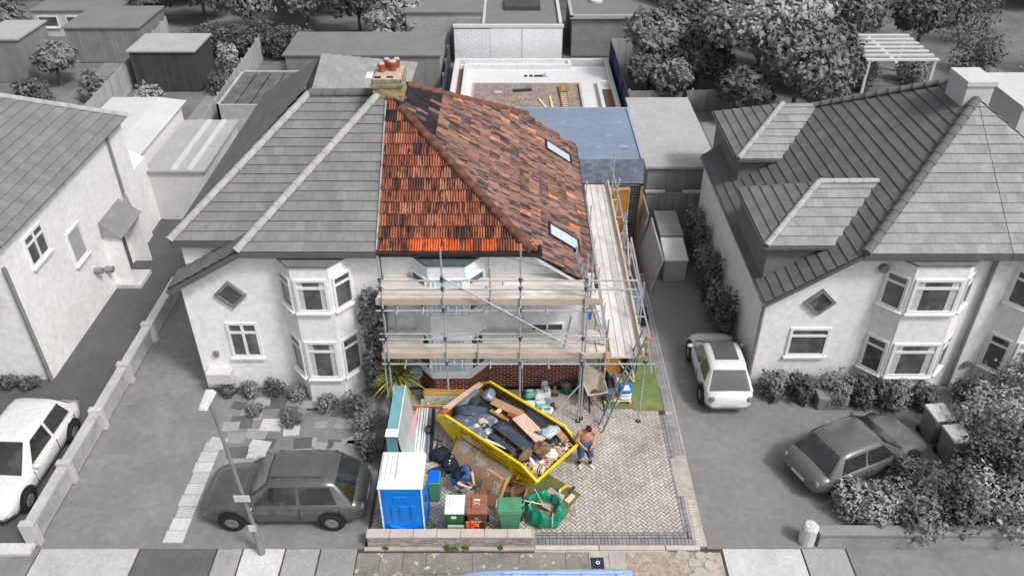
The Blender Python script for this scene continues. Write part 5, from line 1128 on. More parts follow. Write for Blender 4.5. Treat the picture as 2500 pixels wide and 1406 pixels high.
obj('roof_kerb', MB().box(-1.9, -1.75, 52.3, 57.9, 2.32, 2.45), 'n_white', GW); obj('roof_kerb', MB().box(3.0, 3.2, 52.3, 57.9, 2.26, 2.5), 'n_white', GW); obj('stored_sheets', MB().box(-0.5, 1.9, 55.4, 57.6, 2.33, 2.6), 'n_fence_dark', GW)
shed('grey flat-roofed garage beside the white painted one', -6.9, -2.0, 53.6, 62.0, 2.7, 'n_shed_roof', 'n_shed_roof_pale', cat='garage')
sg2 = shed('pale flat-roofed garden room with a round rooflight', 3.9, 9.6, 53.2, 59.5, 2.5, 'n_shed_roof', 'n_shed_wall', cat='garden room', win=0)
obj('rooflight', MB().lathe([(0.45, 2.6), (0.45, 2.75), (0.2, 2.85), (0.0, 2.87)], (5.7, 56.5, 0), 14), 'n_white', sg2); obj('roof_edge', MB().box(3.75, 9.75, 53.0, 53.25, 2.5, 2.72).box(3.75, 3.95, 53.0, 59.6, 2.6, 2.74), 'n_shed_roof_pale', sg2)
fence_run('panel_fence', 'pale close-boarded fence below the garden room', (6.3, 51.6, 0), (10.2, 51.6, 0), 1.7, 'n_fence_pale', 0.5, 0.47, 1.6, 'n_fence')
fence_run('panel_fence', 'low grey fence behind the flat-roofed drive garage', (6.6, 44.0, 0), (12.5, 44.2, 0), 1.2, 'n_fence', 0.2, 0.19, 1.8, 'n_fence_pale')
fence_run('panel_fence', 'grey fence running along the gardens behind the white side wall', (-22.5, 40.5, 0), (-23.5, 56, 0), 1.7, 'n_fence_pale', 0.30, 0.28, 1.8, 'n_fence_pale')
fence_run('panel_fence', 'long fence between the pale shed and the dark glasshouse', (-12.2, 31, 0), (-11.6, 46.5, 0), 1.7, 'n_fence', 0.30, 0.28, 1.8, 'n_fence_pale')
fence_run('panel_fence', 'long pale fence past the back of the attached house', (-15.9, 39.0, 0), (-16.3, 52.5, 0), 1.6, 'n_fence_pale', 0.30, 0.28, 1.8, 'n_fence_pale')
fence_run('panel_fence', 'slatted fence behind the dormered house', (9.0, 33.0, 0), (9.6, 43.5, 0), 1.6, 'n_fence_dark', 0.30, 0.28, 1.8, 'n_fence')
gh = thing('glasshouse', 'dark flat glasshouse with pale edging in the garden behind the pale shed', 'glasshouse', (-14, 44, 0))
obj('frame', MB().box(-15.4, -12.0, 40.3, 40.42, 0, 1.9).box(-15.4, -12.0, 45.2, 45.32, 0, 1.9).box(-15.4, -15.28, 40.3, 45.3, 0, 1.9).box(-12.12, -12.0, 40.3, 45.3, 0, 1.9), 'n_fence_pale', gh)
for k in range(4): obj('pane', MB().box(-15.25 + 0.79 * k, -14.52 + 0.79 * k, 40.45, 45.2, 1.8, 1.85), 'n_glass', gh)
shed('small pale lean-to shed in the gardens, nearest the tall fence', -32.0, -29.6, 48.5, 52.0, 2.6, 'n_shed_roof_pale', 'n_shed_wall', boards=0.2)
shed('open-fronted shed with a mid-grey roof beside the garden fence', -22.4, -18.6, 47.0, 50.0, 2.4, 'n_shed_roof_pale', 'n_fence_dark', boards=0.2)
shed('broad grey shed roof before the white-framed summer house', -28.5, -23.8, 52.0, 56.5, 2.2, 'n_shed_roof', 'n_shed_wall', boards=0.25)
shed('white-framed summer house with three dark windows', -33.2, -27.4, 57.2, 59.5, 1.75, 'n_shed_roof', 'n_white', win=3, cat='summer house')
pg = thing('pergola', 'pale slatted pergola at the back of the dormered house garden', 'pergola', (25, 53.5, 0))
for k in range(7): obj('slat', MB().box(20.4, 24.6, 46.0 + 0.72 * k, 46.28 + 0.72 * k, 2.2, 2.3), 'n_white', pg)
for x, y in ((20.6, 46.1), (24.4, 46.1), (20.6, 50.5), (24.4, 50.5)): obj('post', MB().box(x - 0.08, x + 0.08, y - 0.08, y + 0.08, 0, 2.2), 'n_white', pg)
obj('beam', MB().box(22.0, 22.2, 45.9, 50.7, 2.1, 2.2), 'n_white', pg)
shed('white flat-roofed garage behind the mottled-roof house', 25.5, 31.0, 38.5, 43.0, 2.5, 'n_white', 'n_white', cat='garage')
# gate, covered store and panels in the shared drive
gt = thing('side_gate', 'grey boarded side gates in front of the drive garage', 'gate', (7.0, 31.0, 0))
for k in range(9): obj('board', MB().box(5.75 + 0.30 * k, 6.03 + 0.30 * k, 31.0, 31.04, 0.05, 1.75), 'n_shed_wall', gt)
obj('top_rail', MB().box(5.7, 6.55, 30.95, 31.08, 1.76, 1.86), 'n_fence_pale', gt); obj('top_rail', MB().box(7.3, 8.5, 30.95, 31.08, 1.76, 1.86), 'n_fence_pale', gt)
st = thing('storage_box', 'tall pale plastic storage unit standing in the shared drive', 'storage box', (6.45, 27.6, 0))
obj('cabinet', MB().box(6.0, 6.9, 26.85, 28.2, 0, 1.0), 'n_shed_roof_pale', st, bevel=0.03); obj('lid', MB().hexa([(5.96, 26.8, 1.0), (6.94, 26.8, 1.0), (6.94, 28.24, 1.0), (5.96, 28.24, 1.0), (6.0, 26.86, 1.06), (6.9, 26.86, 1.06), (6.9, 28.2, 1.25), (6.0, 28.2, 1.25)]), 'n_white', st, bevel=0.02)
obj('back_unit', MB().box(5.98, 6.92, 28.25, 30.2, 0, 1.35), 'n_shed_wall', st, bevel=0.02)
single('leaning_panel', MB().obox((5.55, 27.6, 0.8), (0.25, 0, 1), (0, 1, 0), (1, 0, -0.25), 0.8, 1.6, 0.03), 'n_shed_roof_pale', 'tall pale panel leaning along the edge of the shared drive', 'panel')
single('leaning_panel', MB().obox((5.48, 30.0, 0.9), (0.12, 0, 1), (0, 1, 0), (1, 0, -0.12), 0.9, 0.9, 0.03), 'n_fence', 'darker panel standing at the gate end of the shared drive', 'panel')
# street lamp
lp = thing('street_lamp', 'grey street lamp column with a pale head and small plates', 'street lamp', (-6.74, 13.95, 0))
obj('column', MB().tube((-6.74, 13.95, 0), (-6.76, 13.95, 1.15), 0.10, 10, 0.09).tube((-6.76, 13.95, 1.15), (-6.98, 13.95, 5.5), 0.055, 10, 0.045), 'n_pipe', lp)
obj('lamp_head', MB().hexa([(-7.14, 13.6, 5.56), (-6.92, 13.6, 5.56), (-6.88, 14.25, 5.56), (-7.18, 14.25, 5.56), (-7.10, 13.65, 5.68), (-6.96, 13.65, 5.68), (-6.95, 14.2, 5.70), (-7.11, 14.2, 5.70)]), 'n_white', lp, bevel=0.02)
obj('sign_plate', MB().box(-7.02, -6.62, 13.84, 13.87, 2.2, 2.42), 'n_white', lp); obj('number_plate', MB().box(-6.86, -6.68, 13.83, 13.86, 1.05, 1.28), 'n_white', lp)

# ------------------------------------------------------------------ cars
def car(label, x, y, rz, paint, Ln, Wd, Ht, hood=0.24, boot=0.10, gm='n_car_glass', roofglass=False, suv=0.0):
    """nose towards +x in its own frame; lofted body and cabin"""
    t = thing('parked_car', label, 'car', (x, y, 0), rz); hl = Ln / 2; hw = Wd / 2; zb = 0.26 + suv; belt = Ht * 0.60
    S = [(-hl, 0.70, 0.62, 0.92), (-hl + 0.06, 0.84, 0.90, 0.97), (-hl + 0.30, 0.95, 1.0, 0.995), (-hl * 0.5, 0.99, 1.0, 1.0), (0, 1.0, 1.0, 1.0), (hl * 0.35, 1.0, 0.99, 1.0), (hl * 0.62, 0.99, 0.95, 1.0), (hl - 0.30, 0.96, 0.89, 0.98), (hl - 0.09, 0.88, 0.80, 0.93), (hl, 0.74, 0.62, 0.85)]
    P = []
    for sx, wf, zf, _ in S:
        w = hw * wf; z = belt * zf; zl = zb + (0.10 if abs(sx) > hl - 0.1 else 0.0); mid = (z + zl) / 2
        half = [(0.0, z + 0.03), (w * 0.55, z + 0.02), (w * 0.86, z - 0.02), (w * 0.97, z - 0.10), (w, mid + 0.05), (w * 0.98, mid - 0.12), (w * 0.95, zl + 0.05), (w * 0.85, zl)]
        P.append([(sx, -a, b) for a, b in reversed(half)] + [(sx, a, b) for a, b in half[1:]])
    b = MB().grid(P); b.poly(P[0]); b.poly(P[-1][::-1]); b.poly([P[i][0] for i in range(len(P))] + [P[i][-1] for i in reversed(range(len(P)))])
    body = obj('body', b, paint, t, world=False, smooth=True, weld=True)
    x_ws = hl - Ln * hood; x_rs = -hl + Ln * boot        # foot of windscreen and of rear screen
    xr0 = x_rs + 0.45; xr1 = x_ws - 0.78; zt = Ht; wb = hw * 0.93; wt = hw * 0.74; z0 = belt - 0.03
    ring = lambda xx, z, w: [(xx, -w, z - 0.09), (xx, -w * 0.93, z - 0.03), (xx, -w * 0.75, z), (xx, -w * 0.38, z + 0.02), (xx, w * 0.38, z + 0.02), (xx, w * 0.75, z), (xx, w * 0.93, z - 0.03), (xx, w, z - 0.09)]
    base = lambda xx, bow: [(xx, -wb, z0), (xx + bow * 0.4, -wb * 0.93, z0), (xx + bow * 0.7, -wb * 0.75, z0), (xx + bow, -wb * 0.38, z0), (xx + bow, wb * 0.38, z0), (xx + bow * 0.7, wb * 0.75, z0), (xx + bow * 0.4, wb * 0.93, z0), (xx, wb, z0)]
    G = [base(x_rs, -0.06), ring(xr0, zt - 0.05, wt * 0.97), ring(xr0 + 0.3, zt - 0.01, wt), ring((xr0 + xr1) / 2, zt, wt), ring(xr1 - 0.25, zt - 0.015, wt), ring(xr1, zt - 0.06, wt * 0.97), base(x_ws - 0.06, 0.16)]
    b = MB().grid(G)
    for j, e in ((0, 1), (7, -1)): b.poly([G[i][j] for i in range(7)][::e])
    cab = obj('cabin', b, paint, t, world=False, smooth=True, weld=True)
    def pane(name, a, c, d, e, off=0.012, ins=0.1, m=gm):
        a, c, d, e = [Vector(q) for q in (a, c, d, e)]; ctr = (a + c + d + e) / 4; n = (c - a).cross(e - a).normalized()
        if n.dot(ctr - Vector((0, 0, belt * 0.8))) < 0: n = -n
        q = [p + (ctr - p) * ins + n * off for p in (a, c, d, e)]; obj(name, MB().prism(q, n * 0.006), m, cab, world=False)
    pane('rear_screen', G[0][1], G[0][6], G[1][6], G[1][1], 0.03, 0.07); pane('windscreen', G[6][1], G[6][6], G[5][6], G[5][1], 0.05, 0.05)
    for sgn, j in ((-1, 0), (1, 5)):
        lo = lambda xx: Vector((xx, sgn * wb * 0.985, z0 + 0.05)); hi = lambda xx: Vector((xx, sgn * wt * 1.0, zt - 0.11))
        xm = (x_rs + x_ws) / 2 - 0.1
        pane('side_window', lo(x_rs + 0.35), lo(xm), hi(xm), hi(xr0 + 0.08), 0.014, 0.06, 'n_car_glass'); pane('side_window', lo(xm + 0.05), lo(x_ws - 0.35), hi(xr1 - 0.05), hi(xm + 0.05), 0.014, 0.06, 'n_car_glass')
        for xs_ in (x_rs + 0.32, xm + 0.02, x_ws - 0.28): obj('door_seam', MB().box(xs_ - 0.008, xs_ + 0.008, sgn * hw * 0.985, sgn * (hw * 1.0 + 0.004), zb + 0.12, belt - 0.12), 'n_seam', t, world=False)
        for xs_ in (x_rs + 0.50, xm + 0.2): obj('door_handle', MB().box(xs_, xs_ + 0.16, sgn * hw * 0.97, sgn * (hw + 0.02), belt - 0.17, belt - 0.14), paint, t, world=False)
        obj('door_mirror', MB().blob((x_ws - 0.35, sgn * (hw + 0.07), belt + 0.06), (0.08, 0.10, 0.07), 1, 0.1), paint, t, world=False)
        obj('headlight', MB().blob((hl - 0.16, sgn * hw * 0.64, belt * 0.66), (0.13, 0.15, 0.05), 2, 0.1), 'n_light', t, world=False)
        obj('tail_light', MB().blob((-hl + 0.05, sgn * hw * 0.74, belt * 0.80), (0.06, 0.10, 0.11), 3, 0.1), 'n_pipe', t, world=False)
        for xx in (hl * 0.62, -hl * 0.60):
            w = obj('wheel', MB().lathe([(0.20, -0.11), (0.30, -0.11), (0.325, -0.07), (0.325, 0.07), (0.30, 0.11), (0.20, 0.11)], (0, 0, 0), 18), 'n_tyre', t, TR(xx, sgn * (hw - 0.085), 0.325, 0, R(90)), world=False)
            obj('wheel_arch', MB().tube((xx, sgn * (hw * 0.90), 0.40), (xx, sgn * (hw + 0.004), 0.40), 0.385, 20), 'n_tyre', t, world=False)
            obj('rim', MB().lathe([(0.21, -0.09 * sgn), (0.12, -0.115 * sgn), (0.0, -0.10 * sgn)], (0, 0, 0), 12), 'n_rim', w, TR(0, 0, 0), world=False)
    if roofglass: obj('sunroof', MB().prism([(xr0 + 0.35, -wt * 0.62, zt + 0.02), (xr1 - 0.02, -wt * 0.62, zt + 0.012), (xr1 - 0.02, wt * 0.62, zt + 0.012), (xr0 + 0.35, wt * 0.62, zt + 0.02)], (0, 0, 0.02)), 'n_car_glass_mid', cab, world=False)
    obj('number_plate', MB().box(-hl - 0.012, -hl + 0.02, -0.26, 0.26, belt * 0.52, belt * 0.64), 'n_white', t, world=False)
    obj('grille', MB().box(hl - 0.03, hl + 0.006, -0.45, 0.45, belt * 0.36, belt * 0.46), 'n_fascia', t, world=False)
    return t
car('small white hatchback parked tail-out in the shared drive', 6.95, 20.95, R(90), 'n_car_white', 3.55, 1.62, 1.48, hood=0.20, boot=0.08, roofglass=True)
car('dark saloon car parked at an angle by the bushes', 10.25, 17.2, R(24), 'n_car_dark', 4.3, 1.78, 1.42, hood=0.26, boot=0.10)
car('silver family car parked across the front garden', -6.3, 15.6, R(180), 'n_car_silver', 4.5, 1.82, 1.62, hood=0.26, boot=0.07, roofglass=True, suv=0.03)
car('white car parked beside the low wall with piers', -14.5, 16.9, R(-92), 'n_car_white', 4.4, 1.82, 1.62, hood=0.26, boot=0.07, suv=0.03)
van = thing('parked_van', 'light blue van roof at the kerb below the pavement', 'van', (0.85, 10.8, 0))
vw = MB()
P = []
for xx, k in ((-1.45, 0.0), (-1.2, 0.55), (-0.75, 0.85), (-0.1, 0.97), (1.0, 1.0), (2.5, 1.0), (2.72, 0.97), (2.78, 0.86)):
    zz = 1.95 + 0.42 * k; P.append([(xx, 11.92, 0.5), (xx, 11.93, 1.5), (xx, 11.86 , zz - 0.16), (xx, 11.72, zz - 0.02), (xx, 11.1, zz + 0.03), (xx, 10.5, zz + 0.03), (xx, 9.95, zz - 0.02), (xx, 9.85, 1.5), (xx, 9.85, 0.5)])
vb = obj('body', vw.grid(P).poly(P[0][::-1]).poly(P[-1]), 'van_blue', van, smooth=True)
obj('roof_rail', MB().box(-0.2, 2.6, 11.60, 11.64, 2.37, 2.41).box(-0.2, 2.6, 11.1, 11.13, 2.38, 2.43), 'van_blue', vb)
for k in range(4): obj('roof_mount', MB().box(0.0 + 0.8 * k, 0.2 + 0.8 * k, 11.48, 11.58, 2.385, 2.405), 'van_blue', vb, bevel=0.006)
for xx in (-0.9, 2.1):
    for yy in (10.0, 11.8): obj('wheel', MB().tube((xx, yy - 0.1, 0.3), (xx, yy + 0.1, 0.3), 0.34, 16), 'n_tyre', van)
obj('nose', MB().hexa([(-2.5, 9.9, 0.4), (-1.3, 9.9, 0.4), (-1.3, 11.9, 0.4), (-2.5, 11.9, 0.4), (-2.3, 10.0, 1.1), (-1.3, 10.0, 1.9), (-1.3, 11.8, 1.9), (-2.3, 11.8, 1.1)]), 'van_blue', van, bevel=0.08, seg=2)
# bins by the bushes
for k, (x, y, lab) in enumerate(((13.1, 18.3, 'pale-lidded bin beside the dark saloon, nearer the white house'), (13.25, 17.4, 'pale-lidded bin beside the dark saloon, nearer the bushes'))):
    t = thing('wheelie_bin', lab, 'bin', (x, y, 0), 0.1, 'bins by the dark saloon')
    obj('body', bin_body(0.24, 0.3, 0.29, 0.36, 1.0), 'n_pipe' if k else 'n_shed_wall', t, world=False, bevel=0.02); obj('lid', MB().box(-0.31, 0.31, -0.38, 0.38, 1.0, 1.08), 'n_white', t, world=False, bevel=0.03, seg=2)
    for s_ in (-1, 1): obj('wheel', MB().tube((s_ * 0.22, 0.3, 0.1), (s_ * 0.29, 0.3, 0.1), 0.1, 12), 'n_tyre', t, world=False)

# ------------------------------------------------------------------ planting of the neighbouring plots
rs = random.Random(77)
def bb(x, y, r, h, m, k, lab, grp, n=1300, size=0.085): bush('shrub', lab, (x, y, 0), (r, r, h), m, k, n, size, group=grp)
k = 200
LB = ['low bush at the tail of the dark saloon, next to the round wall end', 'low bush behind the front wall, between the saloon and the wall', 'middling bush behind the front wall below the saloon nose', 'broad bush overhanging the low front wall', 'tall bush overhanging the low front wall', 'bush between the pair of bins and the overhanging wall bushes', 'high dense bush behind the tall overhanging wall bush', 'high outer bush of the planting by the front wall', 'small bush right against the flank of the dark saloon', 'bush standing against the pair of pale-lidded bins', 'high bush between the bins and the mottled-roof house', 'outermost high bush before the mottled-roof house']
for x, y, r, h in ((9.9, 15.3, 0.9, 0.55), (11.0, 15.0, 1.0, 0.6), (12.2, 15.2, 1.1, 0.8), (13.4, 15.0, 1.1, 0.9), (14.6, 15.4, 1.3, 1.1), (13.9, 16.2, 1.1, 1.1), (15.0, 16.8, 1.3, 1.4), (16.3, 16.0, 1.4, 1.4), (11.6, 15.9, 0.8, 0.6), (14.4, 18.0, 1.1, 1.2), (15.9, 18.6, 1.3, 1.5), (17.4, 17.5, 1.4, 1.5)):
    bb(x, y, r, h, ('n_leaf', 'n_leaf_dark', 'n_leaf_pale')[k % 3], k, LB.pop(0), 'bushes by the dark saloon' if y >= 15.7 else 'bushes behind the front wall', 1800); k += 1
for x, y, r, h in ((8.6, 20.2, 0.45, 0.5), (9.5, 20.1, 0.5, 0.5), (10.6, 20.0, 0.6, 0.55), (11.5, 19.9, 0.6, 0.55), (12.4, 19.7, 0.6, 0.5), (13.4, 19.7, 0.5, 0.4), (15.0, 20.0, 0.5, 0.5), (16.2, 19.9, 0.6, 0.6)):
    bb(x, y, r, h, ('n_leaf', 'n_leaf_dark')[k % 2], k, 'shrub against the foot of the white bay wall', 'shrubs along the white bay wall', 800); k += 1
single('planter_box', MB().box(9.9, 10.9, 19.5, 20.0, 0, 0.5), 'n_shed_wall', 'pale planter box among the shrubs by the white wall', 'planter', bevel=0.02)
for x, y, r, h in ((7.55, 23.0, 0.42, 1.1), (7.5, 24.2, 0.45, 0.9), (7.55, 25.4, 0.4, 1.2), (7.5, 26.6, 0.45, 1.0), (7.55, 27.8, 0.4, 1.2), (7.6, 29.2, 0.45, 1.1)):
    bb(x, y, r, h, ('n_leaf_dark', 'n_leaf')[k % 2], k, 'leafy shrub climbing the side wall of the dormered house', 'shrubs along the side wall', 900, 0.08); k += 1
LS = ['round shrub at the corner of the long outbuilding and the hedge', 'small shrub on the hedge side of the dark glasshouse', 'shrub before the open-fronted shed', 'shrub behind the tall pale garden fence', 'broad shrub on the lawn before the broad grey shed', 'shrub between the open-fronted shed and the hedge', 'shrub behind the dormered house roof', 'shrub close to a post of the pergola', 'low shrub behind the chimney side of the dormered roof', 'shrub under the pergola', 'large shrub on the far side of the pergola', 'bushy shrub behind the pergola by the far trees', 'second bushy shrub behind the pergola', 'big shrub behind the white flat-roofed garage', 'big outer shrub past the white flat-roofed garage']
L3 = ['tree between the lean-to shed and the white-framed summer house', 'large tree beyond the lean-to shed', 'tree beside the end of the summer house', 'tree behind the dark hedge, over the open-fronted shed', 'tree behind the dark hedge, toward the long outbuilding', 'broad tree rising behind the middle of the long outbuilding', 'tree between the broad grey shed and the dark hedge', 'tree standing before the lean-to shed, far from the hedge', 'small tree in front of the lean-to shed', 'small tree in front of the broad grey shed roof', 'tree at the end of the long outbuilding beside the grey garage']
LT = ['mid-grey leafy tree behind the navy patio fence', 'dark tree between the navy fence and the tall pale tree', 'small dark tree close to the corner of the navy patio fence', 'tallest pale leafy tree beyond the drive garage', 'leafy tree directly behind the dormered house roof', 'leafy tree between the garden room and the tallest pale tree', 'pale leafy tree on the pergola side of the tallest tree', 'small dark tree behind the fence of the drive garage', 'dark tree behind the pergola', 'dark tree between the pale close-boarded fence and the garden room', 'tree at the back of the garden room', 'dark tree behind the tallest pale tree', 'small tree by the low grey fence behind the drive garage', 'tree close behind the far posts of the pergola', 'dark tree on the outer side of the pergola', 'dark tree between the tallest pale tree and the pergola']
TL = ('dark leafy tree behind the patio fence', 'tall pale leafy tree in the gardens beyond the drive garage', 'tree in the row closing the far gardens', 'rounded tree in the gardens behind the white side wall')
for x, y, h, r, m, lab in ((8.5, 48.5, 4.6, 2.0, 'n_leaf', 0), (11.0, 47.0, 4.0, 1.7, 'n_leaf_dark', 0), (8.0, 46.0, 2.6, 1.2, 'n_leaf_dark', 0),
        (14.2, 46.0, 7.2, 3.2, 'n_leaf_pale', 1), (15.6, 43.0, 5.4, 2.5, 'n_leaf', 1), (13.0, 52.0, 6.0, 2.8, 'n_leaf', 1), (16.8, 49.5, 6.8, 2.8, 'n_leaf_pale', 1), (12.6, 42.6, 3.2, 1.5, 'n_leaf_dark', 1), (19.5, 54.0, 5.5, 2.4, 'n_leaf_dark', 1),
        (10.6, 51.5, 4.4, 2.0, 'n_leaf_dark', 0), (11.4, 56.5, 6.0, 2.6, 'n_leaf', 1), (16.0, 56.0, 6.5, 3.0, 'n_leaf_dark', 1), (9.2, 44.6, 2.8, 1.3, 'n_leaf', 0), (22.5, 55.5, 4.6, 2.2, 'n_leaf', 1), (26.8, 53.5, 4.8, 2.3, 'n_leaf_dark', 1), (18.6, 46.6, 4.4, 1.9, 'n_leaf_dark', 1)):
    tree('tree', LT.pop(0), (x, y, 0), h, r, m, k, n=3800, size=0.20, group=('trees behind the patio fence', 'trees beyond the drive garage')[lab]); k += 1
for i in range(30):
    x = -48 + 3.3 * i + rs.uniform(-1, 1); y = 64 + rs.uniform(-1.5, 4)
    if -8 < x < 10: y += 2.5
    tree('tree', TL[2], (x, y, 0), rs.uniform(4, 7), rs.uniform(2.2, 3.4), ('n_leaf', 'n_leaf_pale', 'n_leaf_dark')[i % 3], k, n=2400, size=0.26, group='far garden trees'); k += 1
for i in range(14):
    x = -58 + 9 * i + rs.uniform(-2, 2); tree('tree', TL[2], (x, 76 + rs.uniform(-3, 3), 0), rs.uniform(6, 9), rs.uniform(3.5, 4.8), ('n_leaf', 'n_leaf_dark')[i % 2], k, n=1800, size=0.36, group='far garden trees'); k += 1
for x, y, h, r in ((-33.5, 53.5, 4.5, 2.2), (-36, 49, 5, 2.5), (-25.5, 59.5, 3.5, 1.8), (-18.5, 57.5, 4.5, 2.4), (-14.5, 58.5, 5.0, 2.4), (-10.5, 56.5, 5.2, 2.6), (-22.5, 60.5, 4.2, 2.2), (-37, 44, 4.5, 2.2), (-31.5, 45.5, 2.6, 1.3), (-27.5, 48.0, 2.6, 1.4), (-8.0, 55.0, 4.0, 1.8)):
    tree('tree', L3.pop(0), (x, y, 0), h, r, ('n_leaf_dark', 'n_leaf', 'n_leaf_pale')[k % 3], k, n=2400, size=0.2, group='trees in the left gardens'); k += 1
for i in range(9):
    x = -20.5 + 0.85 * i; bb(x, 52.8 + 0.3 * (i % 2), 0.9, 1.1, 'n_leaf_dark', k, 'clipped dark hedge bush beside the long outbuilding', 'hedge beside the long outbuilding', 900, 0.12); k += 1
for x, y, r, h in ((-13.4, 51.6, 0.9, 1.2), (-17.5, 47.0, 0.7, 0.6), (-20.5, 44.0, 0.8, 0.8), (-24.5, 46.0, 1.0, 0.8), (-27.5, 44.5, 1.1, 0.9), (-18.0, 50.4, 0.8, 0.9), (18.5, 45.0, 1.0, 0.8), (21.0, 47.5, 1.1, 0.9), (20, 43, 1.0, .6), (24.5, 48.5, 1.0, 0.8), (29, 50, 1.5, 1.4), (22.0, 58.5, 1.8, 1.8), (26, 59.5, 1.8, 1.9), (31, 56, 2.0, 2.0), (34, 50, 2.0, 1.8)):
    bb(x, y, r, h, ('n_leaf', 'n_leaf_dark', 'n_leaf_pale')[k % 3], k, LS.pop(0), 'rear garden shrubs', 900, 0.13); k += 1
# ------------------------------------------------------------------ the skip and what lies in it
SK = TR(-0.16, 17.55, 0.05, R(-41))
def sy(z): return 0.86 + 0.10 * z            # half width at height z
skp = thing('skip', 'yellow builder skip heaped with waste on the block-paved drive', 'skip', (-0.16, 17.55, 0.05), R(-41))
prof = [(-1.05, 0.12), (1.05, 0.12), (1.95, 0.93), (1.95, 1.0), (1.42, 1.30), (-1.55, 1.32), (-1.93, 1.04), (-1.95, 0.93)]
for s_ in (-1, 1):
    o = [(x, s_ * sy(z), z) for x, z in prof]; i_ = [(x, s_ * (sy(z) - 0.02), z) for x, z in prof]; b = MB(); n = len(prof)
    b.poly(o); b.poly(i_[::-1])
    for k in range(n): b.quad(o[k], o[(k + 1) % n], i_[(k + 1) % n], i_[k])
    side = obj('side', b, 'skip_yellow', skp, world=False)
    obj('lining', MB().poly([(x, s_ * (sy(z) - 0.024), z) for x, z in prof]), 'skip_inside', side, world=False)
    tops = [(1.97, 0.99), (1.42, 1.31), (-1.55, 1.33), (-1.96, 1.03)]
    for (xa, za), (xb, zb) in zip(tops[:-1], tops[1:]): obj('rim', MB().bar((xa, s_ * sy(za), za), (xb, s_ * sy(zb), zb), 0.07, 0.055), 'skip_rim', side, world=False)
    for xr in (-1.0, 1.0): obj('stiffener', MB().hexa([(xr - 0.05, s_ * (sy(0.14) - 0.01), 0.14), (xr + 0.05, s_ * (sy(0.14) - 0.01), 0.14), (xr + 0.05, s_ * (sy(0.14) + 0.05), 0.14), (xr - 0.05, s_ * (sy(0.14) + 0.05), 0.14), (xr - 0.05, s_ * (sy(1.29) - 0.01), 1.28), (xr + 0.05, s_ * (sy(1.29) - 0.01), 1.28), (xr + 0.05, s_ * (sy(1.29) + 0.05), 1.28), (xr - 0.05, s_ * (sy(1.29) + 0.05), 1.28)]), 'skip_yellow', side, world=False)
    for xr in (-1.25, 1.25): obj('lifting_lug', MB().tube((xr, s_ * sy(0.5), 0.62), (xr, s_ * (sy(0.5) + 0.10), 0.62), 0.045, 10), 'skip_yellow', side, world=False)
    obj('edge_fold', MB().bar((1.02, s_ * (sy(0.2) + 0.012), 0.16), (1.93, s_ * (sy(0.95) + 0.012), 0.93), 0.05, 0.05).bar((-1.02, s_ * (sy(0.2) + 0.012), 0.16), (-1.93, s_ * (sy(0.95) + 0.012), 0.93), 0.05, 0.05), 'skip_yellow', side, world=False)
for s_ in (-1, 1):
    e = obj('end', MB().prism([(s_ * 1.05, -sy(0.12) + 0.02, 0.12), (s_ * 1.05, sy(0.12) - 0.02, 0.12), (s_ * 1.95, sy(0.95) - 0.02, 0.95), (s_ * 1.95, -sy(0.95) + 0.02, 0.95)], (-s_ * 0.02, 0, 0.012)), 'skip_yellow', skp, world=False)
    obj('rim', MB().bar((s_ * 1.95, -sy(1), 0.98), (s_ * 1.95, sy(1), 0.98), 0.07, 0.06), 'skip_rim', e, world=False)
    obj('lining', MB().poly([(s_ * 1.02, -0.84, 0.15), (s_ * 1.02, 0.84, 0.15), (s_ * 1.91, 0.92, 0.96), (s_ * 1.91, -0.92, 0.96)]), 'skip_inside', e, world=False)
obj('floor', MB().box(-1.05, 1.05, -0.86, 0.86, 0.10, 0.13), 'skip_inside', skp, world=False)
nside = frame((0, -sy(0.0) - 0.004, 0), (1, 0, 0), (0, -0.10, 1))
def sk_text(s, x, z, size, m, sh=0.0): lettering(s, size, m, skp, SK @ nside @ Matrix.Translation((x, z, 0.004)))
sk_text('RMS LTD', -0.52, 1.03, 0.20, 'paint_red'); sk_text('MINI MIX - READY MIX', -0.50, 0.88, 0.125, 'paint_red'); sk_text('CONCRETE', -0.48, 0.75, 0.125, 'paint_red'); sk_text('A23MG', 0.22, 0.72, 0.12, 'paint_red')
sk_text('SKIP', -0.95, 1.02, 0.13, 'paint_red'); sk_text('WEST', 1.12, 0.80, 0.21, 'paint_brown'); sk_text('M', 1.12, 0.42, 0.22, 'paint_brown')
obj('worn_sticker', MB().box(-0.88, -0.10, 0.80, 0.98, 0.0, 0.003), 'sticker_grey', skp, SK @ nside)
def S(x, y, z, rz=0.0, rx=0.0, ry=0.0): return SK @ TR(x, y, z, rz, rx, ry)
# heap that carries the waste
P = []
for i in range(23):
    xx = -1.72 + 3.46 * i / 22; row = []
    for j in range(12):
        yy = -0.88 + 1.76 * j / 11; e = min(1, (1.86 - abs(xx)) / 0.35)
        row.append((xx, yy, 0.70 + 0.22 * e + 0.10 * noise.noise(Vector((xx * 2.2, yy * 2.2, 3.0))) - (0.10 if xx > 1.3 else 0)))
    P.append(row)
hp = obj('rubble_heap', MB().grid(P), 'rubble_dark', None, SK, smooth=False); tag(hp, 'mixed rubble filling the yellow skip under the sheets', 'rubble', kind='stuff')
b = MB(); rs = random.Random(15)
for k in range(420):
    xx = rs.uniform(-1.6, 1.80) if k < 150 else rs.uniform(1.25, 1.83); yy = rs.uniform(-0.84, 0.84); s_ = rs.uniform(0.025, 0.075)
    b.blob((xx, yy, 0.88 + rs.uniform(-0.05, 0.10) + (0.05 if xx > 1.3 else 0)), (s_, s_ * rs.uniform(0.6, 1), s_ * rs.uniform(0.5, 0.9)), k, 0.5, 1.8, 6, 4)
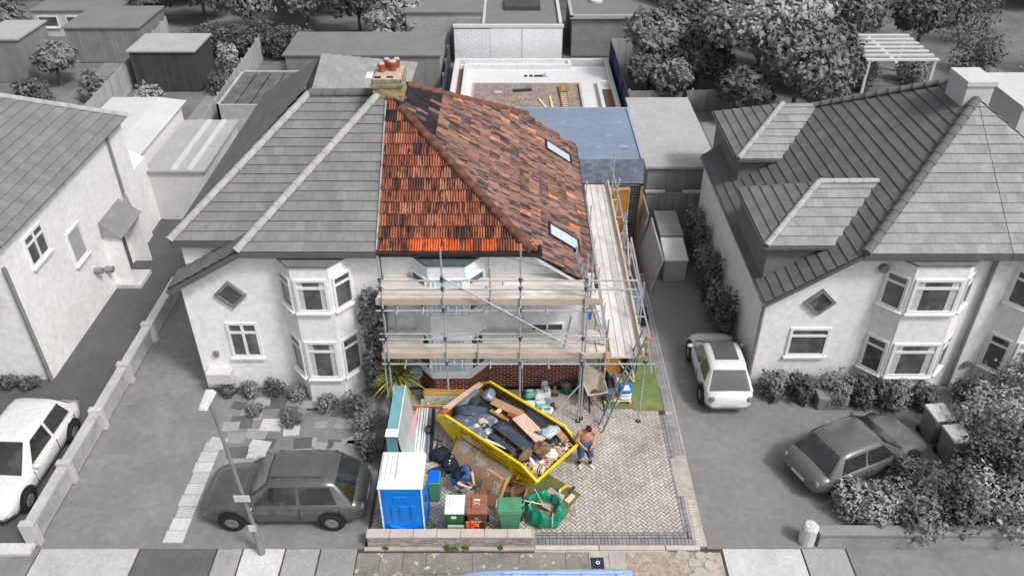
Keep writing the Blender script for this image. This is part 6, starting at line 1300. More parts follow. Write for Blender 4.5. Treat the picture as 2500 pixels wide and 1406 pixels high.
o = obj('rubble_bits', b, 'rubble', None, SK, recalc=False); tag(o, 'broken pale rubble at the open end of the yellow skip', 'rubble', kind='stuff')
def sheet(label, x, y, z, w, d, rz, m, seed, bend=0.10, rx=0.0, ry=0.0, th=0.012, name='rubber_sheet', cat='sheet', nx=9, ny=6, roll=0.0):
    P = []
    for i in range(nx):
        row = []
        for j in range(ny):
            a = -w / 2 + w * i / (nx - 1); c = -d / 2 + d * j / (ny - 1)
            row.append((a, c, bend * noise.noise(Vector((a * 1.3, c * 1.3, seed * 1.7))) + roll * (a / w * 2) ** 2))
        P.append(row)
    b = MB().grid(P); o = obj(name, b, m, None, S(x, y, z, rz, rx, ry), smooth=True); md = o.modifiers.new('thick', 'SOLIDIFY'); md.thickness = th
    return tag(o, label, cat)
def sbox(label, x, y, z, hx, hy, hz, rz, m, name, cat, rx=0.0, ry=0.0, bevel=0.006): return single(name, MB().box(-hx, hx, -hy, hy, -hz, hz), m, label, cat, M=S(x, y, z, rz, rx, ry), bevel=bevel)
sheet('dusty grey rubber sheet spread over the skip beside its lettered side', -0.82, -0.48, 1.22, 1.35, 0.95, 0.15, 'rubber_dusty', 2, 0.16, R(-8), 0, roll=-0.10)
sheet('curled dark membrane strip along the low end of the skip', -1.20, -0.30, 1.30, 1.0, 0.36, 0.65, 'rubber', 4, 0.10, R(18), R(-6), roll=-0.16)
sheet('long slate-grey board lying across the middle of the skip', 0.52, -0.22, 1.20, 1.55, 0.42, -0.05, 'rubber', 5, 0.03, R(-6), R(4), name='grey_board', cat='board')
sheet('short grey board overlapping the long one in the skip', 0.35, -0.58, 1.16, 0.95, 0.22, 0.02, 'rubber', 6, 0.02, R(-10), R(5), name='grey_board', cat='board')
sheet('dark rubber sheet tucked along the far side of the skip', 0.52, 0.72, 1.14, 0.95, 0.5, 0.05, 'rubber_dark', 7, 0.06, R(16), R(5))
sheet('dark rubber sheet under the rubble lump in the skip', 1.28, -0.12, 1.10, 0.75, 0.55, -0.1, 'rubber_dark', 8, 0.05, 0, R(10))
sheet('small dark sheet beside the cardboard at the open end of the skip', 1.55, 0.52, 1.03, 0.5, 0.3, -0.25, 'rubber_dark', 9, 0.03, 0, R(12))
sheet('thin black strip lying along the far wall of the skip', -0.35, 0.82, 1.13, 1.3, 0.14, 0.0, 'rubber_dark', 10, 0.02, R(20), 0)
sbox('pinkish chipboard panel lying in the skip beside the clear bag', 0.60, 0.38, 1.19, 0.58, 0.24, 0.012, -0.18, 'chipboard', 'chipboard_panel', 'panel', R(-5), R(5))
sbox('brown cardboard plank lying along the far half of the skip', -0.48, 0.62, 1.13, 0.60, 0.14, 0.03, 0.12, 'cardboard', 'cardboard_plank', 'cardboard', R(8), 0)
sbox('weathered timber block across the skip rubble', -0.52, 0.26, 1.06, 0.34, 0.06, 0.04, 0.1, 'timber_old', 'timber_block', 'timber', 0, R(4))
sbox('pale timber block standing on the weathered one in the skip', -0.66, 0.40, 1.08, 0.06, 0.15, 0.04, 0.1, 'timber_pale', 'timber_block', 'timber')
sbox('thin white strip lying by the lettered side of the skip', 0.20, -0.74, 1.14, 0.38, 0.04, 0.01, 0.2, 'paint_white', 'plastic_strip', 'strip')
single('clay_pipe', MB().lathe([(0.06, -0.16), (0.075, -0.16), (0.075, 0.16), (0.06, 0.16), (0.06, -0.16)], (0, 0, 0), 14), 'pot_clay', 'short terracotta clay pipe lying in the skip', 'pipe', M=S(-0.17, 0.50, 1.10, 0.3, 0, R(90)))
single('membrane_roll', MB().tube((-0.48, 0, 0), (0.48, 0, 0), 0.10, 12).tube((-0.49, 0, 0), (-0.482, 0, 0), 0.06, 10), 'film_dark', 'dark shiny plastic roll lying across the low end of the skip', 'roll', M=S(-1.70, 0.10, 1.10, R(95)))
single('waste_bag', MB().blob((0, 0, 0), (0.30, 0.24, 0.16), 3, 0.4, 2.0, 14, 9), 'bag_green_dark', 'dark green plastic bag lying at the low end of the skip', 'bag', M=S(-1.40, 0.22, 1.06, 0.3), smooth=True)
sbox('black plastic crate beside the green bag in the skip', -1.08, 0.16, 1.06, 0.22, 0.15, 0.13, 0.25, 'black_plastic', 'black_crate', 'crate', 0, R(8), 0.02)
single('waste_bag', MB().blob((0, 0, 0), (0.22, 0.24, 0.22), 8, 0.5, 2.2, 14, 9), 'film_dark', 'crumpled grey plastic bag against the far wall of the skip', 'bag', M=S(-1.25, 0.60, 1.18), smooth=True)
single('clear_bag', MB().blob((0, 0, 0), (0.22, 0.30, 0.10), 9, 0.45, 2.2, 14, 9), 'film', 'crumpled clear plastic bag at the open end of the skip', 'bag', M=S(1.12, 0.68, 1.16, -0.3), smooth=True)
single('blue_glove', MB().blob((0, 0, 0), (0.12, 0.05, 0.03), 2, 0.4, 2.2, 10, 6), 'cap_blue', 'small pale blue scrap lying on the chipboard panel', 'scrap', M=S(0.92, 0.36, 1.22, 0.2), smooth=True)
single('rubble_lump', MB().blob((0, 0, 0), (0.30, 0.27, 0.20), 21, 0.55, 1.7, 12, 8), 'rubble_dark', 'large lump of earthy rubble at the open end of the skip', 'rubble', M=S(1.42, -0.02, 1.14, 0.6))
single('rubble_lump', MB().blob((0, 0, 0), (0.22, 0.20, 0.16), 22, 0.45, 1.7, 12, 8), 'rubble_white', 'white plaster lump leaning on the large rubble lump', 'rubble', M=S(1.66, 0.02, 1.10, 0.2))
single('rubble_lump', MB().blob((0, 0, 0), (0.15, 0.26, 0.16), 25, 0.4, 1.6, 12, 8), 'rubble_dark', 'long brown rubble lump at the edge of the lettered skip side', 'rubble', M=S(1.17, -0.50, 1.16, -0.1))
for k, (x, y, s_) in enumerate(((1.72, 0.3, 0.09), (1.62, -0.34, 0.10), (1.78, -0.2, 0.08), (1.5, 0.34, 0.10), (1.80, 0.55, 0.07), (1.46, -0.62, 0.10), (1.7, -0.42, 0.07))):
    single('rubble_piece', MB().blob((0, 0, 0), (s_, s_ * 0.8, s_ * 0.7), 30 + k, 0.5, 1.8, 9, 6), ('rubble', 'rubble_white', 'rubble')[k % 3], 'broken piece of masonry among the rubble at the open end of the skip', 'rubble', 'loose masonry in the skip', M=S(x, y, 1.02, k))
sbox('small cardboard carton in the far corner of the skip', 1.46, 0.78, 1.08, 0.15, 0.11, 0.07, -0.3, 'cardboard', 'carton', 'box')
t = thing('tile_pack', 'pale pack with dark blue stripes in the corner of the skip', 'pack'); t.matrix_basis = S(1.72, -0.58, 1.02, R(20), R(-8)); WM[t.name] = S(1.72, -0.58, 1.02, R(20), R(-8))
obj('pack', MB().box(-0.16, 0.16, -0.13, 0.13, -0.06, 0.06), 'timber_pale', t, world=False, bevel=0.01); obj('stripe', MB().box(-0.02, 0.01, -0.131, 0.131, -0.03, 0.0625), 'navy', t, world=False); obj('stripe', MB().box(0.05, 0.08, -0.131, 0.131, -0.03, 0.0625), 'navy', t, world=False)
sbox('white plastic offcut near the long brown lump in the skip', 1.40, -0.50, 1.06, 0.16, 0.04, 0.02, -0.4, 'paint_white', 'plastic_offcut', 'plastic')
sbox('brown flat board at the lettered corner of the skip', 1.60, -0.66, 0.97, 0.20, 0.18, 0.015, 0.1, 'cardboard_in', 'flat_board', 'board', 0, R(14))
single('long_plank', MB().bar((-1.98, -0.62, 1.05), (-1.90, 0.95, 1.09), 0.20, 0.035), 'chipboard', 'pale plank resting along the low end rim of the skip', 'plank', M=SK)
single('red_reflector', MB().box(-0.05, 0.05, -0.12, 0.12, -0.02, 0.02), 'coupler_red', 'red reflector block at the low end of the skip', 'reflector', M=S(-1.90, -0.70, 1.09, 0.1))
single('crumpled_paper', MB().blob((0, 0, 0), (0.14, 0.12, 0.05), 12, 0.6, 2.5, 10, 6), 'mortar_yellow', 'cream lump of foam on the dusty rubber sheet', 'foam', M=S(-0.62, -0.42, 1.27))
single('cable_tangle', MB().path([(0.13 * math.cos(t * 1.7) * (0.5 + 0.5 * math.sin(t * 0.9)), 0.11 * math.sin(t * 1.7), 0.02 + 0.012 * (t % 3)) for t in [0.45 * k for k in range(40)]], 0.012, 5), 'black_plastic', 'tangle of black cable on the dusty rubber sheet', 'cable', M=S(-0.38, -0.52, 1.26))
single('stand', MB().tube((-2.30, 17.55, 0.04), (-2.22, 17.5, 0.75), 0.02, 6).bar((-2.55, 17.5, 0.06), (-2.05, 17.45, 0.06), 0.03, 0.03).bar((-2.3, 17.3, 0.06), (-2.2, 17.7, 0.06), 0.03, 0.03).bar((-2.45, 17.62, 0.62), (-2.1, 17.45, 0.66), 0.03, 0.03), 'black_plastic', 'black metal stand beside the low end of the skip', 'stand')
# plywood sheet and boxes leaning on the lettered side
a_ = Vector((math.cos(R(-41)), math.sin(R(-41)), 0)); b_ = Vector((-a_.y, a_.x, 0)); c_ = Vector((-0.16, 17.55, 0))
lp_ = lambda x, y, z: c_ + a_ * x + b_ * y + Vector((0, 0, z))
t0, t1, b1, b0 = lp_(-1.10, -0.965, 0.78), lp_(1.10, -0.965, 0.78), lp_(1.08, -1.52, 0.05), lp_(-1.05, -1.48, 0.05)
single('plywood_sheet', MB().prism([t0, t1, b1, b0], -b_ * 0.02), 'ply_dirty', 'stained plywood sheet leaning against the lettered side of the skip', 'plywood')
bx = thing('cardboard_box', 'flat cardboard box with printed letters leaning on the plywood', 'box', (-0.2, 15.8, 0.05))
nrm = (Vector((0, 0, 1)) * 0.45 - b_).normalized(); upv = (Vector((0, 0, 1)) + b_ * 0.42).normalized()
M = frame(c_ - b_ * 1.78 + a_ * 0.86 + Vector((0, 0, 0.06)), a_, upv)
obj('carton', MB().box(-0.30, 0.30, 0.0, 0.98, -0.03, 0.12), 'cardboard', bx, M, bevel=0.006)
for x, y, w, h in ((-0.27, 0.80, 0.12, 0.13), (0.08, 0.66, 0.19, 0.16), (0.10, 0.46, 0.17, 0.14), (-0.28, 0.04, 0.16, 0.07)): obj('label', MB().box(x, x + w, y, y + h, 0.12, 0.122), 'sticker_grey', bx, M)
lettering('E', 0.15, 'cover_blue', bx, M @ Matrix.Translation((0.12, 0.685, 0.1235))); lettering('O', 0.13, 'cover_blue', bx, M @ Matrix.Translation((0.13, 0.48, 0.1235))); lettering('A', 0.10, 'cover_blue', bx, M @ Matrix.Translation((-0.25, 0.83, 0.1235)))
obj('print', MB().box(-0.08, 0.06, 0.30, 0.33, 0.12, 0.122).box(-0.08, 0.06, 0.36, 0.45, 0.12, 0.122), 'cardboard_in', bx, M)
single('timber_batten', MB().bar(c_ - b_ * 1.98 + a_ * 1.30 + Vector((0, 0, 0.06)), c_ - b_ * 1.40 + a_ * 1.26 + Vector((0, 0, 1.06)), 0.05, 0.06), 'timber_new', 'bright timber batten leaning beside the printed cardboard box', 'timber')
t = thing('cardboard_box', 'open torn cardboard box behind the pale green bin', 'box', (0.2, 15.62, 0.05), R(-20))
b = MB(); b.box(-0.2, 0.2, -0.16, -0.15, 0, 0.5).box(-0.2, 0.2, 0.15, 0.16, 0, 0.62).box(-0.2, -0.19, -0.15, 0.15, 0, 0.6).box(0.19, 0.2, -0.15, 0.15, 0, 0.55)
obj('walls', MB().prism([(-0.2, 0.16, 0), (0.2, 0.16, 0), (0.2, 0.16, 0.62), (-0.2, 0.16, 0.62)], (0, -0.01, 0)), 'cardboard', t, world=False); obj('side', MB().box(-0.2, -0.19, -0.15, 0.15, 0, 0.6), 'cardboard_in', t, world=False); obj('side', MB().box(0.19, 0.2, -0.15, 0.15, 0, 0.55), 'cardboard', t, world=False); obj('front', MB().box(-0.2, 0.2, -0.16, -0.15, 0, 0.42), 'cardboard_in', t, world=False)
obj('flap', MB().prism([(-0.2, 0.16, 0.62), (0.2, 0.16, 0.62), (0.16, 0.0, 0.86), (-0.18, 0.02, 0.84)], (0, 0.008, 0.004)), 'cardboard', t, world=False); obj('base', MB().box(-0.19, 0.19, -0.15, 0.15, 0.0, 0.01), 'cardboard_in', t, world=False)

# ------------------------------------------------------------------ green builder's bag, tools, offcuts
gb = thing('builder_bag', 'slumped green woven builder bag with white straps beside the carpet', 'bag', (0.92, 15.22, 0.042))
P = []; nn = 60
for j, (rr, zz) in enumerate(((0.46, 0.0), (0.56, 0.05), (0.58, 0.16), (0.55, 0.30), (0.50, 0.44), (0.45, 0.52), (0.38, 0.53), (0.33, 0.44), (0.30, 0.32), (0.28, 0.22))):
    row = []
    for k in range(nn):
        t_ = 2 * PI * k / nn; q = rr * (1 + 0.16 * noise.noise(Vector((math.cos(t_) * 2.2, math.sin(t_) * 2.2, j * 0.35))) + 0.03 * math.sin(11 * t_ + 0.5 * j) * (j > 1) + 0.10 * noise.noise(Vector((math.cos(t_) * 5, math.sin(t_) * 5, j * 0.6))) + 0.07 * math.cos(2 * t_ + 0.6)); row.append((q * math.cos(t_) * 1.02, q * math.sin(t_), zz * (1 + 0.45 * noise.noise(Vector((math.cos(t_) * 1.3 + 5, math.sin(t_) * 1.3, 1.0)))) + 0.02 * math.sin(7 * t_ + 2 * j) * (j > 1)))
    P.append(row)
obj('sack', MB().grid(P, True), 'bag_green', gb, world=False, smooth=True, sub=1)
obj('contents', MB().blob((0, 0, 0.22), (0.30, 0.30, 0.08), 5, 0.4, 2, 14, 8), 'mud', gb, world=False)
for k, (p, q, r_) in enumerate((((-0.28, 0.46, 0.55), (-0.12, 0.12, 0.50), (0.02, -0.02, 0.34)), ((0.20, -0.42, 0.60), (0.19, -0.54, 0.36), (0.17, -0.555, 0.15)), ((-0.46, -0.14, 0.55), (-0.36, -0.06, 0.64), (-0.22, -0.10, 0.60)), ((0.46, 0.30, 0.45), (0.44, 0.40, 0.58), (0.40, 0.30, 0.62)))):
    obj('strap', MB().bar(p, q, 0.05, 0.012, (1, 0.3, 0.4)).bar(q, r_, 0.05, 0.012, (1, 0.3, 0.4)), 'strap', gb, world=False)
t = thing('shovel', 'shovel with a wooden shaft lying in the green builder bag', 'shovel', (0.4, 15.25, 0.6))
obj('shaft', MB().tube((0.12, 15.26, 0.66), (0.86, 15.20, 0.50), 0.018, 8), 'timber_pale', t); obj('blade', MB().prism([(0.84, 15.28, 0.50), (1.08, 15.24, 0.40), (1.08, 15.04, 0.40), (0.84, 15.12, 0.50)], (0, 0, 0.012)), 'alu', t)
single('concrete_block', MB().obox((1.22, 15.84, 0.12), (0.75, -0.66, 0), (0.66, 0.75, 0), (0, 0, 1), 0.26, 0.13, 0.07), 'concrete', 'long grey concrete block on the carpet beside the builder bag', 'block', bevel=0.01)
single('pale_block', MB().obox((1.66, 15.76, 0.09), (0.66, 0.75, 0), (-0.75, 0.66, 0), (0, 0, 1), 0.17, 0.07, 0.035), 'timber_pale', 'small pale block at the end of the green carpet', 'block', bevel=0.008)
t = thing('nail_gun', 'yellow and black power tool lying on the green carpet', 'power tool', (1.5, 16.15, 0.06), R(40))
obj('handle', MB().box(-0.16, 0.10, -0.035, 0.035, 0.01, 0.09), 'tool_yellow', t, world=False, bevel=0.015); obj('head', MB().box(0.09, 0.17, -0.06, 0.05, 0.01, 0.10), 'timber_new', t, world=False, bevel=0.015); obj('battery', MB().box(-0.25, -0.14, -0.05, 0.05, 0.0, 0.08), 'black_plastic', t, world=False, bevel=0.01)
single('grey_offcut', MB().obox((1.74, 16.1, 0.075), (0.6, 0.8, 0), (-0.8, 0.6, 0), (0, 0, 1), 0.14, 0.04, 0.02), 'rubber', 'small dark grey offcut beside the yellow power tool', 'offcut')
single('white_tube', MB().tube((1.44, 15.74, 0.1), (1.46, 15.88, 0.1), 0.035, 8), 'paint_white', 'white sealant tube between the blocks beside the builder bag', 'tube')
b = MB(); rs = random.Random(9)
for k in range(220):
    r_ = rs.random() ** 0.6 * 0.28; t_ = rs.uniform(0, 2 * PI); s_ = rs.uniform(0.006, 0.018); b.blob((1.58 + r_ * 0.8 * math.cos(t_), 15.32 + r_ * math.sin(t_), 0.046), (s_, s_, s_ * 0.6), k, 0.4, 1.6, 5, 3)
tag(obj('spilt_sand', b, 'mud', recalc=False), 'spilt sandy debris on the paving beside the builder bag', 'debris', kind='stuff')

# ------------------------------------------------------------------ materials along the boundary and the house wall
ins = thing('insulation_stack', 'stack of plastic-wrapped insulation boards standing on edge by the boundary', 'insulation', (-3.3, 17.6, 0.04))
for k in range(5):
    x = -3.56 + 0.062 * k; obj('board', MB().hexa([(x + 0.02, 16.5, 0.05), (x + 0.075, 16.5, 0.05), (x + 0.075, 18.6, 0.05), (x + 0.02, 18.6, 0.05), (x, 16.5, 1.86), (x + 0.055, 16.5, 1.86), (x + 0.055, 18.6, 1.86), (x, 18.6, 1.86)]), 'insul_edge', ins)
x = -3.24; obj('wrapping', MB().hexa([(x + 0.24, 16.46, 0.05), (x + 0.25, 16.46, 0.05), (x + 0.25, 18.64, 0.05), (x + 0.24, 18.64, 0.05), (x, 16.46, 1.88), (x + 0.012, 16.46, 1.88), (x + 0.012, 18.64, 1.88), (x, 18.64, 1.88)]), 'membrane', ins)
obj('tape', MB().box(-3.58, -3.22, 16.44, 16.75, 1.868, 1.885), 'paint_white', ins); obj('tape_edge', MB().box(-3.245, -3.22, 16.46, 18.6, 1.83, 1.89), 'paint_white', ins)
for k in range(6):
    x = -3.02 + 0.06 * k; obj('length', MB().bar((x, 17.2, 0.09 + 0.015 * (k % 2)), (x - 0.05 + 0.02 * (k % 3), 19.5 + 0.12 * (k % 3), 0.09 + 0.015 * (k % 2)), 0.045, 0.05), 'loo_white', bpy.data.objects.get('trim_bundle') or thing('trim_bundle', 'bundle of white plastic trim lengths on the paving by the insulation', 'trim', (-2.9, 18.3, 0.04)))
single('pink_tube', MB().tube((-3.02, 18.75, 0.55), (-3.10, 17.62, 0.60), 0.075, 10, 0.055), 'pink', 'pink plastic tube lying on the white trim lengths', 'tube', smooth=False)
for k, (lab, x, m) in enumerate((('grey aluminium profile beside the white trim bundle', -2.66, 'alu'), ('dark grey profile beside the aluminium one', -2.55, 'alu_dark'), ('black strip of damp-proof membrane on the paving', -2.48, 'rubber_dark'))):
    single('profile', MB().bar((x, 17.2, 0.08), (x - 0.08, 19.55, 0.08), 0.07 if k < 2 else 0.14, 0.05 if k < 2 else 0.02), m, lab, 'profile')
single('cable_coil', MB().path([(-2.62 + 0.10 * math.cos(t_), 18.45 + 0.16 * math.sin(t_), 0.14 + 0.004 * t_) for t_ in [0.5 * k for k in range(27)]], 0.014, 5), 'black_plastic', 'coil of black and white cable on the profiles', 'cable')
tm = thing('insulation_pack', 'long pack of printed boards with a yellow timber edge by the bay', 'boards', (-2.1, 20.1, 0.04))
obj('boards', MB().box(-2.86, -1.10, 19.72, 19.90, 0.06, 0.42), 'sticker_grey', tm, bevel=0.01); obj('timber_edge', MB().box(-2.88, -1.08, 19.72, 19.98, 0.424, 0.52), 'timber_new', tm, bevel=0.008)
for k in range(7): obj('print_mark', MB().bar((-2.75 + 0.24 * k, 19.717, 0.12 + 0.12 * (k % 2)), (-2.62 + 0.24 * k, 19.717, 0.22 + 0.10 * (k % 2)), 0.006, 0.03, (0, 1, 0)), 'cover_blue', tm)
single('timber_length', MB().bar((-3.2, 19.48, 0.10), (-1.45, 19.62, 0.12), 0.06, 0.08), 'timber_old', 'brown timber length lying before the printed board pack', 'timber')
single('timber_length', MB().bar((-3.15, 19.56, 0.16), (-1.5, 19.50, 0.16), 0.05, 0.06), 'timber_new', 'yellower timber length crossing the brown one', 'timber')
single('timber_post', MB().box(-2.95, -2.85, 19.55, 19.65, 0.05, 0.34), 'timber_pale', 'pale stub of timber standing behind the brown length', 'timber')
# yucca by the bay
yu = thing('yucca', 'spiky yucca with yellow-green leaves at the corner of the bay', 'plant', (-3.75, 20.15, 0))
obj('trunk', MB().tube((-3.75, 20.15, 0.0), (-3.72, 20.1, 0.95), 0.09, 8, 0.07), 'trunk', yu)
rs = random.Random(8)
for k in range(120):
    t_ = rs.uniform(0, 2 * PI); el = rs.uniform(-0.5, 1.3); ln = rs.uniform(0.75, 1.1); d_ = Vector((math.cos(t_) * math.cos(el), math.sin(t_) * math.cos(el), math.sin(el))); s_ = d_.cross(Vector((0, 0, 1))).normalized() * 0.042
    o_ = Vector((-3.72, 20.1, 0.95)) + d_ * 0.06; mid = o_ + d_ * ln * 0.55; tip = o_ + d_ * ln + Vector((0, 0, -0.16 * ln))
    if tip.y > 20.58: tip.y = 20.56; mid.y = min(mid.y, 20.55)
    obj('leaf', MB().quad(o_ - s_ * 0.6, o_ + s_ * 0.6, mid + s_, mid - s_).poly([mid - s_, mid + s_, tip]), 'yucca_y' if rs.random() < 0.3 else 'yucca', yu, recalc=False)
# bags, jug, buckets
jg = thing('water_jug', 'translucent white plastic jerrycan by the brick wall', 'jug', (1.08, 20.42, 0.042)); obj('body', MB().box(-0.11, 0.11, -0.10, 0.10, 0, 0.36), 'jug', jg, world=False, bevel=0.03, seg=2); obj('cap', MB().tube((0, -0.02, 0.36), (0, -0.02, 0.41), 0.03, 10), 'paint_white', jg, world=False); obj('handle', MB().box(-0.08, -0.04, -0.05, 0.06, 0.34, 0.40).box(0.04, 0.08, -0.05, 0.06, 0.34, 0.40), 'jug', jg, world=False, bevel=0.01)
yb = thing('spray_bottle', 'small yellow bottle with a black top beside the teal bucket', 'bottle', (1.43, 20.42, 0.042)); obj('body', MB().lathe([(0.0, 0), (0.045, 0.0), (0.045, 0.16), (0.02, 0.20), (0.02, 0.22)], (0, 0, 0), 12), 'yellow_bottle', yb, world=False); obj('top', MB().box(-0.02, 0.02, -0.045, 0.02, 0.22, 0.27), 'black_plastic', yb, world=False)
def bucket(label, x, y, r, h):
    t = thing('bucket', label, 'bucket', (x, y, 0.042)); obj('body', MB().lathe([(0.0, 0.0), (r * 0.72, 0.0), (r * 0.97, h * 0.93), (r * 1.03, h * 0.94), (r * 1.03, h), (r * 0.95, h), (r * 0.88, h * 0.70), (0.0, h * 0.68)], (0, 0, 0), 22), 'bucket_teal', t, world=False, smooth=False)
    obj('contents', MB().lathe([(r * 0.90, h * 0.72), (0.0, h * 0.80)], (0, 0, 0), 18), 'bucket_in', t, world=False)
    for s_ in (-1, 1): obj('handle', MB().path([(s_ * r, -0.07, h * 0.9), (s_ * (r + 0.05), -0.05, h), (s_ * (r + 0.05), 0.05, h), (s_ * r, 0.07, h * 0.9)], 0.012, 6), 'bucket_teal', t, world=False)
bucket('teal rubble tub with reddish dust next to the yellow bottle', 1.80, 20.32, 0.20, 0.40); bucket('teal rubble tub beside the wheelbarrow', 2.27, 20.30, 0.20, 0.40)
def sack(label, x, y, z, r, m, seed, rz=0.0, panel=None, pm=None, amp=0.2):
    t = thing('sack', label, 'bag', (x, y, z), rz, None); h = r[2] * 2; P = []
    for k, (q, zz) in enumerate(((0.80, 0.0), (0.98, 0.18), (1.0, 0.5), (0.97, 0.82), (0.78, 1.0), (0.35, 1.04), (0.0, 1.05))):
        row = []
        for j in range(24):
            a = 2 * PI * j / 24; c, s_ = math.cos(a), math.sin(a); e = 0.45; sx = math.copysign(abs(c) ** e, c); sy_ = math.copysign(abs(s_) ** e, s_); w = 1 + amp * 0.5 * noise.noise(Vector((c * 2, s_ * 2, seed + zz)))
            row.append((sx * r[0] * q * w, sy_ * r[1] * q * w, h * zz * (1 + amp * noise.noise(Vector((sx * 1.5 * q, sy_ * 1.5 * q, seed * 2.0))))))
        P.append(row)
    P.insert(0, [(0, 0, 0)] * 24); obj('bag', MB().grid(P, True), m, t, world=False, smooth=True)
    if panel: obj('print', MB().box(panel[0] - r[0] * 0.55, panel[0] + r[0] * 0.55, panel[1] - r[1] * 0.5, panel[1] + r[1] * 0.5, h * 0.9, h * 1.07), pm, t, world=False, bevel=0.02, seg=2)
    return t
sack('teal cement bag with a white top beside the skip', 0.60, 19.95, 0.20, (0.19, 0.16, 0.10), 'bag_teal', 3, 0.1, (0, 0.02), 'bag_white'); sack('white plaster bag leaning beside the teal one', 0.90, 19.92, 0.10, (0.17, 0.20, 0.15), 'bag_white', 4)
sack('white bag with blue print in front of the jerrycan', 1.14, 20.02, 0.10, (0.13, 0.18, 0.16), 'bag_white', 5, 0, (-0.03, -0.05), 'cap_blue'); sack('crumpled white bag lying against the far side of the skip', 0.58, 19.62, 0.045, (0.24, 0.16, 0.09), 'bag_white', 6)
sack('pale teal bag under the white plaster bags', 0.98, 19.60, 0.045, (0.26, 0.18, 0.10), 'bag_teal', 7, 0.2, (-0.05, 0.02), 'bag_white'); sack('flattened white bag with teal end nearest the skip corner', 1.12, 19.36, 0.045, (0.20, 0.15, 0.09), 'bag_white', 8, -0.2, (0.02, -0.03), 'bag_teal')
single('plastic_bottle', MB().tube((1.46, 19.55, 0.09), (1.52, 19.36, 0.09), 0.05, 10), 'film', 'clear plastic bottle lying on the dusty paving', 'bottle')
hollow('dark hollow brick lying beside the bags', 1.34, 19.62, 0.10, 0.22, 0.10, 3, 1, 'brick_red')
hollow('brown hollow brick in front of the teal bucket', 1.42, 20.15, 0.22, 0.1, 0.07, 3, 1, 'brick_red')
# wheelbarrow
wb_ = thing('wheelbarrow', 'cream wheelbarrow with muddy tray standing by the scaffold poles', 'wheelbarrow', (2.68, 19.85, 0.042), R(8)); wb_.matrix_basis = wb_.matrix_basis @ Matrix.Scale(1.2, 4); WM[wb_.name] = wb_.matrix_basis.copy()
tp = [(-0.27, -0.38, 0.62), (0.27, -0.34, 0.62), (0.30, 0.05, 0.64), (0.24, 0.40, 0.66), (-0.24, 0.40, 0.66), (-0.31, 0.05, 0.64)]; bp = [(-0.16, -0.18, 0.36), (0.16, -0.16, 0.36), (0.17, 0.05, 0.36), (0.13, 0.22, 0.36), (-0.13, 0.22, 0.36), (-0.17, 0.05, 0.36)]
b = MB(); b.poly(bp)
for k in range(6): b.quad(bp[k], bp[(k + 1) % 6], tp[(k + 1) % 6], tp[k])
o = obj('tray', b, 'barrow', wb_, world=False, weld=True); o.modifiers.new('thick', 'SOLIDIFY').thickness = 0.012
obj('tray_rim', MB().path([tuple(p) for p in tp + tp[:1]], 0.014, 6), 'barrow', wb_, world=False); obj('mud', MB().blob((0.02, -0.06, 0.40), (0.13, 0.11, 0.03), 4, 0.4, 2.2, 14, 6), 'mud', wb_, world=False)
for s_ in (-1, 1): obj('frame_tube', MB().path([(s_ * 0.24, -0.75, 0.58), (s_ * 0.18, -0.2, 0.33), (s_ * 0.07, 0.55, 0.22)], 0.017, 6).path([(s_ * 0.18, -0.25, 0.34), (s_ * 0.20, -0.42, 0.0), (s_ * 0.18, -0.10, 0.33)], 0.015, 6), 'black_plastic', wb_, world=False)
obj('wheel', MB().lathe([(0.10, -0.05), (0.17, -0.05), (0.19, 0.0), (0.17, 0.05), (0.10, 0.05), (0.10, -0.05)], (0, 0, 0), 18), 'black_plastic', wb_, TR(0, 0.58, 0.19, R(90), R(90)), world=False)
# pallet with slates and bags under the ladder
pl = thing('pallet', 'timber pallet under the slates and blue bags on the turf', 'pallet', (3.45, 19.95, 0.066))
for k in range(5): obj('deck_plank', MB().box(3.0, 3.9, 19.72 + 0.14 * k, 19.83 + 0.14 * k, 0.16, 0.18), 'timber_pale', pl)
for k in range(3): obj('bearer', MB().box(3.0 + 0.41 * k, 3.08 + 0.41 * k, 19.70, 20.42, 0.066, 0.158), 'timber_new', pl)
so = thing('slate_stack', 'stack of dark grey slates on the pallet under the ladder', 'slates', (3.2, 20.1, 0.18)); rs = random.Random(6)
for k in range(9): obj('slate', MB().obox((3.16 + 0.01 * (k % 3), 20.0 + 0.02 * (k % 2), 0.20 + 0.032 * k), (1, 0.05 * (k % 3), 0), (-0.05 * (k % 3), 1, 0), (0, 0, 1), 0.14, 0.26, 0.014), 'slate', so)
for k in range(10): obj('slate', MB().obox((3.36 - 0.004 * k, 20.15 + 0.05 * k, 0.40 + 0.03 * (k % 2)), (0.25, 0, 1), (0.3, 1, 0), (1, 0, -0.25), 0.22, 0.14, 0.012), 'slate', so)
single('black_membrane', MB().grid([[(3.06 + 0.02 * math.sin(j), 19.9 + 0.11 * j, 0.2), (3.12 + 0.05 * (j % 2), 19.92 + 0.11 * j, 0.62 + 0.03 * j), (3.30, 19.95 + 0.10 * j, 0.60 - 0.02 * j)] for j in range(7)]), 'black_plastic', 'black plastic wrapping torn open beside the slate stack', 'wrapping')
for k, (z, m, lab, pm_) in enumerate(((0.19, 'bag_white', 'white bag with blue print at the bottom of the stack on the pallet', 'bag_blue'), (0.33, 'bag_white', 'plain white bag in the middle of the stack on the pallet', 'bag_white'), (0.46, 'bag_blue', 'bright blue bag at the top of the stack on the pallet', 'bag_white'))):
    sack(lab, 3.70, 19.98, z, (0.21, 0.24, 0.075), m, 40 + k, 0.05 * k, (0.0, -0.08), pm_, 0.12)
single('ply_offcut', MB().box(3.52, 3.70, 20.75, 20.98, 0.07, 0.12), 'ply_pale', 'small pale plywood offcut on the turf behind the pallet', 'offcut')
